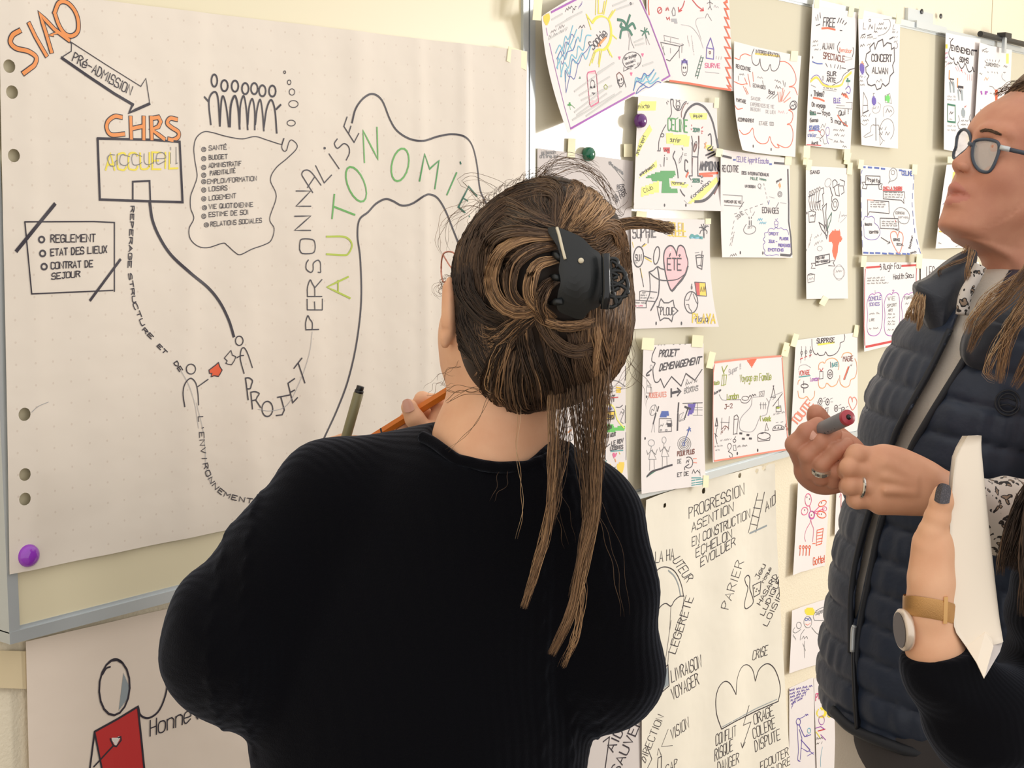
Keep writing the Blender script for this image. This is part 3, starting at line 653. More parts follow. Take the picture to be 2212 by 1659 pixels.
S.l('fy', 2, '760,0 770,140 810,130 830,10'); S.t('k', 2.4, 'Sophie', 712, 505, 862, 355, 85, up=(-.62, -.75)); S.l('o2', 5, '762,470 842,378')
S.l('o2', 4, '760,455 830,380')
for q in ('1050,290 1040,240 1010,210 960,200', '1045,285 1070,200 1085,155', '1050,290 1110,240 1140,290', '1045,295 1000,310 985,385', '1050,295 1080,310 1105,355', '1040,290 990,270 1000,240'): S.c('G', 7, q)
S.l('g', 1.4, '1065,320 1080,400 1072,510'); S.l('g', 1.4, '1080,330 1100,430 1128,490')
for q in ('1235,325 1195,310', '1235,325 1235,280', '1235,325 1270,320 1280,350', '1235,325 1210,360', '1235,325 1250,370 1255,385', '1235,325 1260,290'): S.l('G', 3.4, q)
S.l('g', 1.2, '1240,350 1255,455'); S.l('g', 1.2, '1250,370 1285,455')
for q in ('330,540 370,460 400,490 430,370 460,400 505,260', '345,600 390,500 420,545 450,430 480,455 545,300', '340,690 400,560 430,600 470,470 505,510 555,380 580,420 600,300', '380,780 420,640 460,690 490,560 540,590 560,470 610,510 640,370 690,360', '350,700 355,590 375,640 390,780', '430,830 440,700 470,750 500,600 540,640 600,540 640,600 690,460'): S.c('lb', 3.4, q, ly=1)
for q in ('340,600 380,520 400,570 430,430 460,450 490,350 520,380', '385,620 400,650 440,540 470,520 510,500 540,400', '435,945 425,720 470,780 500,610 560,650 600,560 640,520 680,460', '435,940 475,780 520,800 560,640'): S.c('b', 1.8, q, ly=3)
for q in ('1120,920 1160,810 1190,840 1230,760 1270,790 1330,705', '1130,890 1150,790 1210,830 1250,780 1290,830 1350,740', '1200,880 1260,830 1300,850 1380,790'): S.c('lb', 3.4, q, ly=1)
S.c('b', 2.2, '1120,920 1150,830 1220,860 1280,890 1360,830 1400,840'); S.c('b', 2.2, '1160,790 1200,800 1230,745 1270,770 1330,710'); S.c('b', 2, '1145,950 1180,890 1230,850')
S.l('b', 1.8, '1150,955 1210,905 1260,880')
for x0, y0, x1, y1 in ((290, 200, 400, 140), (330, 270, 490, 180), (440, 200, 600, 120), (260, 400, 450, 280), (910, 60, 1050, 0), (940, 100, 1120, 35), (520, 930, 920, 640), (570, 970, 880, 780), (590, 1020, 900, 870), (520, 1140, 840, 900), (545, 1170, 850, 950), (500, 1220, 930, 960), (640, 1180, 1000, 930), (760, 740, 925, 640), (1130, 430, 1220, 390), (1140, 460, 1230, 440), (1215, 670, 1320, 632)): S.l('sh', 4.2, [(x0, y0), (x1, y1)], ly=0)
S.e('k', 1.6, 1105, 615, 95, 85, a0=110, a1=450, rot=-20); S.l('k', 1.6, '1070,700 1020,725 1025,680'); S.t('k', 1.4, 'Sur la plage', 1030, 610, 1150, 570, 28); S.t('k', 1.4, 'soleil', 1040, 660, 1140, 625, 26); S.t('k', 1.4, 'mer !!', 1060, 695, 1180, 660, 26)
for x, y in ((978, 588), (1213, 556), (1098, 750)): S.fill('pk', [(x - 13, y - 14), (x, y - 8), (x + 13, y - 14), (x + 10, y + 6), (x, y + 18), (x - 10, y + 4)])
for k, cc in enumerate(('pk', 'br')): S.l(cc, 2.6 - k, '650,760 660,735 730,720 745,760 765,1040 690,1085 675,1060 650,790', cl=True)
S.fill('lpk', '655,750 660,735 730,722 740,750'); S.fill('lpk', '680,1080 675,1035 765,1005 770,1035'); S.e('k', 1.4, 705, 855, 22, 40); S.e('k', 3, 688, 888, 6, 5); S.e('k', 3, 722, 884, 6, 5); S.l('k', 3, '700,945 730,945 712,960'); S.l('k', 1, '690,800 720,830')
S.l('br', 2.4, '955,800 950,760 975,735 1010,770 1020,800'); S.l('k', 2, '955,790 960,840 975,870 1000,880 1020,850 1020,800'); S.l('k', 2, '960,810 985,895'); S.l('k', 2, '1018,790 1045,885'); S.e('k', 2, 975, 815, 4, 9); S.e('k', 2, 1000, 805, 4, 9); S.c('k', 1.5, '980,845 995,852 1010,838')
S.l('olv', 1.8, '820,880 838,858 856,880 850,905 828,905', cl=True); S.fill('gr', '448,1070 470,1040 495,1062 470,1075'); S.l('gr', 1.3, '470,1075 480,1115'); S.l('gr', 1.3, '490,1068 525,1100'); S.fill('G', '562,800 578,778 585,795')
S.z('k', 1.4, 430, 120, 520, 60, 34); S.z('k', 1.5, 500, 130, 545, 70, 40); S.z('k', 1.6, 560, 290, 630, 280, 40); S.z('g', 1.3, 280, 340, 420, 270, 34); S.z('lg', 1.3, 255, 390, 450, 310, 30); S.z('v', 1.3, 560, 90, 600, 40, 24); S.e('k', 2, 1092, 38, 6, 12)
tp(S, (1162, 12, 18, 64, 4))
# INTERGENERATION
S = sh([(1586, 89), (1731, 121), (1718, 339), (1604, 324)], 'drawing with an orange cloud outline and a small black cloud title', seed=5, edge=(.012, 0, .004, .004), curl=(0, 0, 0, .02), n=(14, 16))
S.fr_(1560, 0, 4.879)
S.t('k', 1.7, 'INTERGENERATION', 352, 560, 598, 605, 38); S.l('fy', 4.5, '350,565 600,592', ly=1)
S.c('k', 2, '335,515 312,580 320,660 355,690 385,670 398,620 405,690 440,745 480,735 505,680 520,740 560,745 595,700 608,620 600,585')
for q in ('130,610 180,630', '185,625 195,590 240,568 300,588', '605,650 660,650 720,690 765,770 778,850 750,900 705,915 760,925 792,1000', '125,860 200,890 265,880', '130,1110 160,1150 215,1140', '740,1150 700,1160 735,1180 745,1230 725,1290 685,1310 720,1320 745,1390 740,1480 710,1540 660,1555 600,1530 580,1520 600,1555 560,1550 520,1500 500,1440 475,1500 420,1515 370,1490 335,1430 320,1350 280,1400 220,1415 175,1370'): S.c('o3', 2, q)
S.t('k', 1.8, 'RENCONTRE', 145, 715, 298, 755, 38); S.z('g', 1.3, 180, 790, 245, 795, 20); S.t('k', 1.5, 'ECHANGES', 325, 915, 455, 940, 34); S.z('lg', 1.2, 370, 820, 425, 830, 22); S.z('g', 1.4, 550, 850, 620, 880, 30); S.z('k', 1.3, 560, 930, 620, 935, 38); S.t('k', 1.9, 'Bad', 490, 985, 550, 995, 38)
for q in ('270,780 295,915', '320,760 330,860', '235,820 262,890', '222,910 262,995', '245,925 275,990', '585,970 600,1075', '610,970 612,1075', '655,950 625,1070', '715,965 640,1065', '720,1030 650,1080', '640,930 620,1060'): S.l('sal', 2.4, q)
for q in ('640,850 650,900', '665,870 660,915', '425,850 435,910', '168,800 172,850', '510,995 470,1035', '540,1000 490,1045', '585,990 530,1040'): S.l('g', 1.8, q)
S.t('k', 1.8, 'PARTAGE', 148, 1070, 248, 1090, 34); S.t('lg', 1.4, 'SAVOIR', 305, 1050, 400, 1065, 34); S.t('lg', 1.4, 'EXPERIENCES DE VIE', 300, 1115, 545, 1145, 36); S.t('lg', 1.4, 'BESOIN', 300, 1165, 400, 1175, 32); S.t('lg', 1.4, 'DE LIEN', 460, 1190, 560, 1200, 32); S.z('lpk', 1.3, 590, 1190, 690, 1200, 28)
S.t('k', 1.8, 'ACCOMPAGNEMENT', 160, 1275, 332, 1290, 34); S.t('g', 1.4, 'ETAGE 100', 390, 1315, 540, 1325, 36); S.e('k', 2, 750, 1110, 36, 48, rot=15); S.z('k', 1.6, 725, 1125, 775, 1120, 30); S.e('k', 1.4, 745, 1110, 30, 40)
for x, y in ((325, 1540), (515, 1575)): S.e('k', 2, x, y, 3, 12)
tp(S, (1716, 121, 15, 22, 5))
# FREE strip
S = sh([(1755, 9), (1853, 27), (1837, 324), (1741, 314)], 'tall narrow sheet with a red underlined FREE heading and a yellow wave', seed=6, base=.0065, edge=(.008, 0, .002, .002), n=(10, 18))
S.fr_(1560, 0, 4.879)
S.t('k', 3, 'FREE', 1062, 275, 1185, 285, 90, up=(.1, -1)); S.l('o3', 5, '1050,300 1110,295 1190,312', ly=1)
for q in ('985,180 990,215', '1005,155 1010,215', '1030,135 1035,190', '1215,240 1235,190', '1240,240 1260,195', '1265,250 1282,215', '1290,260 1310,238', '1240,320 1262,322', '990,270 1030,255'): S.l('k', 2.4, q)
S.z('g', 1.3, 955, 450, 1010, 440, 22); S.z('g', 1.3, 950, 490, 1010, 480, 22); S.z('g', 1.3, 970, 530, 1040, 530, 22); S.t('k', 2, 'ALWAN', 1055, 515, 1175, 520, 62); S.c('k', 2, '1240,440 1215,490 1222,545 1240,558'); S.c('k', 2, '1378,500 1385,540 1370,600'); S.t('sal', 1.4, 'Benabar', 1235, 545, 1370, 560, 42)
S.t('br', 2.6, 'SPECTACLE', 1065, 615, 1290, 655, 62); S.l('lg', 1.4, '1275,590 1370,615'); S.l('lg', 1.4, '1290,640 1370,625'); S.c('b', 3, '950,650 1000,670 1055,672')
for q in ('1090,668 1108,705', '1140,680 1148,712', '1190,680 1182,715', '1225,685 1215,722', '1250,690 1240,730', '1258,715 1300,722', '1320,740 1385,722'): S.l('k', 2, q)
S.t('k', 2.4, 'SUR', 1105, 800, 1200, 800, 44); S.t('k', 2.4, 'ARTE', 1100, 860, 1195, 870, 46)
for k in range(3): S.c('fy', 3.2, [(930, 850 + 8 * k), (975, 815 + 6 * k), (1010, 820 + 6 * k), (1060, 885 + 5 * k), (1120, 905 + 5 * k), (1200, 905 + 5 * k), (1260, 885 + 5 * k), (1290, 820 + 7 * k), (1360, 755 + 8 * k)], ly=k)
S.c('v', 1.6, '935,830 975,795 1015,800 1060,870 1120,900'); S.c('k', 2, '1330,740 1380,725 1420,720'); S.c('k', 1.5, '1160,900 1200,880 1250,850 1280,790 1340,745'); S.e('lg', 2.4, 1062, 825, 8, 22)
S.fill('G', '1302,860 1320,822 1350,855 1330,865'); S.l('k', 1.8, '1325,865 1325,910'); S.c('v', 2.4, '1300,940 1330,910 1350,940 1340,985 1310,970'); S.z('g', 1.2, 1065, 930, 1210, 950, 16); S.l('g', 1.2, '1060,945 1200,960'); S.l('g', 1.3, '935,895 985,920')
S.fill('o3', '1250,985 1310,990 1335,1045 1280,1015'); S.z('k', 1.6, 1255, 1000, 1305, 1005, 30)
S.t('k', 2.4, 'Thème?', 965, 1010, 1075, 1020, 55); S.l('o3', 4.5, '960,1030 1020,1040 1075,1065'); S.t('v', 2.4, 'ELLE', 1175, 1085, 1245, 1085, 50); S.l('g', 1.2, '1205,1110 1290,1115'); S.l('k', 1.3, '1200,1135 1365,1150 1370,1080 1305,1080')
S.t('k', 2.2, 'On voyage', 945, 1120, 1085, 1140, 44); S.fill('G', '920,1180 960,1175 1000,1215 925,1212'); S.t('k', 2, 'Don', 925, 1205, 985, 1205, 40); S.l('k', 2.6, '1000,1192 1040,1195'); S.t('k', 2.2, 'Yoyo', 1050, 1210, 1135, 1220, 46); S.t('k', 2, '6eme', 925, 1285, 1010, 1285, 40)
S.t('k', 2.4, 'Qui !', 1230, 1220, 1330, 1200, 50); S.l('o3', 3.6, '1215,1215 1265,1290 1320,1330'); S.t('k', 2, '3 mardi', 1140, 1285, 1310, 1330, 48); S.t('b', 2.8, 'STAGES', 918, 1370, 1020, 1370, 42); S.l('r', 2.6, '915,1380 1000,1370 1035,1395'); S.t('b', 1.5, 'atelier', 900, 1440, 995, 1445, 40)
S.z('g', 1.3, 1040, 1350, 1120, 1330, 40); S.z('g', 1.3, 1170, 1375, 1290, 1385, 26); S.z('g', 1.3, 1180, 1430, 1300, 1440, 28); S.z('g', 1.6, 1180, 1500, 1305, 1505, 26); S.e('br', 1.4, 1055, 1400, 22, 35); S.e('v', 1.4, 1110, 1385, 20, 45); S.c('v', 2, '1100,1430 1105,1480 1120,1515'); S.c('k', 1.6, '1060,1440 1030,1465 1040,1490'); S.c('g', 1.6, '1060,1460 1075,1515 1100,1510'); S.l('g', 1, '990,1450 1030,1450'); S.l('g', 1, '1120,1460 1165,1475')
S.t('k', 2.4, 'Avril', 940, 1525, 1010, 1530, 38); S.l('r', 2.4, '890,1525 1040,1532', ly=1); S.z('g', 1.4, 1270, 1550, 1320, 1555, 24)
for x, y in ((952, 605), (938, 1005)): S.e('k', 1.6, x, y, 3, 9)
tp(S, (1765, 8, 10, 18, 5), (1839, 25, 11, 22, 8), (1743, 328, 14, 26, 3), (1830, 334, 13, 24, 3))
# CONCERT
S = sh([(1854, 33), (1945, 43), (1940, 321), (1861, 313)], 'tall narrow sheet with a spiky black cloud around the concert heading', seed=7, base=.0065, edge=(.007, 0, .004, .003), n=(10, 18))
S.fr_(1560, 0, 4.879)
cl = [(1600, 450), (1610, 520), (1640, 440), (1690, 415), (1700, 490), (1740, 450), (1780, 460), (1785, 520), (1812, 500), (1815, 640), (1795, 690), (1808, 760), (1770, 800), (1755, 880), (1720, 910), (1690, 880), (1670, 930), (1630, 945), (1610, 890), (1570, 905), (1535, 890), (1525, 840), (1545, 800), (1515, 760), (1512, 710), (1540, 690), (1510, 640), (1520, 570), (1560, 540), (1555, 500)]
S.l('k', 3, cl, cl=True); S.t('k', 2.8, 'CONCERT', 1575, 645, 1785, 650, 72); S.t('k', 2.5, 'ALWAN', 1580, 770, 1745, 780, 62); S.z('g', 1.2, 1620, 870, 1690, 860, 40)
S.c('g', 1.3, '1640,380 1720,350 1770,280 1760,210 1700,205'); S.z('g', 1.5, 1650, 265, 1720, 255, 26); S.z('g', 1.5, 1625, 310, 1735, 310, 26); S.z('k', 1.3, 1600, 340, 1640, 345, 20); S.l('k', 1.5, '1490,240 1485,305 1510,305'); S.e('k', 1.3, 1555, 215, 10, 14); S.z('k', 1.6, 1540, 310, 1590, 300, 50); S.l('k', 1.3, '1610,250 1605,330'); S.l('k', 2.6, '1470,372 1505,360'); S.l('k', 2.6, '1530,375 1570,362'); S.l('k', 3, '1765,412 1800,392'); S.l('g', 1.3, '1590,410 1625,400')
S.z('g', 1.3, 1455, 405, 1510, 400, 28); S.z('g', 1.3, 1525, 405, 1600, 400, 26); S.z('g', 1.3, 1530, 480, 1575, 470, 26); S.z('k', 1.4, 1455, 495, 1500, 485, 26); S.z('g', 1.2, 1790, 345, 1850, 350, 24); S.l('g', 1.3, '1810,260 1795,310 1820,315'); S.z('g', 1.2, 1800, 400, 1850, 400, 20); S.z('g', 1.2, 1810, 450, 1845, 445, 24); S.e('k', 1.3, 1830, 480, 18, 30, a0=-60, a1=120)
S.fill('v', '1450,690 1465,670 1495,690 1495,760 1475,785 1452,740', sm=True); S.fill('o2', '1455,680 1475,645 1495,675 1490,700'); S.z('g', 1.2, 1448, 815, 1510, 820, 24); S.z('g', 1.2, 1450, 860, 1500, 860, 20); S.z('g', 1.2, 1450, 900, 1515, 905, 20)
S.l('k', 1.4, '1490,970 1478,1190'); S.l('k', 1.3, '1490,975 1530,1060 1535,1170'); S.l('k', 1.3, '1485,1110 1530,1110'); S.l('k', 2.8, '1480,1195 1540,1165'); S.z('g', 1.4, 1465, 1230, 1565, 1230, 34); S.fill('v', '1578,1040 1595,1015 1618,1040 1622,1085 1600,1110 1578,1085', sm=True); S.l('k', 1.4, '1595,1015 1590,985 1605,985'); S.c('lg', 1.3, '1600,1120 1580,1150 1600,1190 1650,1180 1670,1110 1640,1080'); S.z('g', 1.2, 1590, 1150, 1650, 1140, 26)
S.fill('brg', '1715,1020 1750,995 1770,1030 1760,1080 1715,1060'); S.l('g', 1.3, '1715,1010 1765,985 1785,1090 1720,1080', cl=True); S.z('g', 1.6, 1720, 1190, 1790, 1180, 46); S.c('lg', 1.3, '1700,1230 1705,1130 1780,1120 1810,1180 1770,1230')
S.l('k', 2.6, '1618,1245 1620,1480'); S.l('k', 1.6, '1595,1320 1645,1318'); S.l('k', 1.4, '1650,1320 1660,1380'); S.e('g', 1.4, 1735, 1370, 75, 120, a0=100, a1=410, rot=6); S.l('g', 1.4, '1690,1490 1665,1530 1655,1350'); S.z('g', 1.6, 1650, 1365, 1730, 1370, 34); S.z('g', 1.6, 1650, 1420, 1765, 1425, 36); S.c('g', 1.4, '1490,1440 1530,1410 1560,1390 1570,1330 1600,1310'); S.c('g', 1.4, '1500,1450 1540,1440 1590,1420'); S.z('g', 1.3, 1480, 1280, 1540, 1275, 24); S.c('g', 1.2, '1460,1300 1500,1320 1530,1300')
tp(S, (1861, 27, 10, 26, 8), (1942, 40, 11, 22, 5))
# green magnet sheet behind the head
S = sh([(1161, 320), (1368, 348), (1356, 672), (1160, 705)], 'pale sheet pinned by the green magnet, mostly hidden behind the brown hair', seed=8, m=M_paper2, n=(12, 14))
S.fr_(1130, 0, 4.706); S.t('g', 1.8, 'jai besoin', 180, 1568, 330, 1562, 34); S.t('g', 1.8, "d'Etre ici", 170, 1605, 350, 1605, 34); S.fr_(900, 330, 3.95)
S.t('g', 1.8, "d'humanité", 1640, 95, 1760, 190, 30); S.l('g', 1.3, '1650,85 1770,240'); S.t('k', 1.6, 'BFR', 1710, 310, 1770, 305, 36); S.l('k', 1.4, '1700,330 1780,310'); S.t('k', 1.6, 'MA PEI', 1680, 410, 1780, 320, 36, up=(-.5, -1)); S.t('k', 1.6, 'AR PER', 1700, 435, 1790, 350, 34, up=(-.5, -1))
tp(S, (1235, 320, 16, 42, 3), (1357, 325, 18, 28, 0))
# CELINE green
S = sh([(1379, 205), (1548, 223), (1563, 456), (1369, 451)], 'drawing with green CELINE lettering, yellow highlights and a large black arc', seed=10, base=.003, edge=(.010, 0, .006, .003), curl=(0, 0, .008, 0), n=(14, 16))
S.fr_(1340, 190, 5.53)
S.c('k', 6, '755,370 790,280 850,215 915,190 990,220 1050,290 1100,400 1130,520 1150,620 1165,700'); S.c('k', 8, '1150,620 1162,680 1175,740'); S.c('br', 6, '1195,1110 1160,1180 1120,1260', ly=1); S.c('k', 7, '1200,1080 1160,1160 1110,1240 1050,1310 980,1350 890,1358')
S.t('gr', 3.6, 'CELINE', 568, 505, 800, 530, 145, jit=.1); S.l('gr', 2, '655,380 690,355')
for a in ('195,215 190,270 420,270 430,160 250,165', '820,300 1040,305 1030,370 850,375', '545,540 830,570 815,700 550,660', '350,440 380,500 260,700 200,825 185,800 230,620', '215,1080 430,865 440,940 250,1060', '250,1190 460,1110 460,1240 245,1300', '600,1110 820,1150 790,1190 610,1160', '810,1370 1150,1060 1165,1120 960,1330 830,1380', '1005,690 1090,680 1110,750 1030,740'): S.fill('ly', a)
for tx, x0, y0, x1, y1, h in (('mixte', 205, 245, 345, 240, 50), ('équipe', 870, 350, 975, 350, 40), ('surfer', 590, 640, 715, 655, 55), ('pro du sport', 210, 790, 300, 580, 36), ('entrainement', 240, 1050, 410, 935, 34), ('Club', 285, 1250, 390, 1205, 46), ('honneur', 615, 1150, 780, 1155, 36), ('formation', 855, 1330, 1080, 1130, 42)): S.t('k', 1.5, tx, x0, y0, x1, y1, h, up='p')
S.t('G', 3, '2019', 868, 520, 945, 525, 40); 
for q in ('850,440 852,455', '845,485 848,500', '970,480 985,465', '965,515 985,518', '970,535 975,545'): S.l('r', 2.4, q)
S.l('k', 3, '850,575 862,640 855,820 925,825 940,640 938,575'); S.l('br', 3, '932,575 938,720'); S.l('k', 3, '855,820 858,1050 820,1050'); S.l('k', 3.4, '925,825 925,1050 965,1055'); S.l('br', 3, '862,840 855,1010'); S.e('br', 4, 890, 715, 12, 45, rot=12); S.e('k', 2, 893, 700, 18, 62, rot=12); S.l('k', 1.6, '850,650 855,690')
S.c('k', 3.4, '1050,565 1075,550 1085,600 1085,690 1045,720 1050,745 1090,730 1105,700'); S.t('or2', 2.6, 'X', 1005, 720, 1025, 710, 60); S.l('k', 4.2, '1020,805 1120,760'); S.l('k', 4.2, '1045,835 1138,785')
S.t('k', 3.6, 'C', 770, 990, 805, 1000, 130); S.t('k', 5, 'AMPIONNE', 950, 980, 1195, 985, 95, jit=.1); S.l('o3', 6, '945,1030 1160,1015'); S.l('o3', 5, '985,1052 1100,1050'); S.l('o3', 6, '785,1060 810,1010'); S.t('G', 3, '2023', 860, 1125, 945, 1125, 38)
for q in ('820,1060 835,1085', '840,1090 845,1100', '965,1075 985,1060', '965,1110 985,1115', '960,1135 975,1140', '850,1170 852,1175'): S.l('k', 2.4, q)
S.c('k', 2.4, '545,440 510,500 485,560 460,640 455,740'); S.e('k', 2.2, 500, 565, 20, 20); S.l('k', 2.4, '442,750 475,752 478,715'); S.fill('r', '510,715 590,710 590,780 520,760'); S.z('k', 1.5, 525, 755, 580, 755, 30)
S.l('k', 2.6, '525,830 520,935'); S.l('k', 2, '528,800 528,812'); S.z('lg', 1.4, 470, 920, 490, 950, 30); S.l('g', 1.4, '548,835 565,838'); S.l('g', 1.4, '548,852 565,855')
S.fill('gr', '455,1000 650,990 660,1035 615,1080 580,1080 590,1190 680,1210 685,1250 490,1255 500,1110 380,1110 370,1085 305,1080 305,1060 380,1030')
S.c('k', 3.4, '650,755 628,820 655,880 680,980 690,1075'); S.c('k', 3.6, '715,1215 740,1260 768,1290'); S.l('k', 3, '735,715 745,740'); S.l('g', 1.6, '745,770 720,880 700,900 705,850 745,790'); S.l('g', 1.6, '765,790 790,785'); S.l('g', 1.6, '765,805 790,803')
S.c('k', 2.2, '590,350 610,300 605,220 600,150 630,145 632,200 650,240 685,270 720,255 740,210 770,170 790,165'); S.e('k', 1.8, 688, 200, 24, 45); S.e('k', 1.5, 688, 235, 16, 25); S.c('br', 2.4, '730,350 730,290 760,210 785,180'); S.l('k', 2, '550,170 560,195'); S.l('k', 2, '565,155 572,165'); S.l('k', 2, '800,190 810,180'); S.l('k', 1.8, '665,130 670,155'); S.l('k', 1.8, '710,135 700,155'); S.l('k', 3, '600,130 628,128')
for x in (527, 782): S.e('k', 2.4, x, 1400, 4, 14)
S.c('lg', 1, '760,1340 800,1380 830,1380')
tp(S, (1548, 222, 10, 22, 3))
# RENCONTRE
S = sh([(1557, 322), (1706, 342), (1712, 557), (1560, 556)], 'drawing with a thick black border line and a small mauve cloud of ideas', seed=11, edge=(.016, 0, .003, .004), n=(14, 14))
S.fr_(1340, 190, 5.53)
S.l('k', 5.5, '1205,808 1325,835'); S.l('k', 5.5, '1840,895 1965,905'); S.t('v', 1.5, 'CELINE Apprit Ecoute', 1390, 880, 1770, 905, 60); S.box('b', 1345, 848, 1378, 868); S.box('b', 1778, 900, 1810, 922)
S.t('k', 2.2, 'RENCONTRE', 1215, 1000, 1410, 1005, 75); S.t('k', 1.9, 'DES INTERNATIONAUX', 1450, 1030, 1770, 1055, 34); S.t('G', 1.8, 'MILLE', 1555, 1095, 1640, 1100, 30); S.t('G', 1.3, 'idees', 1660, 1095, 1740, 1110, 26); S.t('k', 1.8, 'UN DESSIN', 1490, 1185, 1610, 1195, 28); S.e('g', 1.6, 1662, 1170, 18, 25); S.l('g', 1.6, '1655,1200 1680,1205'); S.t('k', 1.6, 'geste', 1860, 1130, 1925, 1100, 24); S.fill('o2', '1885,1160 1905,1130 1920,1170 1905,1200'); S.e('g', 2, 1905, 1270, 25, 32); S.e('g', 1.6, 1905, 1270, 12, 18)
S.l('g', 1.8, '1225,1275 1455,1290 1450,1415 1240,1400'); S.t('k', 1.6, 'MARCHER DE VIE', 1240, 1370, 1440, 1380, 30); S.l('k', 1.6, '1420,1445 1475,1360')
for i in range(6):
    x, y = 1700 - i * 62, 1385 + i * 22; S.l('g', 1.8, [(x, y), (x - 28, y + 10)])
for i in range(5): S.l('g', 1.5, [(1712 + i * 12, 1140 + i * 52), (1718 + i * 11, 1165 + i * 52)])
S.l('b', 2, '1780,1345 1765,1390'); S.l('g', 2, '1890,1370 1865,1420'); S.l('lg', 1.5, '1780,1300 1840,1315'); S.l('lg', 1.5, '1910,1370 1980,1380'); S.t('k', 2, 'ECHANGES', 1695, 1490, 1890, 1500, 65)
S.fr_(1340, 440, 5.185)
S.l('k', 6, '1875,-380 1885,0 1885,200 1910,380 1918,560 1900,580 1795,572')
for i in range(5): S.l('g', 1.6, [(1275 - i * 10, 190 + i * 62), (1265 - i * 10, 222 + i * 62)])
S.t('g', 1.6, 'ZONE', 1310, 175, 1385, 115, 36, up='p'); S.c('g', 2, '1410,230 1380,290 1400,330 1450,340 1500,320 1515,280 1490,250 1430,255'); S.z('g', 1.2, 1425, 280, 1475, 275, 18); S.l('k', 2.8, '1443,190 1443,240'); S.l('k', 2.8, '1465,190 1465,240'); S.l('k', 2.4, '1440,148 1442,170'); S.l('k', 2.4, '1468,148 1466,165'); S.l('g', 1.6, '1505,90 1480,135'); S.l('lg', 1.4, '1455,60 1462,100'); S.l('lg', 1.4, '1400,95 1425,125')
S.z('lb', 2.4, 1540, 190, 1600, 185, 26); S.z('lb', 2.4, 1560, 225, 1640, 225, 24); S.z('k', 1.6, 1245, 470, 1275, 320, 24); S.z('g', 1.6, 1230, 590, 1300, 580, 30)
bc = [(1745, 265), (1770, 280), (1800, 270), (1830, 290), (1860, 290), (1880, 320), (1885, 350)]; S.c('v', 1.3, bc)
S.c('v', 1.5, '1740,265 1720,285 1690,275 1660,290 1650,320 1615,330 1618,370 1600,400 1620,430 1600,460 1605,500 1620,530 1610,555 1640,580 1670,575 1700,580 1740,570 1775,575'); S.e('v', 1.3, 1745, 215, 22, 22); S.c('v', 1.3, '1730,235 1735,265 1755,265 1765,235'); S.l('v', 1.1, '1735,170 1745,190 1760,165')
for tx, x0, y0, x1 in (('DROIT', 1665, 350, 1770), ('PLAISIR', 1785, 405, 1880), ('JEUX -', 1660, 435, 1755), ('PROMENADE', 1770, 480, 1905), ('EMOTIONS', 1655, 530, 1825)): S.t('v', 1.9, tx, x0, y0, x1, y0 + 4, 30)
for x, y in ((1343, 548), (1595, 552)): S.e('k', 2.2, x, y, 4, 14)
tp(S, (1554, 330, 14, 18, 8), (1703, 347, 14, 18, 5))
# ETE heart
S = sh([(1362, 468), (1534, 475), (1553, 706), (1367, 711)], 'drawing with a pink heart lettered ETE, a globe and a small red and yellow flag', seed=12, edge=(.004, 0, .006, 0), curl=(0, 0, .022, 0), n=(14, 16))
S.fr_(1340, 440, 5.185)
ht = '630,580 612,520 580,475 540,475 500,520 485,600 495,720 525,860 575,975 640,910 700,840 745,740 755,650 735,570 715,500 680,468 650,480 635,530 630,580'
S.fill('lpk', ht, sm=True); S.c('k', 4, ht); S.c('k', 6, '755,700 720,800 650,890 580,975', ly=4); S.t('k', 4.2, 'ÉTÉ', 525, 742, 680, 745, 130, jit=.1); S.l('k', 3, '550,572 562,555'); S.l('k', 3, '650,580 662,568')
S.t('k', 3, 'SOPHIE', 140, 385, 400, 375, 120, sl=-.02); S.l('k', 2.4, '222,340 228,420'); S.l('k', 2.4, '312,340 310,440')
S.t('fy', 3, 'SOLEIL', 540, 300, 730, 310, 90); S.t('fy', 2.6, 'SOLEIL', 550, 360, 735, 370, 70); S.l('fy', 2, '530,355 740,370')
S.c('k', 2.6, '935,380 930,310 940,300'); S.l('g', 1.8, '945,310 938,385')
for q in ('940,290 905,300 890,335', '940,285 900,265 885,268', '940,285 935,240 928,228', '940,285 970,250 985,255', '945,285 970,310 968,335', '935,285 915,255 905,232', '945,285 958,240'): S.c('k', 2.4, q)
S.c('teal', 7, '780,378 800,352 830,370 860,360 885,378 915,382'); S.c('lb', 4, '790,382 820,380 850,385 900,378')
S.e('k', 3.4, 203, 595, 56, 115, rot=3); S.t('k', 2, 'SUN', 165, 640, 235, 640, 70); S.l('k', 1.6, '170,662 190,662'); S.l('fy', 3, '290,455 250,480'); S.l('k', 2.4, '275,445 240,480'); S.l('k', 2.4, '265,585 345,620'); S.l('fy', 2.6, '275,605 350,650'); S.l('k', 2.2, '220,720 260,930'); S.l('fy', 2, '135,430 145,490'); S.l('fy', 2, '225,725 245,830')
S.e('k', 3, 405, 580, 32, 100, rot=8); S.c('k', 3, '320,765 370,745 415,705 450,725 500,740'); S.c('k', 2.6, '320,765 330,850 330,1000 280,1120'); S.c('k', 3.8, '415,705 435,850 425,1020 385,1110 340,1195'); S.c('k', 3, '325,770 380,820 450,855 540,860 640,845 720,790')
S.l('k', 2, '215,1075 215,985 240,975 410,992'); S.l('k', 2, '165,1080 385,1095'); S.l('k', 2, '290,1105 290,1165 180,1165'); S.z('g', 1.3, 245, 1005, 290, 1005, 18); S.z('g', 1.3, 225, 1032, 300, 1035, 18); S.z('g', 1.3, 225, 1060, 380, 1060, 14); S.z('g', 1.3, 165, 1115, 280, 1118, 20); S.z('pk', 1.3, 165, 1150, 260, 1150, 18)
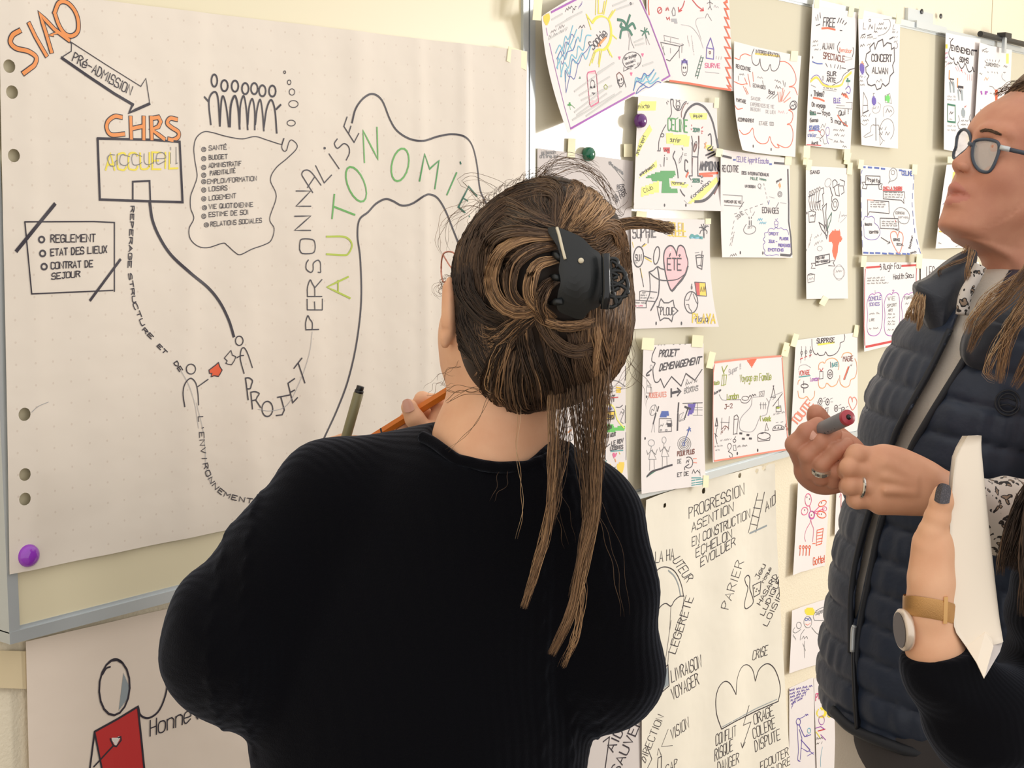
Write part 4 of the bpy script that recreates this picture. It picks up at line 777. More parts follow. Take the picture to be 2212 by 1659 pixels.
S.l('k', 2.8, '440,1165 410,1150 425,1230 445,1310 490,1280 540,1285 575,1320 590,1250 645,1200 605,1160 590,1080 540,1110 490,1110 455,1065 440,1100 430,1150', ); S.t('k', 2.2, 'PLOUF', 450, 1245, 605, 1245, 85)
S.l('k', 2.4, '850,620 845,580 880,572 930,580 925,600 850,605 845,580'); S.l('k', 2.4, '848,610 860,710 912,735 925,600'); S.l('k', 2, '915,530 900,700'); S.l('g', 1.4, '835,550 880,545'); S.l('k', 2, '860,700 885,690 915,700')
S.fill('r', '835,880 885,880 890,1030 855,1030'); S.fill('fy', '885,880 950,885 965,1030 890,1030'); S.l('k', 2, '832,878 950,885 965,1035 855,1028', cl=True); S.l('k', 2, '895,985 905,930 915,980'); S.l('k', 2.4, '925,985 935,930 945,985 950,930'); S.l('k', 2.4, '800,900 798,920'); S.l('g', 1.6, '795,930 798,960')
S.e('k', 2.4, 793, 1105, 76, 122); S.l('k', 1.6, '800,990 765,1080 730,1080'); S.c('k', 1.6, '740,1130 765,1130 770,1165 795,1200 800,1225'); S.c('k', 1.6, '815,1010 840,1080 862,1120'); S.e('k', 2.2, 798, 940, 5, 16)
S.t('fy', 4, 'PLAYA', 810, 1330, 1065, 1340, 100); S.t('k', 1.5, 'Playa', 840, 1320, 985, 1320, 60)
for x in (400, 684): S.e('k', 2.4, x, 1340, 4, 15)
tp(S, (1386, 465, 22, 18, 5), (1530, 478, 12, 12, 0))
# SANG strip
S = sh([(1741, 358), (1830, 363), (1832, 645), (1742, 646)], 'narrow sheet with a flat orange tree shape and an outlined banner', seed=13, edge=(.008, 0, 0, .004), n=(10, 16))
S.fr_(1700, 330, 5.0275)
S.t('k', 2, 'SANG', 252, 228, 350, 225, 34); S.fill('o3', '455,900 490,850 515,850 520,830 540,850 560,845 570,835 578,860 580,900 600,925 595,955 570,970 555,1010 550,1080 525,1165 505,1130 490,1070 500,1000 490,975 455,960')
for q in ('385,600 430,550 420,650 430,850', '385,600 400,700 415,870 430,935 445,860 415,780', '345,755 395,790 410,830', '345,755 375,830 430,900', '485,650 440,730 440,870', '485,650 475,730 440,830'): S.l('dg' if q[0] == '4' else 'k', 2.6, q)
for i in range(5):
    x = 245 + i * 26; S.l('k', 1.6, [(x, 460 - i * 12), (x - 8, 520), (x + 5, 600)]); S.e('k', 1.5, x + 4, 440 - i * 12, 9, 22); S.l('k', 1.6, [(x + 10, 530), (x + 8, 610), (x + 22, 625)])
S.l('k', 2, '370,390 395,380 400,440 385,450 395,560 380,580'); S.l('k', 2.2, '230,480 300,450'); S.l('k', 2.4, '320,540 365,520')
S.e('lg', 1.5, 445, 325, 32, 48, rot=20); S.l('k', 2.6, '465,370 495,470'); S.e('k', 2.2, 520, 565, 35, 65, rot=5); S.e('g', 1.8, 522, 560, 18, 32); S.l('k', 2, '485,470 485,530'); S.l('k', 2, '495,310 500,380 540,350 545,320 520,290 495,310'); S.l('k', 2, '510,380 530,460 570,470 555,360 610,360 620,430 590,450'); S.l('k', 2, '575,290 625,310 620,360'); S.l('k', 2, '570,340 545,350')
S.l('k', 2, '235,640 270,630 310,645 300,750 240,755', cl=True); S.z('k', 1.8, 250, 695, 300, 690, 24); S.z('lg', 1.5, 560, 750, 580, 650, 22); S.z('lg', 1.5, 590, 690, 650, 690, 20); S.l('lg', 1.2, '580,760 640,700'); S.z('g', 1.5, 235, 1030, 270, 890, 34); S.z('lg', 1.4, 300, 930, 380, 890, 30); S.z('lg', 1.4, 300, 1010, 390, 960, 30); S.e('lg', 1.3, 355, 1040, 28, 25)
S.l('k', 2.6, '308,1130 460,1100 465,1190 308,1225', cl=True); S.l('k', 2.2, '305,1200 262,1200 275,1225 260,1255 305,1255'); S.l('k', 2.2, '455,1180 520,1165 500,1195 520,1230 450,1225'); S.t('k', 2, 'Vou dai', 320, 1160, 405, 1145, 28); S.t('k', 2, 'mc-solaar', 318, 1195, 450, 1180, 26)
S.e('lg', 1.4, 565, 1300, 62, 70); S.e('lg', 1.2, 565, 1300, 50, 85); S.z('lg', 1.4, 530, 1300, 615, 1290, 24); S.l('g', 1.8, '222,1330 300,1320 295,1395 225,1412', cl=True); S.z('lg', 1.3, 235, 1385, 285, 1375, 30); S.l('k', 1.8, '225,1325 255,1310 300,1322')
for x, y in ((215, 655), (193, 1055)): S.e('k', 2.2, x, y, 4, 10)
tp(S, (1748, 356, 11, 22, 8), (1836, 364, 11, 26, 4), (1780, 650, 13, 20, 30), (1741, 343, 11, 26, 4), (1831, 342, 12, 26, 12))
# blue dashes
S = sh([(1859, 356), (1975, 366), (1990, 549), (1863, 551)], 'drawing framed by blue dashes with speech boxes, clouds and a red heart', seed=14, edge=(.009, 0, .002, .002), curl=(0, 0, .016, 0), n=(12, 14))
S.fr_(1700, 330, 5.0275)
for q in ('825,155 850,157', '880,158 920,162', '950,163 998,168', '1022,172 1062,176', '1218,190 1245,192', '830,1085 880,1088', '900,1088 940,1090', '960,1088 1010,1090', '1035,1092 1080,1095', '1105,1092 1155,1096', '1185,1092 1230,1097', '1255,1095 1290,1100', '1305,1095 1330,1100'): S.l('b', 4.6, q)
for q in ('815,190 805,225', '800,255 795,340', '790,400 787,480', '785,540 790,600', '795,640 800,700', '800,740 808,800', '808,850 812,905', '815,950 820,1025', '1375,220 1378,290', '1370,335 1368,400', '1362,440 1362,500', '1358,540 1360,590', '1365,630 1368,690', '1372,720 1375,780', '1385,820 1388,870', '1405,940 1420,995', '1430,1035 1450,1090'): S.l('b', 2.4, q)
S.t('b', 3, 'CELINE', 1248, 240, 1360, 250, 45); S.c('g', 1.8, '1105,320 1120,290 1108,250 1115,200 1150,165 1185,185 1195,230 1190,270 1160,300 1120,310 1100,330'); S.e('g', 1.5, 1150, 215, 18, 25)
S.l('k', 2.4, '855,250 1010,255 1010,345 850,345', cl=True); S.t('k', 2, 'Projet Foi', 868, 305, 1005, 330, 38); S.l('k', 2.2, '850,320 812,320 830,350 815,385 860,392 870,350'); S.l('k', 2.2, '1010,330 1035,340 1020,365 1030,400 1000,395 995,350')
S.t('r', 2.4, 'CHEZ LA THEIÈRE', 1045, 400, 1250, 402, 30); S.l('r', 2, '1040,408 1245,410'); S.l('k', 1.8, '1045,420 1275,425 1280,495'); S.l('k', 2.2, '1045,420 1045,500 1240,515 1270,550 1265,500')
for y in (430, 455, 480): S.z('g', 1.3, 1060, y + 5, 1260, y + 8, 15)
S.l('k', 2.2, '875,680 875,510 1105,530 1108,660 895,640 870,690'); 
for y in (535, 560, 585): S.z('g', 1.3, 905, y + 5, 1070, y + 10, 16)
S.l('sal', 2, '870,510 950,515'); S.c('g', 1.8, '1170,720 1158,660 1180,620 1220,595 1260,600 1300,625 1330,680 1320,740 1290,770 1240,765 1220,745'); S.t('g', 1.6, 'CERVEAU', 1180, 665, 1275, 668, 26); S.t('lg', 1.4, 'cerveau', 1210, 708, 1330, 712, 24)
S.c('v', 1.6, '830,730 850,690 880,700 920,690 950,720 950,760 990,800 1010,870 980,930 930,945 880,940 840,910 835,850 830,780', ); S.t('k', 1.7, 'Besoins', 845, 790, 920, 790, 28); S.t('k', 1.7, 'Identité', 890, 875, 990, 875, 32)
S.l('k', 2.2, '1010,710 1205,715 1215,830 1012,820', cl=True); 
for y in (745, 768, 790): S.z('g', 1.3, 1030, y + 6, 1200, y + 10, 16)
S.l('r', 3, '1175,735 1178,750'); S.l('k', 2, '1020,920 1110,975'); S.l('k', 2, '1090,990 1118,978 1110,960'); S.c('sal', 2.8, '1200,900 1180,860 1150,855 1125,880 1130,940 1170,1030 1215,1090 1250,1010 1262,920 1245,870 1215,865 1200,920'); S.l('k', 1.6, '1150,820 1225,855'); S.t('k', 1.6, 'SERVICE', 1155, 955, 1225, 958, 24); S.t('k', 1.6, 'SOCIAL', 1190, 1005, 1265, 1010, 24); S.t('k', 1.5, 'Bonheur', 1340, 1040, 1370, 900, 22, up='p'); S.t('k', 1.5, 'amis', 1340, 1100, 1405, 1085, 24)
tp(S, (1860, 355, 11, 20, 6), (1976, 366, 11, 22, 4), (1986, 560, 12, 22, 4))
# red border
S = sh([(1866, 566), (1986, 567), (1985, 733), (1867, 760)], 'drawing with a red border and three mauve pot shapes in a row', seed=15, edge=(.010, 0, 0, .002), n=(12, 12))
S.fr_(1680, 560, 4.147)
S.l('r', 5, '795,75 915,65'); S.l('r', 5, '1110,60 1245,52'); S.l('r', 4, '783,88 778,200 775,400 772,600 780,770'); S.l('r', 3.4, '1245,52 1240,140 1238,240'); S.l('r', 6, '788,785 900,762 1060,728 1240,700'); S.l('sal', 1.6, '770,60 790,75')
S.t('k', 1.8, '3 Rugir Fou', 912, 95, 1100, 82, 50); S.t('k', 1.8, 'Health Secu', 1035, 180, 1215, 165, 46)
for y in (175, 198, 222): S.z('g', 1.2, 800, y, 960 + (y > 200) * 30, y - 5, 15)
for cx, ry in ((870, 1), (1025, 1), (1180, 1)):
    S.c('p', 2, [(cx, 305), (cx + 40, 300), (cx + 62, 340), (cx + 68, 450), (cx + 65, 560), (cx + 45, 650), (cx, 685), (cx - 55, 670), (cx - 72, 600), (cx - 65, 500), (cx - 72, 400), (cx - 50, 330), (cx - 25, 310), (cx, 318)])
S.t('g', 1.5, '1', 868, 300, 872, 300, 20); S.t('p', 1.5, '2', 1025, 300, 1042, 300, 24)
S.t('v', 1.8, 'DOMICILE', 815, 375, 925, 360, 36); S.t('v', 1.5, 'SCIENCES', 820, 418, 910, 412, 26); S.z('g', 1.2, 820, 495, 910, 490, 18); S.t('g', 1.4, 'LIRE', 820, 555, 865, 552, 22); S.z('g', 1.2, 815, 630, 910, 622, 20)
S.t('g', 1.5, 'VIE', 985, 370, 1050, 365, 34); S.t('g', 1.5, 'SPORT', 980, 430, 1065, 420, 26); S.t('g', 1.5, 'ART', 990, 470, 1030, 468, 24)
for y in (500, 530, 565, 590, 640): S.z('g', 1.2, 985, y, 1050, y - 4, 18)
S.t('g', 1.7, 'Famille', 1135, 362, 1225, 345, 30); S.z('g', 1.4, 1140, 405, 1200, 400, 26)
tp(S, (1866, 565, 11, 24, 5), (1986, 567, 12, 26, 3))
# LES
S = sh([(1989, 558), (2115, 566), (2112, 745), (1990, 738)], 'sheet beginning with the word LES beside the dark vest collar', seed=16, n=(10, 10)); S.fr_(1700, 330, 5.0275); S.t('k', 2.2, 'LES', 1515, 1355, 1600, 1358, 120); S.l('k', 1.6, '1700,1390 1800,1370'); S.done()
# behind the face
S = sh([(2045, 356), (2165, 350), (2165, 534), (2021, 537)], 'sheet with faint yellow marks beside the chin of the woman in glasses', seed=17, edge=(.020, 0, 0, .003), n=(12, 12))
S.fr_(1900, 150, 3.317); S.l('fy', 3, '535,735 545,760'); S.fill('ly', '525,740 550,735 548,780 520,800'); S.l('fy', 3, '425,1160 465,1165'); S.c('g', 1.6, '505,1195 525,1190 545,1210 530,1235'); S.z('v', 1.2, 450, 970, 480, 965, 16); S.l('g', 1.2, '545,1270 600,1245'); S.z('g', 1.2, 420, 1250, 440, 1250, 12); tp(S, (2060, 345, 26, 14, 0))
# EVENEMENT
S = sh([(2043, 70), (2118, 84), (2104, 332), (2039, 323)], 'tall sheet with a black cloud heading, two chairs and a green framed box', seed=18, base=.0065, edge=(.012, 0, 0, .002), n=(10, 16))
S.fr_(1960, 0, 5.53)
S.t('k', 3, 'EVÈNEMENT', 525, 600, 795, 665, 60); S.l('k', 4.4, '770,598 828,606'); S.t('k', 2.8, 'SDMS', 625, 735, 730, 755, 55); S.c('k', 2.8, '545,460 515,500 515,560 495,620 505,680 545,710 555,690 560,750 590,775 600,740 640,815 670,800 690,760 730,855 770,840 780,800 790,850 800,850'); S.c('k', 1.6, '500,455 515,462')
for x, y in ((495, 845), (595, 940)):
    S.l('o2', 6, [(x + 5, y), (x + 2, y + 95)]); S.l('k', 3.4 if x < 500 else 6, [(x + 5, y + 95), (x + 60 + (x > 500) * 10, y + 105)]); S.l('k', 2.4, [(x + 8, y + 100), (x + 40, y + 160)]); S.fill('mg', [(x, y + 130), (x + 22, y + 130), (x + 28, y + 260), (x + 15, y + 260)]); S.fill('mg', [(x + 40, y + 130), (x + 65, y + 140), (x + 70, y + 262), (x + 50, y + 262)]); S.l('g', 1.6, [(x + 40, y + 110), (x + 38, y + 180)])
S.l('G', 4.6, '478,1245 570,1262 572,1462 478,1450', cl=True); S.z('k', 2, 505, 1365, 545, 1360, 40); S.z('lg', 1.3, 500, 1430, 550, 1430, 20)
for q in ('575,800 600,850', '600,790 620,855', '640,820 660,870', '685,860 700,890', '720,890 718,960', '745,890 742,960', '770,890 768,960', '440,800 480,760', '480,760 500,740'): S.l('lpk', 2, q)
S.z('pk', 1.3, 430, 650, 480, 640, 24); S.z('p', 1.3, 435, 705, 480, 690, 24); S.z('g', 1.3, 445, 750, 470, 745, 22); S.z('k', 1.6, 490, 770, 545, 760, 24); S.l('r', 3, '640,845 652,845 645,832'); S.box('fy', 455, 530, 478, 580)
S.fill('mg', '665,1290 690,1330 685,1390 665,1405 645,1370 645,1315', sm=True); S.z('r', 1.3, 680, 1290, 700, 1275, 26); S.c('g', 2, '610,1380 620,1440 600,1480 615,1530'); S.c('g', 2, '750,1370 740,1420 755,1450 755,1510'); S.c('g', 2, '610,1530 660,1550 740,1540'); S.z('g', 1.3, 640, 1450, 730, 1450, 20); S.z('g', 1.3, 640, 1495, 720, 1500, 20); S.l('k', 3, '748,1440 755,1490')
for y in (1160, 1195, 1510, 1560): S.z('lg', 1.3, 475, y, 580, y + 8, 24)
S.done()
S = sh([(2116, 92), (2186, 108), (2176, 345), (2101, 330)], 'sheet with a green highlighted margin behind the forehead of the woman in glasses', seed=20, base=.0065, edge=(.010, 0, 0, 0), n=(10, 14))
S.fr_(1960, 0, 5.53)
S.z('g', 1.5, 895, 620, 990, 635, 34); S.l('g', 1.8, '890,600 950,580'); S.t('g', 2, 'JUREMOIZ-', 935, 780, 1105, 805, 34)
for q in ('925,725 940,745', '950,705 955,725', '985,708 988,728', '1015,715 1018,735', '1055,718 1050,740', '1090,745 1102,715', '960,855 965,870', '1010,855 1012,870', '1040,860 1045,875', '1070,860 1078,878', '920,800 932,812'): S.l('g', 2, q)
S.fill('ly', '1180,640 1210,640 1210,760 1180,760'); S.fill('p', '868,1085 890,1090 897,1125 880,1130'); S.fill('p', '920,1100 960,1088 960,1112 925,1130'); S.fill('o3', '1045,1070 1080,1075 1075,1220 1050,1222'); S.z('or2', 1.4, 920, 960, 1000, 960, 40); S.z('g', 1.3, 860, 880, 890, 900, 26); S.z('g', 1.4, 1150, 800, 1195, 810, 24); S.z('g', 1.4, 1145, 870, 1195, 880, 24); S.c('lg', 1.6, '1130,880 1130,930 1170,970'); S.z('g', 1.3, 860, 1340, 910, 1340, 50); S.z('g', 1.3, 855, 1400, 920, 1400, 40); S.z('g', 1.3, 840, 1470, 880, 1470, 40); S.l('g', 1.8, '935,1290 935,1350'); S.l('g', 1.8, '955,1300 955,1340'); S.c('g', 1.5, '980,1030 1020,1040 1040,1070'); S.c('g', 1.4, '1080,1060 1110,1050 1120,1090'); S.z('g', 1.3, 1090, 1150, 1130, 1140, 40); S.z('g', 1.2, 985, 1120, 1040, 1130, 20); S.done()
# PROJET DEMENAGEMENT
S = sh([(1390, 746), (1520, 742), (1525, 1048), (1386, 1067)], 'tall sheet about a house move with a target, hammer and two stick figures', seed=21, base=.004, edge=(.006, 0, .004, .006), n=(12, 18))
S.fr_(1360, 700, 4.365)
S.t('k', 3, 'PROJET', 275, 310, 440, 300, 62, sl=.2); S.l('k', 4, '425,243 468,238'); S.t('k', 3.4, 'DEMENAGEMENT', 280, 440, 660, 370, 60, sl=.25); S.l('k', 4, '645,312 682,308')
S.c('k', 2.6, '245,220 215,290 210,350 240,370 220,420 225,500 240,545 270,545 290,515'); S.l('k', 2.8, '290,515 325,600 395,495 485,585 530,465 615,530 682,428'); S.l('k', 6, '392,612 392,685'); S.l('k', 6.5, '395,650 465,635'); S.l('k', 4, '450,605 482,635 450,675'); S.c('k', 4, '205,430 165,465 160,485 185,480'); S.e('lg', 1.4, 203, 405, 10, 20)
S.l('g', 1.5, '165,580 160,530 205,575', cl=True); S.l('g', 1.5, '160,590 205,595 210,650 160,650', cl=True); S.t('sal', 1.5, 'RUISSEAUTES', 185, 695, 345, 685, 46); S.t('g', 1.5, 'BUXIAS', 515, 655, 645, 625, 46); S.z('g', 1.3, 525, 575, 650, 540, 26); S.z('g', 1.3, 530, 610, 650, 590, 22); S.l('g', 1.2, '530,580 540,520 560,560')
S.l('k', 4.6, '272,780 262,820'); S.l('k', 4.6, '248,840 222,940'); S.e('g', 1.4, 222, 812, 30, 52, rot=18); S.z('g', 1.3, 200, 850, 245, 800, 60); S.l('lg', 1.4, '222,945 205,1020'); S.l('lg', 1.4, '230,945 235,1020')
S.fill('b', '282,880 300,825 365,820 372,865 325,880'); S.l('k', 1.6, '280,890 390,890 395,1010 275,1020', cl=True); S.z('g', 1.4, 285, 970, 355, 945, 30); S.fill('k', '350,940 390,935 395,965 360,970'); S.l('g', 1.4, '350,910 395,910 400,960'); S.e('g', 1.3, 295, 1000, 8, 8); S.e('g', 1.3, 345, 1000, 10, 8)
S.l('k', 5.5, '462,745 455,830'); S.l('k', 6, '455,845 450,1000'); S.l('k', 5, '520,780 575,800'); S.l('k', 4, '548,800 515,895'); S.fill('v', '550,760 625,740 600,840 545,865 560,810'); S.l('k', 1.8, '500,748 685,742'); S.l('g', 1.5, '470,855 510,830 470,920 520,900'); 
for y in (742, 785, 810, 860): S.l('g', 1.4, [(600, y), (685, y)])
S.l('g', 1.3, '640,742 640,860'); S.l('g', 1.3, '470,855 465,915 530,880')
for r in (18, 32, 46, 62): S.e('g', 1.5, 515, 1130, r, r * 1.1)
S.l('b', 2.4, '510,1130 565,985'); S.l('b', 2.6, '540,1000 575,985'); S.l('b', 2.4, '550,1020 560,970 575,1010'); S.e('b', 2.6, 508, 1130, 10, 18)
for x, y, w_ in ((205, 1120, 30), (325, 1093, 20)):
    S.e('lg', 1.6, x, y, w_, 30); S.l('g', 1.5, [(x, y + 32), (x - 25, y + 155), (x + 45, y + 155), (x + 5, y + 60)]); S.l('g', 1.5, [(x - 45, y + 70), (x - 35, y + 110), (x, y + 70), (x + 40, y + 110), (x + 55, y + 60)]); S.l('g', 1.5, [(x - 15, y + 155), (x - 18, y + 260)]); S.l('g', 1.5, [(x + 25, y + 155), (x + 28, y + 245)])
S.c('k', 5, '165,1435 210,1390 290,1365 340,1345 400,1328'); S.c('G', 3, '160,1440 250,1380 300,1360 350,1345 400,1330', ly=2)
S.t('br', 2.2, 'POUR PLUS', 450, 1245, 610, 1220, 42); S.t('g', 1.8, 'DE', 452, 1315, 485, 1310, 38); S.e('k', 2, 555, 1305, 40, 52, a0=-120, a1=130); S.z('k', 1.8, 535, 1310, 560, 1300, 30); S.c('k', 2.2, '560,1320 520,1350 520,1375'); S.l('sal', 2, '600,1270 630,1268'); S.l('sal', 2, '600,1305 632,1308'); S.t('k', 1.8, 'ET DE', 450, 1440, 555, 1425, 36); S.z('k', 1.6, 585, 1410, 690, 1400, 40); S.l('g', 1.4, '660,1370 665,1430')
for y in (1450, 1475, 1500, 1520): S.l('teal', 2.6, [(585, y), (690 - (y == 1450) * 20, y - 15 + (y == 1450) * 15)])
for x, y in ((160, 685), (145, 1078)): S.e('k', 2.4, x, y, 4, 9)
for x in (268, 295, 325, 410, 470, 520): S.l('g', 1.6, [(x, 182), (x + 8, 180)])
tp(S, (1400, 743, 26, 26, 4), (1507, 737, 24, 26, 4), (1525, 1040, 12, 26, 3))
# VOYAGE EN FAMILLE
S = sh([(1541, 783), (1689, 767), (1706, 972), (1540, 999)], 'family trip drawing with a salmon border and a small orange triangle', seed=22, edge=(.009, 0, .003, .001), n=(14, 14))
S.fr_(1360, 700, 4.365)
S.l('sal', 5, '800,362 900,345 1100,328 1300,310 1428,302'); S.l('sal', 3.6, '1438,320 1448,500 1470,800 1490,1100 1500,1185'); S.l('sal', 4, '1495,1180 1350,1200 1200,1225 1000,1260 800,1290'); S.l('sal', 4.6, '800,385 785,450'); S.l('sal', 2, '785,450 780,700 790,1000 795,1290')
S.fill('o3', '1100,335 1200,325 1152,410'); S.l('olv', 3, '870,400 890,470'); S.l('olv', 3, '920,390 885,455'); S.l('olv', 2, '875,480 865,580 905,570 915,480', cl=True); S.l('olv', 3, '890,480 888,580'); S.t('lg', 1.6, 'Super !!', 935, 480, 1050, 420, 50); S.t('olv', 2, 'Kado', 795, 575, 845, 565, 34)
S.t('olv', 2, 'Voyage en Famille', 1040, 545, 1335, 525, 66); S.t('olv', 2.4, 'London', 918, 712, 1025, 700, 50); S.t('br', 2, 'J-2', 895, 800, 968, 790, 40); S.t('olv', 2.4, '1 week', 1225, 915, 1335, 915, 48); S.t('k', 1.5, 'Surprise', 795, 665, 860, 630, 22)
S.c('lg', 1.8, '845,665 870,710 910,720'); S.l('k', 1.3, '910,715 1050,712'); S.e('k', 1.5, 1090, 700, 32, 20); S.c('k', 1.4, '1045,715 1060,740 1110,740 1150,690'); S.z('k', 1.8, 1125, 690, 1200, 670, 26); S.l('g', 1.6, '1222,640 1270,630 1265,680 1225,685', cl=True); S.e('g', 1.3, 1245, 660, 10, 14)
S.c('lg', 2, '1155,700 1140,780 1060,870 1035,940 1050,1000 1130,1018 1180,990 1230,880 1290,850 1310,770 1340,690 1440,640'); S.c('lg', 1.6, '1290,700 1310,740 1300,800'); S.c('lg', 1.6, '1160,690 1220,685'); S.l('k', 1.8, '1360,580 1335,690 1375,690 1352,580'); S.l('g', 1.6, '1325,690 1375,692 1350,710'); S.l('k', 1.8, '1440,655 1350,775')
for x in (1235, 1260, 1280): S.l('g', 1.8, [(x, 740), (x, 800)]); S.l('g', 1.6, [(x - 8, 760), (x + 8, 760)])
S.l('k', 1.6, '1380,780 1425,770 1428,825 1380,828', cl=True); S.fill('olv', '1382,785 1420,780 1422,792 1382,798'); S.l('k', 1.2, '1405,700 1405,770'); S.z('lg', 1.3, 1355, 860, 1465, 835, 16); S.e('g', 2, 1405, 985, 52, 32, a0=180, a1=360); S.l('k', 2, '1350,985 1350,1005 1455,990 1458,970')
for x in (1372, 1402, 1432): S.l('k', 1.5, [(x - 8, 985), (x, 968), (x + 9, 985)], cl=True)
S.l('g', 1.5, '1380,930 1400,925'); S.l('g', 1.5, '1425,925 1445,920'); S.e('k', 1.8, 1265, 1055, 60, 32); S.l('k', 1.8, '1207,1070 1210,1105 1320,1095 1325,1050'); S.l('k', 1.6, '1275,1010 1290,935 1310,1000 1275,1000'); S.l('k', 3, '1238,1030 1260,1028')
for x, y in ((1048, 1030), (1115, 1045), (1072, 1080), (1138, 1078)): S.l('k', 5, [(x - 10, y), (x + 10, y + 2)])
S.l('k', 2, '985,870 1010,855 1025,880 1010,1030 978,1040', cl=True); S.l('k', 1.5, '985,900 1020,895'); S.l('g', 2, '870,885 865,1000'); S.l('g', 2, '940,870 930,1000'); S.c('br', 2, '870,990 900,960 935,985'); S.l('g', 2, '860,925 940,930'); S.z('br', 1.6, 860, 1040, 910, 980, 24); S.l('k', 3, '820,890 808,960 830,960 822,885'); S.l('k', 2, '825,975 808,1060 825,1130'); S.l('k', 2, '800,1030 825,1060')
S.z('lg', 1.3, 855, 1105, 960, 1090, 18); S.e('k', 1.8, 988, 1100, 14, 14); S.l('k', 1.8, '1000,1060 985,1085'); S.c('k', 1.6, '930,1180 925,1140 945,1125 960,1150 940,1190 930,1200 960,1220 970,1240 955,1265 940,1240'); S.l('g', 1.8, '975,1145 1000,1140 1005,1190 980,1190', cl=True); S.z('g', 1.3, 1015, 1165, 1110, 1150, 20); S.z('lg', 1.3, 800, 1160, 880, 1150, 14); S.z('lg', 1.3, 810, 1195, 850, 1190, 12); S.l('g', 1.5, '975,1040 1020,1035')
for x, y in ((1015, 1220), (1207, 1190)): S.e('k', 2.4, x, y, 4, 11)
S.e('br', 1.8, 1475, 955, 8, 14); S.e('br', 1.8, 1485, 990, 8, 12)
tp(S, (1536, 778, 14, 36, 12), (1698, 755, 14, 30, 14))
# SURPRISE
S = sh([(1719, 735), (1852, 718), (1853, 930), (1708, 950)], 'drawing with a yellow underlined surprise heading and orange bubbles, behind the marker', seed=23, edge=(.006, 0, 0, 0), n=(12, 14))
S.fr_(1680, 560, 4.147)
S.t('k', 2.2, 'SURPRISE', 350, 752, 508, 742, 40); S.l('y', 4.6, '360,765 505,745', ly=1); S.c('k', 2, '305,715 308,790 325,840 350,855 355,840 375,862 415,855 428,830 450,862 490,860 530,835 555,790 560,750 590,735 600,700 595,670')
for i, x in enumerate((210, 248, 290)): S.l('k', 1.6, [(x + 3, 800), (x, 850), (x + 5, 870)]); S.e('k', 1.5, x + 4, 838 - i * 6, 9, 14); S.l('r', 2.2 if i else 3, [(x - 8, 895 - 15 * i), (x + 12, 885 - 15 * i)]); S.l('g', 1.4, [(x, 860), (x - 5, 930 - 25 * i)]); S.l('g', 1.4, [(x + 2, 780), (x + 4, 795)])
S.c('lg', 1.4, '185,990 200,955 250,945 295,970'); S.t('r', 1.9, 'VOYAGE', 190, 1040, 285, 1030, 38); S.l('teal', 3, '190,1055 290,1042'); S.l('k', 1.8, '232,1090 230,1130'); S.e('k', 2.4, 240, 1135, 32, 18); S.l('k', 2.4, '232,1160 232,1195'); S.t('p', 1.8, 'London', 292, 1092, 368, 1085, 32)
S.c('or2', 2.2, '180,1120 185,1090 200,1080'); S.c('or2', 2.2, '180,1180 190,1235 230,1245 260,1230 290,1265 325,1230 330,1180'); S.c('or2', 2.2, '365,990 370,940 400,920 420,930 440,900 490,885 530,905 548,950 540,990'); S.c('or2', 2.2, '360,1070 370,1140 400,1155 425,1140 440,1110 480,1140 525,1120 545,1070'); S.c('or2', 2.2, '570,880 590,845 630,835 660,850 665,880'); S.c('or2', 2.2, '555,1040 560,1110 600,1145 640,1130 655,1080 690,1060 708,1000 705,930 690,890')
S.t('br', 2, 'MAGIE', 585, 915, 672, 910, 44); S.l('o3', 5, '632,965 592,1075'); S.l('k', 1.4, '642,960 600,1080'); S.z('g', 1.3, 645, 960, 675, 950, 20)
S.l('k', 1.6, '375,1005 375,1072 405,1068 405,1005', cl=True); S.l('r', 2.4, '375,980 390,1005 405,975'); S.e('k', 2, 468, 1030, 24, 40); S.e('k', 1.6, 468, 1030, 12, 18); S.l('k', 1.4, '450,1030 486,1030'); S.l('k', 2, '470,920 472,968'); S.t('teal', 2, 'BASE', 485, 965, 542, 955, 34)
for x, y in ((382, 1272), (445, 1278), (522, 1335), (585, 1352)): S.e('k', 2, x, y, 16, 28); S.e('k', 1.8, x, y, 5, 8); S.l('g', 1.5, [(x + 25, y - 25), (x + 45, y - 35)]); S.l('g', 1.5, [(x + 28, y), (x + 48, y)]); 
S.c('g', 1.6, '352,1275 365,1305 400,1315'); S.l('k', 1.8, '425,1335 455,1330'); S.l('k', 1.8, '430,1340 432,1400'); S.l('k', 1.8, '450,1340 445,1395')
S.c('sal', 2.4, '668,1265 655,1235 640,1240 635,1280 650,1320 670,1350 700,1310 708,1270 690,1238 670,1245 668,1280'); S.t('sal', 4.4, 'TOUTE', 165, 1490, 320, 1300, 70, up='p')
tp(S, (1717, 735, 12, 28, 16), (1699, 757, 2, 2, 0), (1850, 715, 10, 26, 10))
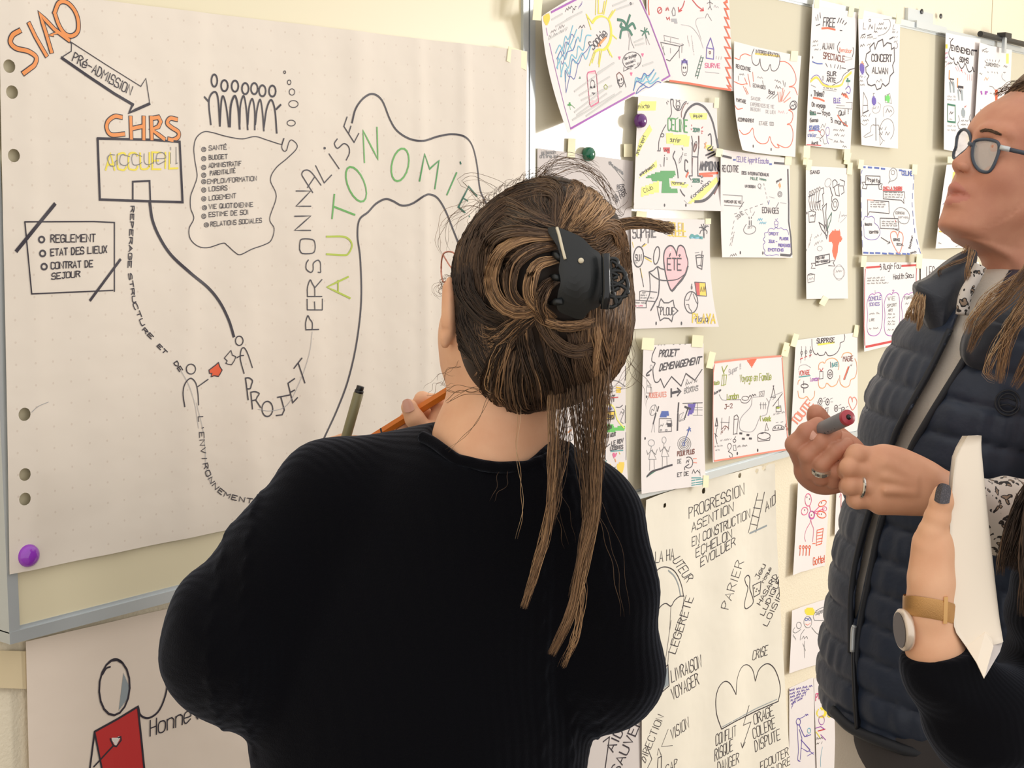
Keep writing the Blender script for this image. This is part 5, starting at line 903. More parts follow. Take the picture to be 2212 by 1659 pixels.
# AGEMENT
S = sh([(1200, 745), (1353, 735), (1357, 1045), (1208, 1062)], 'colourful timetable sheet with a yellow label, glimpsed through the loose brown hair', seed=24, edge=(.004, 0, .004, .01), n=(12, 18))
S.fr_(1180, 780, 5.53)
S.t('k', 2.6, 'MENAGEMENT', 430, 545, 820, 480, 75); S.l('r', 2.6, '770,438 855,432'); S.l('k', 1.8, '735,310 790,295 790,360 730,380', cl=True); S.l('k', 1.8, '715,320 720,370')
for x, y in ((640, 420), (688, 402), (745, 388)): S.e('k', 4, x, y, 5, 7)
S.box('fy', 835, 330, 890, 380); S.l('fy', 3, '835,310 890,320'); S.fill('fy', '665,610 815,600 810,690 668,700'); S.l('k', 2.4, '665,610 815,600 808,690 668,705', cl=True); S.t('k', 2.4, 'Boites', 680, 690, 800, 680, 50); S.t('b', 1.6, 'Londres', 690, 590, 785, 580, 34); S.c('ly', 4, '650,610 680,530 760,520 810,560 850,700 930,800')
S.fill('brg', '665,780 740,755 800,760 810,790 940,770 940,820 800,845 670,850'); S.t('k', 2, 'MAISON', 680, 825, 780, 805, 42); S.t('k', 1.9, 'LE 20 AOUT', 665, 930, 830, 890, 40); S.t('k', 2, 'LE RDV', 780, 1010, 920, 970, 50); S.t('k', 2, 'LESSIVES', 765, 1065, 915, 1045, 44); S.l('teal', 3, '770,1078 915,1065')
for x0, y0, x1 in ((520, 660, 625), (590, 695, 655), (620, 810, 650), (600, 915, 650)): S.l('k', 2, [(x0, y0), (x1, y0 - 15)]); S.l('k', 2, [(x1 - 15, y0 - 30), (x1, y0 - 15), (x1 - 12, y0)])
for i, x in enumerate((610, 643, 672, 705)): S.l('k', 4, [(x, 1040 - i * 6), (x, 1065 - i * 6)]); S.l('k', 3.4, [(x, 1080 - i * 5), (x - 4, 1170)]); S.l('teal', 2, [(x - 10, 1210), (x + 15, 1190)]); S.l('k', 1.5, [(x, 1160), (x + 10, 1195)])
S.l('k', 2, '720,1025 760,990'); S.fill('pk', '785,1110 805,1095 820,1105 845,1100 835,1130 805,1162'); S.fill('fy', '840,1250 870,1215 925,1210 930,1250 905,1335 860,1310', sm=True); S.c('k', 1.7, '595,1310 620,1300 640,1315 665,1300'); S.c('k', 1.7, '690,1300 715,1285 740,1295'); S.c('k', 1.7, '775,1280 800,1285 825,1265'); S.l('o2', 3, '820,1170 828,1200'); S.l('fy', 2, '870,1090 880,1110'); S.l('fy', 2, '720,1230 730,1255'); S.l('fy', 2, '760,1230 770,1245')
S.c('k', 2, '835,550 880,550 910,525'); S.z('g', 1.3, 880, 640, 930, 620, 36); S.c('g', 1.6, '910,570 930,600 905,670 890,720 920,745'); S.l('k', 1.8, '945,60 945,230'); S.l('k', 1.8, '945,530 942,740'); S.l('g', 1.6, '955,850 952,1180'); S.c('g', 2, '750,225 850,240 940,300'); 
S.z('g', 1.8, 215, 740, 300, 720, 50); S.z('g', 1.8, 200, 960, 240, 860, 60); S.c('k', 1.8, '195,790 250,790 340,760'); S.l('o2', 4, '262,850 300,820'); S.e('g', 2, 290, 910, 28, 40); S.z('g', 1.8, 205, 1060, 310, 1060, 44); S.z('g', 1.8, 230, 1120, 330, 1110, 44); S.e('g', 1.8, 270, 1090, 90, 90); S.done()

# ---------------------------------------------------------------- small sheets low on the right
G3 = 'small drawings on the wall under the glossy whiteboard'
def low(c, label, **k): return Sheet(c, label, bb=0.0, group=G3, **k)
S = low([(1724, 1042), (1795, 1042), (1782, 1222), (1713, 1243)], 'drawing of a pink flower person above orange boxes, below the hand with the marker', seed=31, edge=(.010, 0, 0, 0), n=(10, 12))
S.fr_(1680, 1020, 2.594)
S.e('pk', 2.6, 170, 155, 18, 35); S.e('pk', 2.4, 150, 218, 18, 22, rot=20); S.e('o3', 2.2, 250, 175, 24, 14, rot=-30); S.e('o3', 2.4, 245, 238, 26, 18, rot=15); S.e('p', 2.6, 190, 240, 16, 22); S.e('pk', 3, 190, 238, 14, 20); S.e('pk', 2, 262, 205, 12, 12)
for x, y in ((163, 140), (178, 150), (150, 212), (245, 172), (245, 235), (188, 240)): S.e('br', 1.3, x, y, 2, 3)
S.l('pk', 3, '178,190 185,220'); S.l('pk', 2.6, '205,220 235,190'); S.l('pk', 2.6, '205,225 260,205'); S.l('pk', 2, '205,230 235,235')
S.c('pk', 1.8, '185,262 180,285 160,320 150,360 155,388'); S.c('pk', 1.8, '185,265 190,290 200,320 195,390'); S.l('o3', 2.4, '220,325 255,315 245,400 215,410', cl=True)
for y in (340, 357, 375, 392): S.l('o3', 2, [(220, y), (250, y - 6)])
for x in (125, 143, 160, 178): S.e('o3', 2.8, x, 420, 5, 8); S.l('o3', 4, [(x, 430), (x - 2, 465)])
S.l('o3', 2, '195,400 210,400'); S.t('o3', 2.4, 'Gotte!', 198, 520, 262, 505, 40); S.done()
S = low([(1808, 1044), (1868, 1040), (1866, 1150), (1803, 1156)], 'small sheet with a red double arrow beside the quilted vest', seed=32, edge=(.006, 0, 0, 0), n=(8, 8))
S.fr_(1680, 1020, 2.594); S.l('r', 3, '355,125 352,280'); S.l('r', 3, '342,255 352,285 365,258'); S.l('pk', 2, '345,140 358,105 372,138'); S.l('r', 3, '380,170 378,245'); S.l('r', 2.4, '345,75 350,75'); S.done()
S = low([(1797, 1217), (1870, 1205), (1870, 1292), (1797, 1292)], 'blank white sheet edge beside the quilted vest, above the sheet with a yellow-haired figure', seed=33, n=(6, 8)); S.fr_(1680, 1020, 2.594); S.z('lg', 1, 330, 560, 380, 550, 20); S.done()
S = low([(1711, 1319), (1822, 1283), (1815, 1422), (1705, 1455)], 'sheet with a faint yellow-haired stick figure and a speech bubble', seed=34, edge=(.008, 0, 0, 0), n=(10, 10))
S.fr_(1680, 1020, 2.594)
S.fill('y', '150,775 170,760 200,765 205,795 165,800', sm=True); S.e('g', 1.5, 168, 840, 22, 32); S.e('b', 1.8, 160, 825, 8, 6); S.e('b', 1.8, 178, 823, 8, 6); S.c('sal', 1.5, '155,850 168,856 182,845'); S.c('g', 1.6, '205,830 200,805 225,770 290,745 320,740'); S.c('g', 1.6, '205,830 260,830 320,820'); S.t('g', 1.5, 'Super tout !', 212, 800, 310, 770, 24)
S.e('g', 1.5, 118, 858, 14, 18); S.c('g', 1.5, '95,870 85,890 100,900 130,880'); S.c('g', 1.5, '150,880 130,910 125,940'); S.c('g', 1.5, '190,870 215,900 245,915 265,890'); S.l('g', 1.5, '250,920 275,925'); S.l('g', 1.5, '262,900 275,885'); S.c('g', 1.5, '150,945 148,985 150,1040'); S.z('g', 1.4, 135, 935, 182, 930, 18); S.z('g', 1.3, 85, 915, 100, 940, 12); S.c('g', 1.4, '140,960 155,1000'); S.done()
S = low([(1705, 1487), (1757, 1463), (1764, 1690), (1706, 1720)], 'sheet of violet handwriting above a violet stick figure', seed=35, n=(8, 14))
S.fr_(1680, 1020, 2.594)
for i in range(6): S.z('v', 1.8, 62 + i * 3, 1228 + i * 19, 195 - i * 12 - (i == 5) * 40, 1200 + i * 16, 12)
S.e('v', 2.4, 115, 1398, 12, 18); S.c('v', 2.4, '108,1415 112,1480 115,1560 112,1610 125,1620'); S.c('v', 2.4, '120,1415 130,1440 150,1480 165,1470'); S.l('v', 2.4, '130,1500 180,1555'); S.l('v', 2, '120,1440 135,1490 130,1560 125,1610'); S.l('v', 2, '125,1380 165,1360'); S.e('lb', 2, 175, 1448, 9, 14); S.l('v', 2.4, '160,1480 185,1470'); S.l('v', 1.8, '165,1590 200,1570'); S.l('v', 1.8, '175,1560 200,1580'); S.z('v', 1.6, 150, 1365, 175, 1360, 12); S.l('v', 2, '130,1545 165,1565 180,1560'); S.done()
S = low([(1758, 1466), (1830, 1440), (1830, 1660), (1765, 1690)], 'sheet with pink letters and a small yellow-haired figure in colours', seed=36, base=.003, n=(8, 14))
S.fr_(1680, 1020, 2.594)
S.t('pk', 3.4, 'PER', 212, 1280, 262, 1250, 36); S.t('pk', 3, 'L', 262, 1295, 278, 1290, 30); S.fill('y', '215,1355 225,1330 255,1318 275,1340 265,1370 235,1375', sm=True); S.e('p', 1.8, 245, 1390, 16, 25); S.l('p', 2.4, '210,1435 240,1425 262,1440'); S.l('r', 3, '225,1450 265,1440'); S.l('y', 3, '215,1455 235,1485'); S.l('p', 2, '240,1470 268,1500'); S.z('k', 1.3, 215, 1500, 260, 1490, 14); S.z('k', 1.3, 215, 1525, 250, 1520, 14); S.e('y', 2.5, 290, 1360, 12, 12); S.c('lb', 1.6, '250,1540 240,1600 240,1650'); S.done()

# ---------------------------------------------------------------- magnets
def magnet(px, py, rpx, col, label, off=OB + .004):
    uv = on_wall(px, py, off); c = wp(uv[0], off, uv[1]); r = rpx * proj(c)[2] / F
    m = mat('glossy_plastic_' + col[0], rgb(*col[1]), 0.12, coat=.5)
    b = MB(); b.lathe(c, WN, [(-.003, r * .94), (0, r), (.004, r), (.008, r * .9), (.0105, r * .68), (.012, r * .35), (.0124, r * .05)], 28)
    obj('magnet', b.verts(), b.f, m, smooth=True, label=label, cat='magnet', group='round magnets on the boards')
magnet(57, 1199, 25.5, ('purple', (150, 60, 190)), 'shiny purple magnet holding the lower corner of the big sheet on the cream board')
magnet(1381, 261, 15.5, ('plum', (105, 45, 125)), 'dark purple magnet at the edge of the green and yellow name drawing', OB + .014)
magnet(1269, 333, 15.5, ('green', (10, 105, 75)), 'green magnet on the pale sheet above the brown hair')
# ---------------------------------------------------------------- sculpting toolkit: smooth unions of tapered limbs and ellipsoids, meshed once per body
import openvdb
def nrm(v): v = np.asarray(v, float); return v / (np.linalg.norm(v) + 1e-12)
def d_cone(p, a, b, ra, rb):
    a = np.asarray(a, float); b = np.asarray(b, float)
    ba = b - a; L2 = ba @ ba
    h = np.clip(((p - a) @ ba) / L2, 0, 1)
    return np.linalg.norm(p - a - h[..., None] * ba, axis=-1) - (ra + (rb - ra) * h)
def d_ell(p, c, r, R=None):
    q = p - np.asarray(c, float)
    if R is not None: q = q @ np.asarray(R, float).T
    r = np.asarray(r, float)
    k0 = np.linalg.norm(q / r, axis=-1); k1 = np.linalg.norm(q / (r * r), axis=-1) + 1e-9
    return k0 * (k0 - 1) / k1
def smin(a, b, k):
    if k <= 0: return np.minimum(a, b)
    h = np.clip(.5 + .5 * (b - a) / k, 0, 1)
    return b * (1 - h) + a * h - k * h * (1 - h)
class Body:
    """list of shapes blended together; points are world coordinates"""
    def __init__(s, k=.01): s.ops = []; s.k = k; s.lo = np.full(3, 9e9); s.hi = -s.lo; s.post = None
    def grow(s, c, r):
        c = np.asarray(c, float); s.lo = np.minimum(s.lo, c - r); s.hi = np.maximum(s.hi, c + r)
    def cone(s, a, b, ra, rb=None, k=None):
        rb = ra if rb is None else rb; s.ops.append(('u', lambda p: d_cone(p, a, b, ra, rb), s.k if k is None else k)); s.grow(a, ra); s.grow(b, rb); return s
    def chain(s, pts, rads, k=None):
        for i in range(len(pts) - 1): s.cone(pts[i], pts[i + 1], rads[i], rads[i + 1], k)
        return s
    def ell(s, c, r, R=None, k=None): s.ops.append(('u', lambda p: d_ell(p, c, r, R), s.k if k is None else k)); s.grow(c, max(r)); return s
    def sub(s, c, r, R=None, k=None): s.ops.append(('s', lambda p: d_ell(p, c, r, R), s.k if k is None else k)); return s
    def subcone(s, a, b, ra, rb, k=.002): s.ops.append(('s', lambda p: d_cone(p, a, b, ra, rb), k)); return s
    def __call__(s, p):
        d = None
        for op, f, k in s.ops:
            e = f(p)
            if d is None: d = e
            elif op == 'u': d = smin(d, e, k)
            else: d = -smin(-d, e, k)
        if s.post: d = s.post(p, d)
        return d
    def mesh(s, vox):
        m = vox * 4; lo = s.lo - m; hi = s.hi + m
        n = np.ceil((hi - lo) / vox).astype(int) + 1
        ax = [lo[i] + vox * np.arange(n[i]) for i in range(3)]
        B = 8; nb = -(-n // B); n = nb * B                       # coarse blocks first, fine samples only near the skin
        cx = [lo[i] + vox * (np.arange(nb[i]) * B + (B - 1) / 2) for i in range(3)]
        C = s(np.stack(np.meshgrid(*cx, indexing='ij'), -1))
        D = np.repeat(np.repeat(np.repeat(C, B, 0), B, 1), B, 2).astype(np.float32)
        act = np.argwhere(np.abs(C) < vox * B * 1.5 + .004)
        loc = np.stack(np.meshgrid(*([np.arange(B)] * 3), indexing='ij'), -1).reshape(-1, 3)
        for i in range(0, len(act), 600):
            a = act[i:i + 600]; ix = a[:, None, :] * B + loc[None]
            D[ix[..., 0], ix[..., 1], ix[..., 2]] = s(lo + vox * ix)
        g = openvdb.FloatGrid(background=1.0); g.copyFromArray(np.ascontiguousarray(D))
        pts, tri, quad = g.convertToPolygons(isovalue=0.0, adaptivity=0.0)
        v = pts.astype(float) * vox + lo
        f = quad.astype(int)[:, ::-1].tolist() + tri.astype(int)[:, ::-1].tolist()
        return v, f
    def trace(s, px, py, d0, d1=None, n=26):
        """depth of the surface seen at pixels; nan where missed"""
        px = np.asarray(px, float); r = rays(px, py); t = np.full(px.shape, float(d0)); L = np.linalg.norm(r, axis=-1)
        for _ in range(n):
            d = s(CAM + r * t[..., None]); t = t + d * .92 / L
        d = s(CAM + r * t[..., None])
        return np.where((np.abs(d) < .003) & (t < d0 + 1.2), t, np.nan)
def PX(r, dep): return r * dep / F
def V3(r=0, u=0, f=0): return XR * r + ZU * u + FH * f
def frame(x, y, z): return np.array([nrm(x), nrm(y), nrm(z)])
CAMF = frame(XR, FH, ZU)

def skin(name, col, dark):
    return mat(name, col, 0.5, spec=.35, vary=(28, dark, .35, .75), bump=(420, .12, .0006), sss=.06)
SK1 = skin('skin_warm', rgb(234, 184, 148), rgb(224, 168, 132))
SK2 = skin('skin_lit', rgb(228, 172, 138), rgb(214, 154, 122))  # lit copy of the vest wearer's skin, lighter for the near hand
SK2b = skin('skin_shaded', rgb(204, 146, 118), rgb(190, 128, 104))  # shaded copy of that skin, for the dim face and far hand
NAIL = mat('nail', rgb(226, 172, 150), .3)

def knit(name, col, n_u, n_v, strength, cable=True):
    m = mat(name, col, 0.9, spec=.08, sheen=.16); nt = m.node_tree; b = nt.nodes['Principled BSDF']
    b.inputs['Sheen Roughness'].default_value = .45; b.inputs['Sheen Tint'].default_value = (.55, .62, .8, 1)
    tc = nt.nodes.new('ShaderNodeTexCoord')
    w = nt.nodes.new('ShaderNodeTexWave'); w.wave_type = 'BANDS'; w.bands_direction = 'Y'; w.inputs['Scale'].default_value = n_u; w.inputs['Distortion'].default_value = 1.2 if cable else .4; w.inputs['Detail Scale'].default_value = 1.0
    w2 = nt.nodes.new('ShaderNodeTexWave'); w2.wave_type = 'BANDS'; w2.bands_direction = 'Z'; w2.inputs['Scale'].default_value = n_v; w2.inputs['Distortion'].default_value = 2.0; w2.inputs['Detail Scale'].default_value = 2.0
    nz = nt.nodes.new('ShaderNodeTexNoise'); nz.inputs['Scale'].default_value = 700; nz.inputs['Detail'].default_value = 2
    for q in (w, w2, nz): nt.links.new(tc.outputs['Object'], q.inputs['Vector'])
    a = nt.nodes.new('ShaderNodeMath'); a.operation = 'MULTIPLY_ADD'; nt.links.new(w.outputs['Fac'], a.inputs[0]); a.inputs[1].default_value = 1.0; nt.links.new(nz.outputs['Fac'], a.inputs[2])
    c = nt.nodes.new('ShaderNodeMath'); c.operation = 'MULTIPLY_ADD'; nt.links.new(w2.outputs['Fac'], c.inputs[0]); c.inputs[1].default_value = .15; nt.links.new(a.outputs[0], c.inputs[2])
    bp = nt.nodes.new('ShaderNodeBump'); bp.inputs['Strength'].default_value = strength; bp.inputs['Distance'].default_value = .004
    nt.links.new(c.outputs[0], bp.inputs['Height']); nt.links.new(bp.outputs['Normal'], b.inputs['Normal'])
    return m
KNIT = knit('navy_cable_knit', rgb(6, 6, 10), 34, 40, .22)
KNIT2 = knit('black_rib_knit', rgb(9, 9, 13), 60, 30, .10, False)

HAIRC = {}
def hairmat(i, col):
    m = mat('hair_%d' % i, col, 0.55, spec=.3); HAIRC[i] = m; return m
for i, c_ in enumerate(((50, 39, 32), (76, 58, 45), (106, 83, 63), (150, 117, 86), (184, 147, 108), (205, 176, 138))): hairmat(i, rgb(*c_))
def whole(a): return a
class Strands:
    def __init__(s, seed): s.rs = np.random.RandomState(seed); s.V = []; s.Fc = []; s.M = []; s.n = 0
    def add(s, pts, rad, m):
        """pts k x n x 3 (k strands), tapered triangular tubes"""
        k, n = pts.shape[:2]
        t = np.gradient(pts, axis=1); t /= np.linalg.norm(t, axis=2, keepdims=True) + 1e-12
        a = np.cross(t, np.array([.21, .35, .91])); a /= np.linalg.norm(a, axis=2, keepdims=True) + 1e-12; b = np.cross(t, a)
        u = np.linspace(0, 1, n); prof = np.minimum(1, (1 - u) * 5 + .15) * np.minimum(1, u * 8 + .4)
        r = rad[:, None, None] * prof[None, :, None]
        th = np.arange(3) * 2.0944
        v = pts[:, :, None, :] + r[..., None] * (np.cos(th)[None, None, :, None] * a[:, :, None, :] + np.sin(th)[None, None, :, None] * b[:, :, None, :])
        s.V.append(v.reshape(-1, 3))
        i = np.arange(n - 1)[:, None] * 3; j = np.arange(3)[None, :]; j2 = (j + 1) % 3
        q = np.stack([i + j, i + j2, i + 3 + j2, i + 3 + j], -1).reshape(-1, 4)
        allq = (q[None] + (np.arange(k) * n * 3)[:, None, None] + s.n).reshape(-1, 4)
        s.Fc.append(allq); s.M.append(np.repeat(m, (n - 1) * 3)); s.n += k * n * 3
    def lock(s, path, N, w0, w1, surf=None, dep=1.5, lift=.004, cols=(1, 2), rad=(.0004, .0008), n=16, wob=2.5, thick=.006, wm=None, d1=None):
        """N strands following a px path; spread w0 -> w1 px; lies on `surf` where there is one, else at depth dep (-> d1)"""
        if isinstance(path, str): path = [tuple(map(float, q.split(','))) for q in path.split()]
        g = smoothpts(path, k=8); L = np.r_[0, np.cumsum(np.linalg.norm(np.diff(g, axis=0), axis=1))]; u = np.linspace(0, 1, n)
        g = np.stack([np.interp(u * L[-1], L, g[:, 0]), np.interp(u * L[-1], L, g[:, 1])], -1)
        t = np.gradient(g, axis=0); t /= np.linalg.norm(t, axis=1, keepdims=True) + 1e-9; nn = np.stack([-t[:, 1], t[:, 0]], -1)
        o = s.rs.uniform(-1, 1, N); w = np.interp(u, [0, .5, 1], [w0, (w0 + w1) / 2 if wm is None else wm, w1])
        ph = s.rs.rand(N, 3) * 6.28; fr = s.rs.uniform(1, 3, (N, 2))
        lat = o[:, None] * w[None] + wob * (np.sin(ph[:, :1] + fr[:, :1] * 3 * u[None]) + .5 * np.sin(ph[:, 1:2] + fr[:, 1:] * 8 * u[None]))
        q = g[None] + lat[..., None] * nn[None]
        q += (s.rs.rand(N, 1, 1) - .5) * 10 * (t[None])
        lf = lift + thick * s.rs.rand(N)[:, None] * np.sin(np.clip(u, .03, 1) * 3.0)[None]
        dd = np.full(q.shape[:2], float(dep)) if d1 is None else np.broadcast_to(np.linspace(dep, d1, n), q.shape[:2]).copy()
        if surf is not None:
            z = surf.trace(q[..., 0], q[..., 1], dep - .35)
            cx_, cy_, _ = proj((surf.lo + surf.hi) / 2)
            for _ in range(5):
                bad = np.isnan(z)
                if not bad.any(): break
                q[bad] += (np.array([cx_, cy_]) - q[bad]) * .035; z[bad] = surf.trace(q[..., 0][bad], q[..., 1][bad], dep - .35)
            for i in range(N):
                zi = z[i]; ok = ~np.isnan(zi)
                if ok.sum() > 1: dd[i] = np.interp(u, u[ok], zi[ok])
            # keep depth smooth along the strand
            ker = np.array([.25, .5, .25])
            for _ in range(2): dd[:, 1:-1] = dd[:, :-2] * .25 + dd[:, 1:-1] * .5 + dd[:, 2:] * .25
        dd = dd - lf
        P = CAM + rays(q[..., 0], q[..., 1]) * dd[..., None]
        s.add(P, s.rs.uniform(rad[0], rad[1], N), s.rs.choice(cols, N))
        return s
    def build(s, name, root, **k):
        V = np.concatenate(s.V); Fq = np.concatenate(s.Fc); M = np.concatenate(s.M)
        return part(name, V, Fq, None, root, mats=[HAIRC[i] for i in range(6)], fmat=M, kind='stuff', smooth=True, **k)
def fingers(b, chains, scale=1.0, k=.004):
    """chains: lists of (px, py, depth, radius mm)"""
    for ch in chains:
        pts = [at(c_[0], c_[1], c_[2]) for c_ in ch]; rd = [c_[3] * .001 * scale for c_ in ch]
        fb = Body(k)
        for i in range(len(pts) - 1): b.cone(pts[i], pts[i + 1], rd[i], rd[i + 1], k)
        for p_, r_ in zip(pts[1:-1], rd[1:-1]): b.ell(p_, (r_ * 1.03,) * 3, k=.003)
def nailat(px, py, dep, r, up, root, m=NAIL, w=1.0, look=None):
    """small curved plate on a fingertip; up: pixel direction of the nail's length"""
    c = at(px, py, dep); a = nrm(XR * up[0] - ZU * up[1]); n_ = nrm((CAM - c) if look is None else look); b_ = nrm(np.cross(n_, a)); a = nrm(np.cross(b_, n_))
    mb = MB(); N = 9; vs = []
    for i in range(N):
        for j in range(N):
            x = (i / (N - 1) * 2 - 1); y = (j / (N - 1) * 2 - 1)
            rr = math.sqrt(1 - .45 * y * y) if y > 0 else 1
            vs.append(c + b_ * x * r * w * rr + a * y * r * 1.3 * math.sqrt(max(0, 1 - .35 * x * x)) + n_ * (r * .35 * (1 - x * x) - .0004))
    mb.add(vs, [(i * N + j, (i + 1) * N + j, (i + 1) * N + j + 1, i * N + j + 1) for i in range(N - 1) for j in range(N - 1)])
    return mb.part('fingernail', m, root, smooth=True)
# ================================================================ the woman drawing, seen from behind
D1 = 1.52
def p1(x, y, d=0.0): return at(x, y, D1 + d)
r1 = lambda px: px * D1 / F
W1 = empty('person', (float(p1(960, 1200)[0]), float(p1(960, 1200)[1]), 0), 'person in black knit sweater seen from behind, brown hair in a claw clip', 'person')
b = Body(.018)
b.ell(p1(1180, 620), (.082, .095, .108), CAMF)                       # skull
b.ell(p1(1085, 720, .035), (.058, .075, .068), CAMF)                  # lower face, turned away
b.ell(p1(1015, 735, .05), (.033, .05, .052), CAMF)
b.cone(p1(1010, 800, .045), p1(1150, 790, .02), .022, .03)            # jaw line
b.cone(p1(1100, 800, .025), p1(1060, 975, .042), .051, .0565)
b.cone(p1(1060, 960, .045), p1(1030, 1110, .10), .0565, .07, k=.03)
# ear
b.ell(p1(972, 668, -.012), (.0075, .019, .034), CAMF, k=.006)
b.ell(p1(961, 728, -.012), (.006, .009, .012), CAMF, k=.004)
b.cone(p1(965, 620, -.022), p1(962, 700, -.02), .0045, .0045, k=.003)
head = b
# trunk and arms under the knitwear (hidden) so that hands belong to one body
b.cone(p1(760, 1090, .06), p1(1190, 1120, .05), .04, .04, k=.04)
hd = D1 + .27
b.chain([p1(740, 1090, .05), p1(500, 1440, .06), at(735, 1010, hd)], [.04, .036, .024], k=.02)
b.chain([p1(1240, 1140, .05), p1(1290, 1450, .08), at(985, 960, hd)], [.04, .036, .025], k=.02)
# right hand round the orange pencil
b.ell(at(975, 925, hd), (.03, .018, .036), CAMF)
fingers(b, [[(985, 955, hd, 12), (925, 935, hd - .012, 11.5), (896, 905, hd - .02, 11), (884, 880, hd - .022, 10)],
            [(985, 900, hd, 10), (945, 868, hd + .0, 9), (912, 862, hd - .002, 8.5), (888, 890, hd + .008, 8)],
            [(985, 925, hd + .02, 10), (925, 895, hd + .02, 9), (880, 905, hd + .012, 8.5), (868, 925, hd + .012, 8)],
            [(985, 940, hd + .03, 10), (920, 925, hd + .03, 9), (875, 925, hd + .02, 8.5), (880, 950, hd + .016, 8)],
            [(985, 960, hd + .03, 9), (930, 950, hd + .03, 8), (895, 955, hd + .02, 7.5), (900, 968, hd + .016, 7)]])
# left hand holding the olive pen low behind the shoulder
b.ell(at(745, 1000, hd), (.036, .02, .03), CAMF)
fingers(b, [[(760, 1000, hd, 11), (765, 960, hd - .006, 10), (790, 957, hd - .01, 9)],
            [(720, 990, hd, 10), (716, 962, hd, 9), (742, 950, hd - .002, 8.5)],
            [(735, 995, hd + .02, 10), (735, 970, hd + .012, 9), (760, 958, hd + .006, 8.5)],
            [(770, 1000, hd + .02, 9), (775, 975, hd + .01, 8), (800, 962, hd, 7.5)]])
v, f = b.mesh(.0028)
part('body', v, f, SK1, W1, smooth=True)
nailat(881, 876, hd - .0315, .0062, (-.3, -1), W1)

# sweater
s_ = Body(.035)
s_.ell(p1(985, 1230, .09), (.175, .115, .16), CAMF)
s_.ell(p1(900, 1560, .10), (.19, .125, .22), CAMF)
s_.ell(p1(905, 1900, .10), (.19, .13, .2), CAMF)
s_.cone(p1(740, 1075, .07), p1(1240, 1140, .07), .055, .052)
s_.cone(p1(985, 1062, .038), p1(1125, 1072, .038), .063, .061)
s_.cone(p1(1180, 1060, .045), p1(1250, 1090, .06), .045, .045)
s_.cone(p1(830, 1040, .07), p1(960, 1030, .06), .036, .034)
s_.chain([p1(700, 1085, .06), p1(585, 1240, .05), p1(505, 1400, .05), p1(530, 1490, .06)], [.062, .057, .062, .042])
s_.ell(p1(455, 1395, .05), (.042, .055, .06), CAMF)
s_.chain([p1(500, 1440, .06), p1(600, 1250, .19), at(738, 1030, hd - .03)], [.058, .05, .034])
s_.chain([p1(1265, 1150, .06), p1(1318, 1290, .05), p1(1325, 1440, .06), p1(1322, 1510, .08)], [.055, .048, .046, .03])
s_.chain([p1(1310, 1450, .08), p1(1200, 1250, .20), at(1010, 975, hd + .01)], [.05, .045, .032])
def knitpost(p, d):
    q = (p - p1(960, 1200)); x = q @ XR; z = q[..., 2]; y = q @ FH
    fold = .0035 * np.sin(46 * x + 18 * z + 3 * np.sin(9 * z)) * np.clip((np.abs(x + .0) - .13) * 9, 0, 1) + .004 * np.sin(21 * z + 9 * x + 2) * np.clip((np.abs(x) - .1) * 6, 0, 1)
    # raised cables run down the right shoulder and sleeve
    cab = 0
    for x0 in (.165, .135, .105, -.235, -.205):
        xx = x - x0 - .012 * z - .05 * np.clip(z + .1, 0, 1) * (-1 if x0 > 0 else 1) * .6
        cab = cab + np.exp(-(xx / .0055) ** 2) * (1.2 + .9 * np.sin(230 * z + 2.2 * np.sign(xx + 1e-9)))
    edge = .0012 * np.sin(520 * z + 300 * x)
    return d + fold - .0015 * cab * (z > -.45) + edge * .12
s_.post = knitpost
s_.k = .012
s_.sub(p1(1056, 930, .0), (.064, .12, .0345), frame(XR + ZU * .0, FH, ZU), k=.008)
v, f = s_.mesh(.0034)
part('sweater', v, f, KNIT, W1, smooth=True)
# ribbed neckline band follows the cut
nk = []
for t in np.linspace(0, 1, 40):
    x = np.interp(t, [0, .12, .3, .5, .7, .9, 1], [912, 932, 985, 1062, 1140, 1190, 1225]); y = np.interp(t, [0, .12, .3, .5, .7, .9, 1], [936, 946, 985, 1003, 1001, 980, 955])
    nk.append((x, y))
nk = smoothpts(nk[::3], k=5); zz = np.interp(nk[:, 0], [912, 960, 1060, 1160, 1225], [.012, -.010, -.021, -.010, .012]) + D1
mb = MB(); mb.tube(at(nk[:, 0], nk[:, 1] + 7, zz), .0062, 10); mb.part('neck_band', KNIT, W1, smooth=True)
# trousers and shoes below the frame
b = Body(.03)
hipc = p1(905, 2050, .1)
for sx in (-1, 1):
    k0 = hipc + XR * sx * .09; kn = np.array([k0[0], k0[1], .5]) + XR * sx * .01; an = np.array([kn[0], kn[1], .09])
    b.chain([k0, kn, an], [.095, .065, .05])
b.ell(hipc, (.18, .13, .13), CAMF)
v, f = b.mesh(.012); part('trousers', v, f, mat('dark_denim', rgb(40, 44, 56), .8), W1, smooth=True)
for sx in (-1, 1):
    k0 = hipc + XR * sx * .1; b = Body(.02); c0 = np.array([k0[0], k0[1], .045]); b.cone(c0 - FH * .05, c0 + FH * .13 , .044, .036); b.post = lambda p, d: np.maximum(d, .002 - p[..., 2])
    v, f = b.mesh(.008); part('shoe', v, f, mat('shoe_leather', rgb(40, 36, 34), .5), W1, smooth=True)

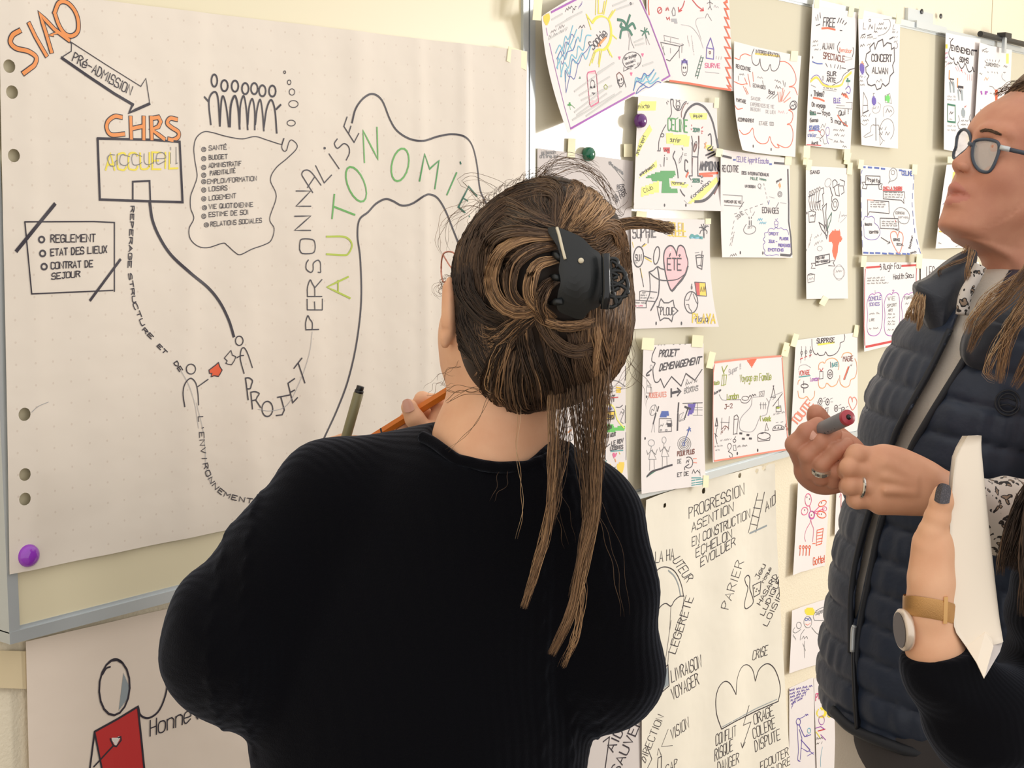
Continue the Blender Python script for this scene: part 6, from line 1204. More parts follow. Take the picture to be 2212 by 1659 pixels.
# glasses: rose metal frame, clear lens and the arm over the ear
GM = mat('rose_metal', rgb(205, 140, 120), .3, metal=.6); GLS = mat('lens_glass', (1, 1, 1, 1), .02, trans=1.0)
gl = empty('glasses', (0, 0, 0), None, None); gl.parent = W1; gl.location = -Vector(W1.location)
dg = D1 + .03
ring = smoothpts([(958, 548), (978, 545), (984, 560), (980, 590), (970, 606), (957, 608), (953, 580)], True, 6)
mb = MB(); mb.tube(at(ring[:, 0], ring[:, 1], dg + .006 * np.sin(ring[:, 1] * .1)), .0009, 6); mb.tube(at(np.array([958., 970, 984, 996, 998]), np.array([552., 572, 590, 640, 690]), np.array([dg, dg - .01, dg - .025, dg - .05, dg - .055])), .0008, 6)
part('frame', mb.verts(), mb.f, GM, gl); mb = MB(); c_ = np.array([ring.mean(0)]); rr = np.vstack([c_, ring])
P_ = at(rr[:, 0], rr[:, 1], np.full(len(rr), dg)); mb.add(P_, [(0, i, i + 1) for i in range(1, len(ring))]); part('lens', mb.verts(), mb.f, GLS, gl)

# hair: a shaped base under many strands
hb = Body(.02)
hb.ell(p1(1185, 590), (.0835, .095, .0985), CAMF)
hb.ell(p1(1235, 700, .0), (.062, .085, .075), CAMF)
hb.ell(p1(1175, 790, .005), (.048, .062, .045), CAMF)
hb.ell(p1(1120, 830, -.002), (.022, .04, .022), CAMF)
hb.ell(p1(1150, 600, -.085), (.04, .030, .06), CAMF)
hb.ell(p1(1240, 500, -.05), (.045, .04, .035), CAMF)
hb.ell(p1(1260, 690, -.06), (.035, .035, .028), CAMF)
hb.ell(p1(1108, 715, .0), (.057, .07, .078), CAMF)
hb.ell(p1(1095, 600, .0), (.055, .07, .07), CAMF)
hb.ell(p1(1165, 755, -.02), (.045, .06, .045), CAMF)
v, f = hb.mesh(.0035)
part('hair_base', v, f, HAIRC[0], W1, smooth=True)
S_ = Strands(11)
# sweeps from the hairline to the clip
for i in range(13):
    a = math.radians(188 + i * 13.5); x0 = 1182 + 171 * math.cos(a); y0 = 590 + 199 * math.sin(a)
    mid = (1175 + 120 * math.cos(a + .12), 585 + 140 * math.sin(a + .12))
    S_.lock([(x0, y0), mid, (1205 + 40 * math.cos(a), 545 + 60 * math.sin(a))], 110, 36, 12, hb, D1, cols=(0, 0, 1, 1, 2) if i < 8 else (1, 2, 2, 3), wob=3, lift=.002)
for q, n_, a, c_, cl in (('990,600 985,680 1010,740 1060,790 1110,830', 120, 20, 26, (0, 0, 1)), ('1000,540 1000,620 1040,680 1090,700', 120, 26, 20, (0, 0, 1)), ('1020,500 1060,560 1080,640 1120,690', 120, 26, 22, (0, 1, 1)),
                     ('1010,700 1050,730 1100,720 1150,680', 100, 22, 14, (0, 1, 1, 3)), ('1000,760 1060,740 1110,700 1160,670', 60, 16, 12, (0, 1, 3)), ('1040,820 1080,760 1120,710 1170,670', 70, 18, 14, (0, 1, 3))):
    S_.lock(q, n_, a, c_, hb, D1, cols=cl, lift=.002)
# the twist: blond C-shaped locks left of the clip
for q, n_, w0, w1, cl in (('1195,512 1130,515 1080,545 1060,600 1075,650 1120,675 1180,660', 170, 5, 12, (2, 3, 3, 4)), ('1200,530 1150,540 1110,570 1100,620 1120,655 1160,665', 120, 8, 10, (1, 1, 2, 3)), ('1205,560 1165,570 1148,600 1145,640 1170,670 1195,690', 110, 6, 10, (2, 3, 4)),
                          ('1190,505 1110,500 1060,520 1045,575 1060,640', 90, 6, 10, (1, 2, 2)), ('1208,600 1180,620 1165,660 1180,700', 80, 7, 9, (1, 2, 3))):
    S_.lock(q, n_, w0, w1, hb, D1, cols=cl, lift=.006, thick=.012, wm=15, wob=2)
# crown fan above the clip
for q, cl in (('1200,490 1205,430 1190,405 1150,400', (1, 1, 2)), ('1210,490 1235,430 1250,405 1235,392', (2, 2, 3, 1)), ('1230,495 1270,440 1285,415 1275,400', (2, 3, 4, 4)), ('1250,510 1300,460 1315,440 1315,430', (2, 3, 4, 4)), ('1200,485 1160,470 1110,450 1070,440', (0, 1, 1, 2)), ('1265,520 1310,490 1340,500 1355,540', (2, 3, 3))):
    S_.lock(q, 130, 8, 22, hb, D1, cols=cl, lift=.003, thick=.008)
# right side falls
for i in range(7):
    x = 1355 - i * 14; S_.lock([(x - 20, 500 + i * 6), (x + 2, 600), (x - 2, 720), (x - 40 + i * 6, 850)], 90, 10, 16, hb, D1 + .02, cols=(1, 2, 2, 3) if i > 1 else (2, 2, 3), lift=.001, wob=4)
# below the clip
for q, n_, w0, w1, cl in (('1150,665 1180,695 1230,705 1290,695', 120, 7, 10, (2, 3, 3, 4)), ('1160,680 1190,730 1240,760 1300,745', 110, 10, 14, (1, 2, 2)), ('1130,690 1140,760 1160,830 1170,890', 110, 14, 24, (0, 0, 1, 3)), ('1180,700 1200,770 1220,840 1215,900', 110, 16, 28, (0, 1, 1)),
                          ('1090,720 1060,790 1050,840 1075,850', 70, 10, 12, (0, 1, 4)), ('1110,710 1085,780 1070,850 1085,880', 70, 9, 14, (0, 1, 3)), ('1240,720 1260,790 1275,850 1265,890', 110, 16, 26, (1, 1, 2)), ('1285,700 1300,760 1310,820 1290,870', 100, 12, 20, (1, 2, 3)),
                          ('1120,760 1110,830 1120,885 1150,905', 90, 18, 24, (0, 0, 1, 2)), ('1290,690 1292,740 1284,800 1280,860', 60, 4, 6, (3, 3, 4))):
    S_.lock(q, n_, w0, w1, hb, D1 - .03, cols=cl, lift=.003, thick=.009)
for k_ in range(5):
    e = 6 + 9 * k_; S_.lock([(988 + e, 640), (984 + e, 570), (1006 + e, 495), (1050 + e * .8, 440 + e * .5), (1115 + e * .5, 402 + e), (1190, 392 + e), (1250, 402 + e)], 60, 9, 9, hb, D1, cols=(0, 1, 1, 2) if k_ < 3 else (1, 1, 2), lift=.0015, wob=4, n=20)
    S_.lock([(996 + e, 640), (1004 + e, 720), (1030 + e, 790), (1075 + e, 850), (1130 + e, 890)], 40, 8, 9, hb, D1, cols=(0, 0, 1, 2), lift=.0015, wob=4, n=18)
S_.build('hair', W1)
# loose strands hanging down the back
S_ = Strands(5)
dl = D1 - .055
for q, n_, w0, w1, cl in (('1292,720 1296,850 1288,1000 1283,1120 1262,1210 1235,1320 1192,1412', 120, 12, 4, (2, 3, 3, 4)), ('1270,800 1278,950 1275,1080 1262,1180 1240,1290', 90, 14, 7, (2, 2, 3)), ('1240,780 1250,900 1262,1010 1270,1120', 80, 14, 8, (1, 2, 2)), ('1310,760 1305,900 1290,1040', 50, 10, 6, (2, 3)),
                          ('1195,830 1196,930 1195,1040 1185,1130 1160,1220 1132,1312', 70, 11, 2.5, (2, 3, 3, 4)), ('1225,830 1215,960 1200,1080 1188,1140', 40, 12, 5, (1, 2, 3)), ('1268,1100 1262,1240 1250,1350 1215,1440', 26, 4, 3, (3, 4)),
                          ('1115,870 1117,980 1119,1080 1115,1160', 2, 5, 4, (4, 5)), ('1050,700 1055,780 1050,860 1020,930 965,975', 3, 2, 4, (2, 3)), ('960,850 1010,840 1050,850', 4, 3, 6, (2, 3)), ('965,870 1000,846 1040,845 1075,860', 5, 3, 6, (2, 3)),
                          ('1280,1050 1330,1180 1350,1330', 5, 14, 20, (1, 2)), ('1180,1000 1215,1110 1225,1180', 5, 12, 14, (1, 2)), ('1090,1000 1080,1050 1060,1080', 2, 8, 10, (1, 2))):
    S_.lock(q, max(2, int(n_ * .75)), w0, w1, s_ if q[:4] in ('1280', '1180') or q[:4] == '1090' else None, dl if q[:2] != '96' else D1 - .02, cols=cl, lift=.002, thick=.016, rad=(.0002, .00042), n=26, wob=5, wm=(w0 + w1) * .6)
S_.build('loose_strand', W1)
# tail sticking out to the side and flyaway wisps
S_ = Strands(8)
S_.lock('1250,548 1290,512 1335,488 1390,482 1455,496', 170, 26, 9, None, D1 - .05, cols=(2, 2, 3, 4), rad=(.0003, .0006), n=20, wob=3, thick=.012, wm=9, d1=D1 + .0)
S_.lock('1390,484 1420,487 1455,496', 40, 5, 12, None, D1 - .01, cols=(2, 3, 5), rad=(.0002, .0004), wob=3)
for q, n_ in (('1060,450 1010,405 1000,390 1045,388 1100,420', 3), ('1075,445 1020,440 965,470 952,530 962,556', 5), ('1090,430 1040,430 990,460 960,500', 4), ('1160,395 1180,365 1230,355 1290,380 1325,440', 12), ('1150,400 1200,372 1260,365 1310,410 1340,470', 12), ('1180,395 1200,350 1240,345 1290,370', 6), ('1100,415 1150,380 1200,372', 10),
              ('980,590 955,600 946,625 955,632', 5), ('985,600 960,612 950,630 962,640', 5), ('1330,450 1345,470 1365,430', 2), ('950,830 980,800 1000,780', 3), ('920,845 950,825 985,820', 3), ('1350,760 1370,800 1352,840 1300,850', 3), ('1365,700 1368,780 1335,850', 4), ('1355,780 1390,830 1395,880', 2)):
    S_.lock(q, n_, 9, 12, None, D1 + .0, cols=(2, 2, 3), rad=(.00014, .00026), n=22, wob=6)
for k_ in range(60):
    a = math.radians(S_.rs.uniform(180, 320)); x0, y0 = 1175 + 180 * math.cos(a), 590 + 200 * math.sin(a)
    S_.lock([(x0, y0), (x0 + 14 * math.cos(a + .6), y0 + 14 * math.sin(a + .6)), (x0 + 30 * math.cos(a + 1.0), y0 + 26 * math.sin(a + 1.0))], 2, 4, 6, None, D1, cols=(1, 2, 3), rad=(.00014, .00024), n=7, wob=2)
S_.build('flyaway_hair', W1)

# claw clip
CL = mat('clip_plastic', rgb(22, 26, 28), .38, spec=.5); CLS = mat('clip_shine', rgb(215, 205, 180), .3)
clip = empty('hair_clip', (0, 0, 0), None, None); clip.parent = W1; clip.location = -Vector(W1.location)
ol = smoothpts([(1184, 492), (1203, 491), (1230, 500), (1258, 514), (1280, 536), (1297, 550), (1304, 590), (1304, 636), (1294, 662), (1274, 672), (1256, 690), (1228, 682), (1204, 668), (1205, 635), (1211, 608), (1207, 583), (1210, 556), (1202, 528), (1186, 505)], True, 4)
c0 = ol.mean(0); nr_ = 7; vs = []; fs = []
dc = D1 - .135
def cdep(p): q = (p - c0) / np.array([62., 100.]); return dc + .012 * (q[..., 0] ** 2) + .016 * (q[..., 1] ** 2)
for k_ in range(nr_):
    t = (k_ + 1) / nr_; q = c0 + (ol - c0) * t; vs.append(at(q[:, 0], q[:, 1], cdep(q)))
cen = at(c0[0], c0[1], cdep(c0)); m_ = len(ol); VV = np.vstack([[cen]] + vs); VB = VV + FH * .012; n0 = len(VV)
for j in range(m_):
    j2 = (j + 1) % m_; fs.append((0, 1 + j2, 1 + j)); fs.append((n0, n0 + 1 + j, n0 + 1 + j2))
    for k_ in range(nr_ - 1):
        a, b_, c_, d = 1 + k_ * m_ + j, 1 + k_ * m_ + j2, 1 + (k_ + 1) * m_ + j2, 1 + (k_ + 1) * m_ + j
        fs.append((a, b_, c_, d)); fs.append((n0 + a, n0 + d, n0 + c_, n0 + b_))
    a, b_ = 1 + (nr_ - 1) * m_ + j, 1 + (nr_ - 1) * m_ + j2; fs.append((a, b_, n0 + b_, n0 + a))
part('shell', np.vstack([VV, VB]), fs, CL, clip)
mb = MB()
for lp in ([(1300, 575), (1316, 560), (1333, 562), (1330, 580), (1312, 590), (1302, 600)], [(1304, 600), (1328, 585), (1350, 590), (1346, 606), (1325, 618), (1306, 612)], [(1306, 615), (1330, 612), (1355, 626), (1350, 640), (1325, 642), (1306, 632)], [(1304, 634), (1326, 640), (1333, 655), (1320, 664), (1304, 655), (1300, 645)], [(1318, 568), (1342, 580), (1352, 600), (1356, 620), (1345, 640), (1330, 655)], [(1310, 590), (1336, 596), (1318, 606), (1340, 618), (1316, 628)]):
    q = smoothpts(lp, True, 4); mb.tube(at(q[:, 0], q[:, 1], dc + .018), .0021, 6, False)
for x, y in ((1296, 560), (1296, 668)): pass
mb.part('lattice', CL, clip, smooth=True)
mb = MB(); mb.tube(at(np.array([1308., 1309, 1310, 1306]), np.array([548., 590, 630, 668]), np.full(4, dc + .004)), .0042, 10); mb.part('hinge', mat('clip_hinge', rgb(20, 24, 28), .15), clip, smooth=True)
mb = MB()
for (xa, ya, xb, yb) in ((1215, 560, 1190, 545), (1212, 600, 1186, 598), (1214, 650, 1188, 655)): mb.tube([at(xa, ya, dc + .01), at((xa + xb) / 2, (ya + yb) / 2, dc + .01), at(xb, yb, dc + .03)], [.004, .0035, .002], 8)
mb.part('tooth', CL, clip, smooth=True)
mb = MB(); q = smoothpts([(1203, 492), (1208, 508), (1212, 525), (1217, 545), (1221, 560)], k=4); mb.tube(at(q[:, 0], q[:, 1], cdep(q) - .0008), .0016, 6); mb.part('highlight_line', CLS, clip, smooth=True)  # pale line modelled on the shell as its highlight
mb = MB(); mb.lathe(at(1255, 563, cdep(np.array([1255., 563])) - .001), -FC, [(0, .0028), (.0012, .0026), (.0022, .0012)], 12); mb.part('bead', CLS, clip, smooth=True)

# orange pencil and olive pen (held, so things of their own)
def stick(name, a, b_, r, n, m, label, cat, segs=None):
    a = np.asarray(a); b_ = np.asarray(b_); root = empty(name, a, label, cat); root.location = Vector(a)
    ax = nrm(b_ - a); L = np.linalg.norm(b_ - a)
    for nm, t0, t1, ra, rb, mm in segs:
        mb = MB(); mb.lathe(a, ax, [(L * t0, ra * .96), (L * t0 + .0004, ra), (L * t1 - .0004, rb), (L * t1, rb * .96)], n); mb.part(nm, mm, root, smooth=n > 8)
    return root
OR = mat('orange_lacquer', rgb(214, 120, 40), .35); BK = mat('pen_black', rgb(25, 25, 26), .4); OL = mat('olive_barrel', rgb(128, 122, 88), .4); WOOD = mat('pencil_wood', rgb(222, 190, 140), .7)
stick('pencil', at(772, 968, hd + .03), at(990, 832, hd - .03), .006, 6, OR, 'orange hexagonal pencil held by the person in the black sweater', 'pencil',
      [('tip', 0, .12, .001, .0062, WOOD), ('barrel', .12, .26, .0062, .0062, OR), ('ring', .26, .275, .0064, .0064, BK), ('barrel', .275, 1, .0062, .0062, OR)])
stick('fineliner_pen', at(736, 985, hd - .012), at(779, 834, hd - .02), .006, 20, OL, 'olive green fineliner pen with a black end standing above the black sweater shoulder', 'pen',
      [('barrel', 0, .90, .006, .006, OL), ('end_cap', .90, .94, .0055, .0055, BK), ('end_cap', .94, 1, .0046, .0046, BK)])
# ================================================================ the woman in glasses and the quilted vest
D2 = 1.85
def p2(x, y, d=0.0): return at(x, y, D2 + d)
W2 = empty('person', (float(p2(2080, 1200)[0]), float(p2(2080, 1200)[1]), 0), 'person in dark quilted vest and blue-grey glasses looking up at the drawings', 'person')
ya, ti = math.radians(22), math.radians(13)
fh = -XR * math.cos(ya) - FH * math.sin(ya); f2 = nrm(fh * math.cos(ti) + ZU * math.sin(ti)); l2 = nrm(np.cross(ZU, fh)); u2 = nrm(np.cross(f2, l2))
HF = frame(l2, f2, u2); H0 = at(2290, 316, D2)
def sg(x, y, side=0.0):
    """point of the face's middle plane seen at a pixel, shifted to her left by `side`"""
    r = rays(x, y); o = H0 + l2 * side; k = ((o - CAM) @ l2) / (r @ l2); return CAM + r * k
b = Body(.010)
b.ell(H0, (.074, .097, .098), HF)                                    # skull
def fu(px_):
    q = smoothpts(px_, k=5); P = np.array([sg(x, y) - H0 for x, y in q]); o = np.argsort(P @ u2); return (P @ u2)[o], (P @ f2)[o]
BU, BF = fu([(2212, 197), (2180, 209), (2156, 222), (2135, 243), (2121, 264), (2115, 285), (2111, 305), (2103, 330), (2093, 355), (2080, 380), (2070, 402), (2063, 422), (2056, 442), (2046, 465), (2039, 483), (2045, 497), (2062, 509)])
AU, AF = fu([(2212, 197), (2180, 209), (2156, 222), (2135, 243), (2117, 269), (2110, 283), (2104, 297), (2096, 312), (2083, 327), (2069, 338), (2059, 348), (2058, 357), (2062, 367), (2068, 373), (2069, 382), (2063, 391), (2056, 399), (2055, 407), (2059, 413), (2062, 417), (2055, 424), (2049, 431), (2048, 440), (2052, 450), (2047, 460), (2041, 471), (2037, 484), (2044, 497), (2060, 509)])
uy = lambda y: float((sg(np.interp(y, [200, 280, 350, 420, 500], [2190, 2112, 2080, 2060, 2045]), y) - H0) @ u2)
U_ = [uy(505), uy(470), uy(425), uy(380), uy(330), uy(290), uy(240), uy(200)]
def face(p):
    """front of the face: the profile curve swept sideways, nose and lips fading out from the middle"""
    q = p - H0; l = q @ l2; fw = q @ f2; u = q @ u2; al = np.abs(l)
    A = np.interp(u, U_, [.030, .040, .052, .060, .066, .068, .066, .055]); B = np.interp(u, U_, [.030, .045, .062, .072, .072, .065, .06, .055])
    base = np.interp(u, BU, BF)
    ul = u + 7.0 * l * l * np.clip((uy(385) - u) / .004, 0, 1)
    det = np.interp(ul, AU, AF) - np.interp(ul, BU, BF)
    sg_ = np.interp(u, [uy(480), uy(445), uy(400), uy(382), uy(365), uy(345), uy(310), uy(285), uy(270)], [.014, .016, .017, .009, .0125, .0095, .0062, .012, .03])
    w = np.exp(-(al / sg_) ** 2.4)
    s_ = base + det * w - B * (1 - np.sqrt(np.clip(1 - (al / A) ** 2, 0, 1)))
    crease = .0017 * np.exp(-((ul - uy(418)) / .0012) ** 2) * (al < .023)
    d = (fw - s_ + crease) * .72
    lo = (sg(2052, 507) - H0) @ u2
    d = np.maximum(d, (al - A) * .8); d = np.maximum(d, -(fw - .0) * 1.0)
    under = (q - (sg(2058, 508) - H0)) @ nrm(-u2 + f2 * .20); d = -smin(-d, -under, .006)
    return np.maximum(d, u - uy(205))
b.ops.append(('u', face, .010)); b.grow(sg(2040, 480), .01); b.grow(sg(2060, 355), .01)
for s1 in (-1, 1):
    b.cone(sg(2140, 462, s1 * .024), sg(2255, 452, s1 * .048), .010, .012, k=.016)       # jaw
    b.ell(sg(2168, 380, s1 * .036), (.017, .020, .020), HF, k=.02)                      # cheek
    b.cone(sg(2130, 285, s1 * .012), sg(2178, 288, s1 * .040), .005, .005, k=.014)       # brow
    b.ell(sg(2083, 361, s1 * .0105), (.0052, .0085, .0058), HF, k=.004)                  # nostril wing
    b.sub(sg(2078, 370, s1 * .0055), (.0024, .0045, .003), HF, k=.002)
    b.sub(sg(2120, 321, s1 * .031), (.014, .011, .010), HF, k=.010)
    b.ell(sg(2156, 321, s1 * .031), (.0122, .0122, .0122), HF, k=.002)
b.ell(sg(2315, 350, .072), (.009, .018, .032), HF, k=.006)            # ear
b.cone(p2(2265, 480, .02), p2(2218, 690, .02), .056, .060, k=.03)
b.cone(p2(2218, 690, .02), p2(2240, 830, .03), .06, .09, k=.03)
b.cone(sg(2178, 505), p2(2214, 640, .0), .026, .050, k=.014)
v, f = b.mesh(.0026)
head2 = b
LIP = mat('lip', rgb(192, 122, 104), .45)
fc = np.array([v[list(q)].mean(0) for q in f]); fm = np.zeros(len(f), int)
fq = fc - H0; fl = fq @ l2; fuu = fq @ u2 + 7.0 * fl * fl; wl = np.clip(1 - (fl / .0235) ** 2, 0, 1)
fm[(np.abs(fl) < .0225) & (fq @ f2 > .03) & (((fuu > uy(418)) & (fuu < uy(418) + (uy(393) - uy(418)) * wl)) | ((fuu <= uy(418)) & (fuu > uy(418) - (uy(418) - uy(443)) * wl)))] = 1
part('body', v, f, None, W2, smooth=True, mats=[SK2b, LIP], fmat=fm)
# eyebrow
S_ = Strands(21)
S_.lock('2120,283 2135,281 2160,290', 60, 3, 2, head2, D2, cols=(1, 2), rad=(.0002, .0004), n=8, lift=.001, thick=.001, wob=1)
S_.build('eyebrow', W2)
# glasses
GF = mat('slate_frame', rgb(62, 72, 86), .3, spec=.5); GLS2 = mat('lens_reflection_tint', (.86, .83, .83, 1), .06, trans=.78, coat=.6)  # grey in the lens colour stands in for reflections
gl = empty('glasses', (0, 0, 0), None, None); gl.parent = W2; gl.location = -Vector(W2.location)
near = [(2103, 312), (2108, 304), (2125, 301), (2143, 303), (2156, 309), (2158, 324), (2152, 344), (2142, 365), (2132, 372), (2116, 368), (2105, 355), (2100, 335)]
far = [(2065, 318), (2068, 295), (2076, 282), (2085, 280), (2093, 287), (2097, 300), (2096, 312), (2090, 322), (2078, 332), (2066, 342), (2060, 340), (2061, 328)]
def plane_at(px, org, n_): r = rays(px[:, 0], px[:, 1]); k = ((org - CAM) @ n_) / (r @ n_); return CAM + r * k[:, None]
on = sg(2092, 325, .034); of_ = sg(2092, 318, -.03)
nn_ = nrm(f2 + l2 * .28); nf = nrm(f2 - l2 * .1)
gN = plane_at(smoothpts(near, True, 4), sg(2104, 335, .012), nn_); gF = plane_at(smoothpts(far, True, 4), sg(2096, 310, -.008), nf)
for i, g_ in enumerate((gN, gF)):
    mb = MB(); mb.tube(g_, .0021, 6, False); part('rim', mb.verts(), mb.f, GF, gl, smooth=True)
    mb = MB(); c_ = g_.mean(0); P_ = np.vstack([[c_], g_]); n0 = len(P_); P_ = np.vstack([P_, P_ - f2 * .0015]); mb.add(P_, [(0, k, k + 1) for k in range(1, n0 - 1)] + [(n0, n0 + k + 1, n0 + k) for k in range(1, n0 - 1)]); part('lens', mb.verts(), mb.f, GLS2, gl)
mb = MB(); a_ = plane_at(np.array([[2104., 316]]), sg(2104, 335, .012), nn_)[0]; b_ = plane_at(np.array([[2096., 308]]), sg(2096, 310, -.008), nf)[0]; mb.tube([a_, (a_ + b_) / 2 + f2 * .004, b_], .0026, 8); part('bridge', mb.verts(), mb.f, GF, gl, smooth=True)
h_ = plane_at(np.array([[2157., 318.]]), sg(2104, 335, .012), nn_)[0]; e_ = at(2300, 350, float(proj(h_)[2]) - .034)
mb = MB(); mb.tube([h_, h_ + (e_ - h_) * .5, e_], .0028, 8); part('arm', mb.verts(), mb.f, GF, gl, smooth=True)
mb = MB(); mb.tube([h_ + (e_ - h_) * .02 - FC * .001, h_ + (e_ - h_) * .17 - FC * .001], .0034, 8); part('silver_hinge', mb.verts(), mb.f, M_alu, gl, smooth=True)

# torso under the vest: beige jumper
BG = mat('beige_knit', rgb(212, 202, 188), .85, bump=(300, .4, .002), sheen=.1)
D3 = D2 + .02
def p3(x, y, d=0.0): return at(x, y, D3 + d)
VY = np.array([560., 640, 700, 752, 805, 851, 900, 931, 1000, 1044, 1110, 1150, 1189, 1236, 1309, 1355, 1415, 1487, 1514, 1560, 1640, 1700])
VL = np.array([2010., 1995, 1952, 1930, 1906, 1886, 1874, 1868, 1850, 1840, 1838, 1830, 1823, 1814, 1808, 1803, 1794, 1790, 1796, 1802, 1806, 1806])
VR = np.interp(VY, [560, 640, 800, 1000, 1300, 1700], [2300, 2310, 2340, 2330, 2345, 2370])
VD = np.interp(VY, [560, 700, 850, 1100, 1400, 1700], [.125, .15, .165, .160, .172, .18])
def torso(p, grow=0.0):
    q = p - CAM; dpt = D3; z = q[..., 2]
    # heights are taken on the body's own axis, so rings stay level
    yy = 435 - z * 3200 / (D3 * 1.0) * 1.0
    cx = (np.interp(yy, VY, VL) + np.interp(yy, VY, VR)) / 2; rx = (np.interp(yy, VY, VR) - np.interp(yy, VY, VL)) / 2 * D3 / F + grow; ry = np.interp(yy, VY, VD) + grow
    X = q @ XR - (cx - CX) * D3 / F; Y = q @ FH - float((p3(2100, 1000) - CAM) @ FH)
    cap = np.sqrt(np.clip(1 - (np.clip(735 - yy, 0, 400) / 165.0) ** 2, .0025, 1))
    k0 = np.sqrt((X / (rx * cap)) ** 2 + (Y / (ry * cap)) ** 2)
    d = (k0 - 1) * np.minimum(rx, ry) * cap
    return np.maximum(d, (570 - yy) * D3 / F), yy, X, Y
t_ = Body(.03); t_.grow(p3(2090, 1100), .1); t_.grow(p3(2000, 640), .16); t_.grow(p3(2090, 1640), .2)
t_.ops.append(('u', lambda p: torso(p, -.013)[0], 0)); v, f = t_.mesh(.0075); part('jumper', v, f, BG, W2, smooth=True)
# vest: quilted shell, open at the front
VM = mat('vest_nylon', rgb(42, 51, 68), .48, spec=.4, bump=(60, .3, .004)); VE = mat('vest_binding', rgb(30, 34, 42), .6)
ve = Body(.02); ve.grow(p3(2090, 1100), .1); ve.grow(p3(2010, 640), .17); ve.grow(p3(2090, 1560), .2); ve.grow(p3(2300, 1200), .05)
ve.ops.append(('u', lambda p: torso(p, 0)[0], 0))
def vpost(p, d):
    t0, yy, x, y = torso(p)
    s1 = ((yy - .20 * x * F / D3) / 71.0 + .04 * np.sin(9 * x)) % 1.0
    puff = 1 - np.abs(2 * s1 - 1) ** 4.5
    th = np.arctan2(y, x)
    row = np.floor((yy - .20 * x * F / D3) / 71.0 + .04 * np.sin(9 * x))
    m1 = np.clip(.5 + np.sin(2.3 * row + 4.1 * th + 1.3 * np.sin(5 * th + row)), 0, 1.3); m2 = np.clip(.4 + np.sin(1.7 * row + 3.3 * th + 2), 0, 1.3)
    wr = (.0011 * m1 * np.sin(31 * th + 1.9 * row + 1.6 * np.sin(7 * th + row)) + .0008 * m2 * np.sin(67 * th + 2.7 * row + .05 * yy + 2 * np.sin(11 * th)) * (1.2 - puff) - .0009 * (1 - m1) * np.cos(9 * th + row)) * puff
    d = d - .0056 * puff - wr
    return np.maximum(d, (yy - 1548) * D3 / F)
def inout(p):
    px, py, dp = proj(p)
    L_ = np.interp(py, [560, 640, 712, 798, 904, 964, 1156, 1275, 1360, 1415], [2100, 2085, 2058, 2018, 1959, 1932, 1872, 1849, 1845, 1843])
    R_ = np.interp(py, [560, 640, 712, 792, 911, 984, 1123, 1262, 1342, 1415], [2190, 2150, 2111, 2065, 1992, 1952, 1896, 1866, 1850, 1844])
    return np.minimum(px - L_, R_ - px) * dp / F, dp
def vfull(p, d):
    d = vpost(p, d); g, dp = inout(p)
    d = np.maximum(d, np.where(dp < D3 - .02, g, -1))
    return np.maximum(d, -(torso(p)[0] + .009))
ve.post = vfull
v, f = ve.mesh(.0042)
part('vest', v, f, VM, W2, smooth=True)
ve.post = vpost
def edge(pts, r, m, name, lift=.0, dflt=D3 - .14, sm=14):
    q = smoothpts(pts, k=8); z = ve.trace(q[:, 0], q[:, 1], D3 - .4); z = np.where(np.isnan(z), np.interp(np.arange(len(z)), np.arange(len(z))[~np.isnan(z)], z[~np.isnan(z)]) if (~np.isnan(z)).any() else dflt, z)
    for _ in range(sm): z[1:-1] = (z[:-2] + z[1:-1] + z[2:]) / 3
    mb = MB(); mb.tube(at(q[:, 0], q[:, 1], z + lift), r, 8); return mb.part(name, m, W2, smooth=True), (q, z)
edge([(2052, 712), (2010, 798), (1951, 904), (1923, 968), (1863, 1156), (1840, 1275), (1838, 1410)], .0042, VE, 'front_edge', .0)
edge([(2120, 712), (2074, 792), (2001, 911), (1961, 984), (1905, 1123), (1876, 1262), (1859, 1345), (1850, 1420), (1848, 1500), (1854, 1580)], .0042, VE, 'front_edge', .0)
edge([(1843, 1385), (1846, 1480), (1852, 1578)], .003, mat('zip_tape', rgb(20, 22, 28), .4), 'zip', -.006)
z_ = edge([(1846, 1352), (1843, 1362), (1841, 1408)], .003, M_alu, 'zip_pull', -.012)
edge([(1800, 1535), (1839, 1572), (1905, 1602), (1978, 1626), (2080, 1640)], .007, VE, 'hem_binding', -.001, sm=6)
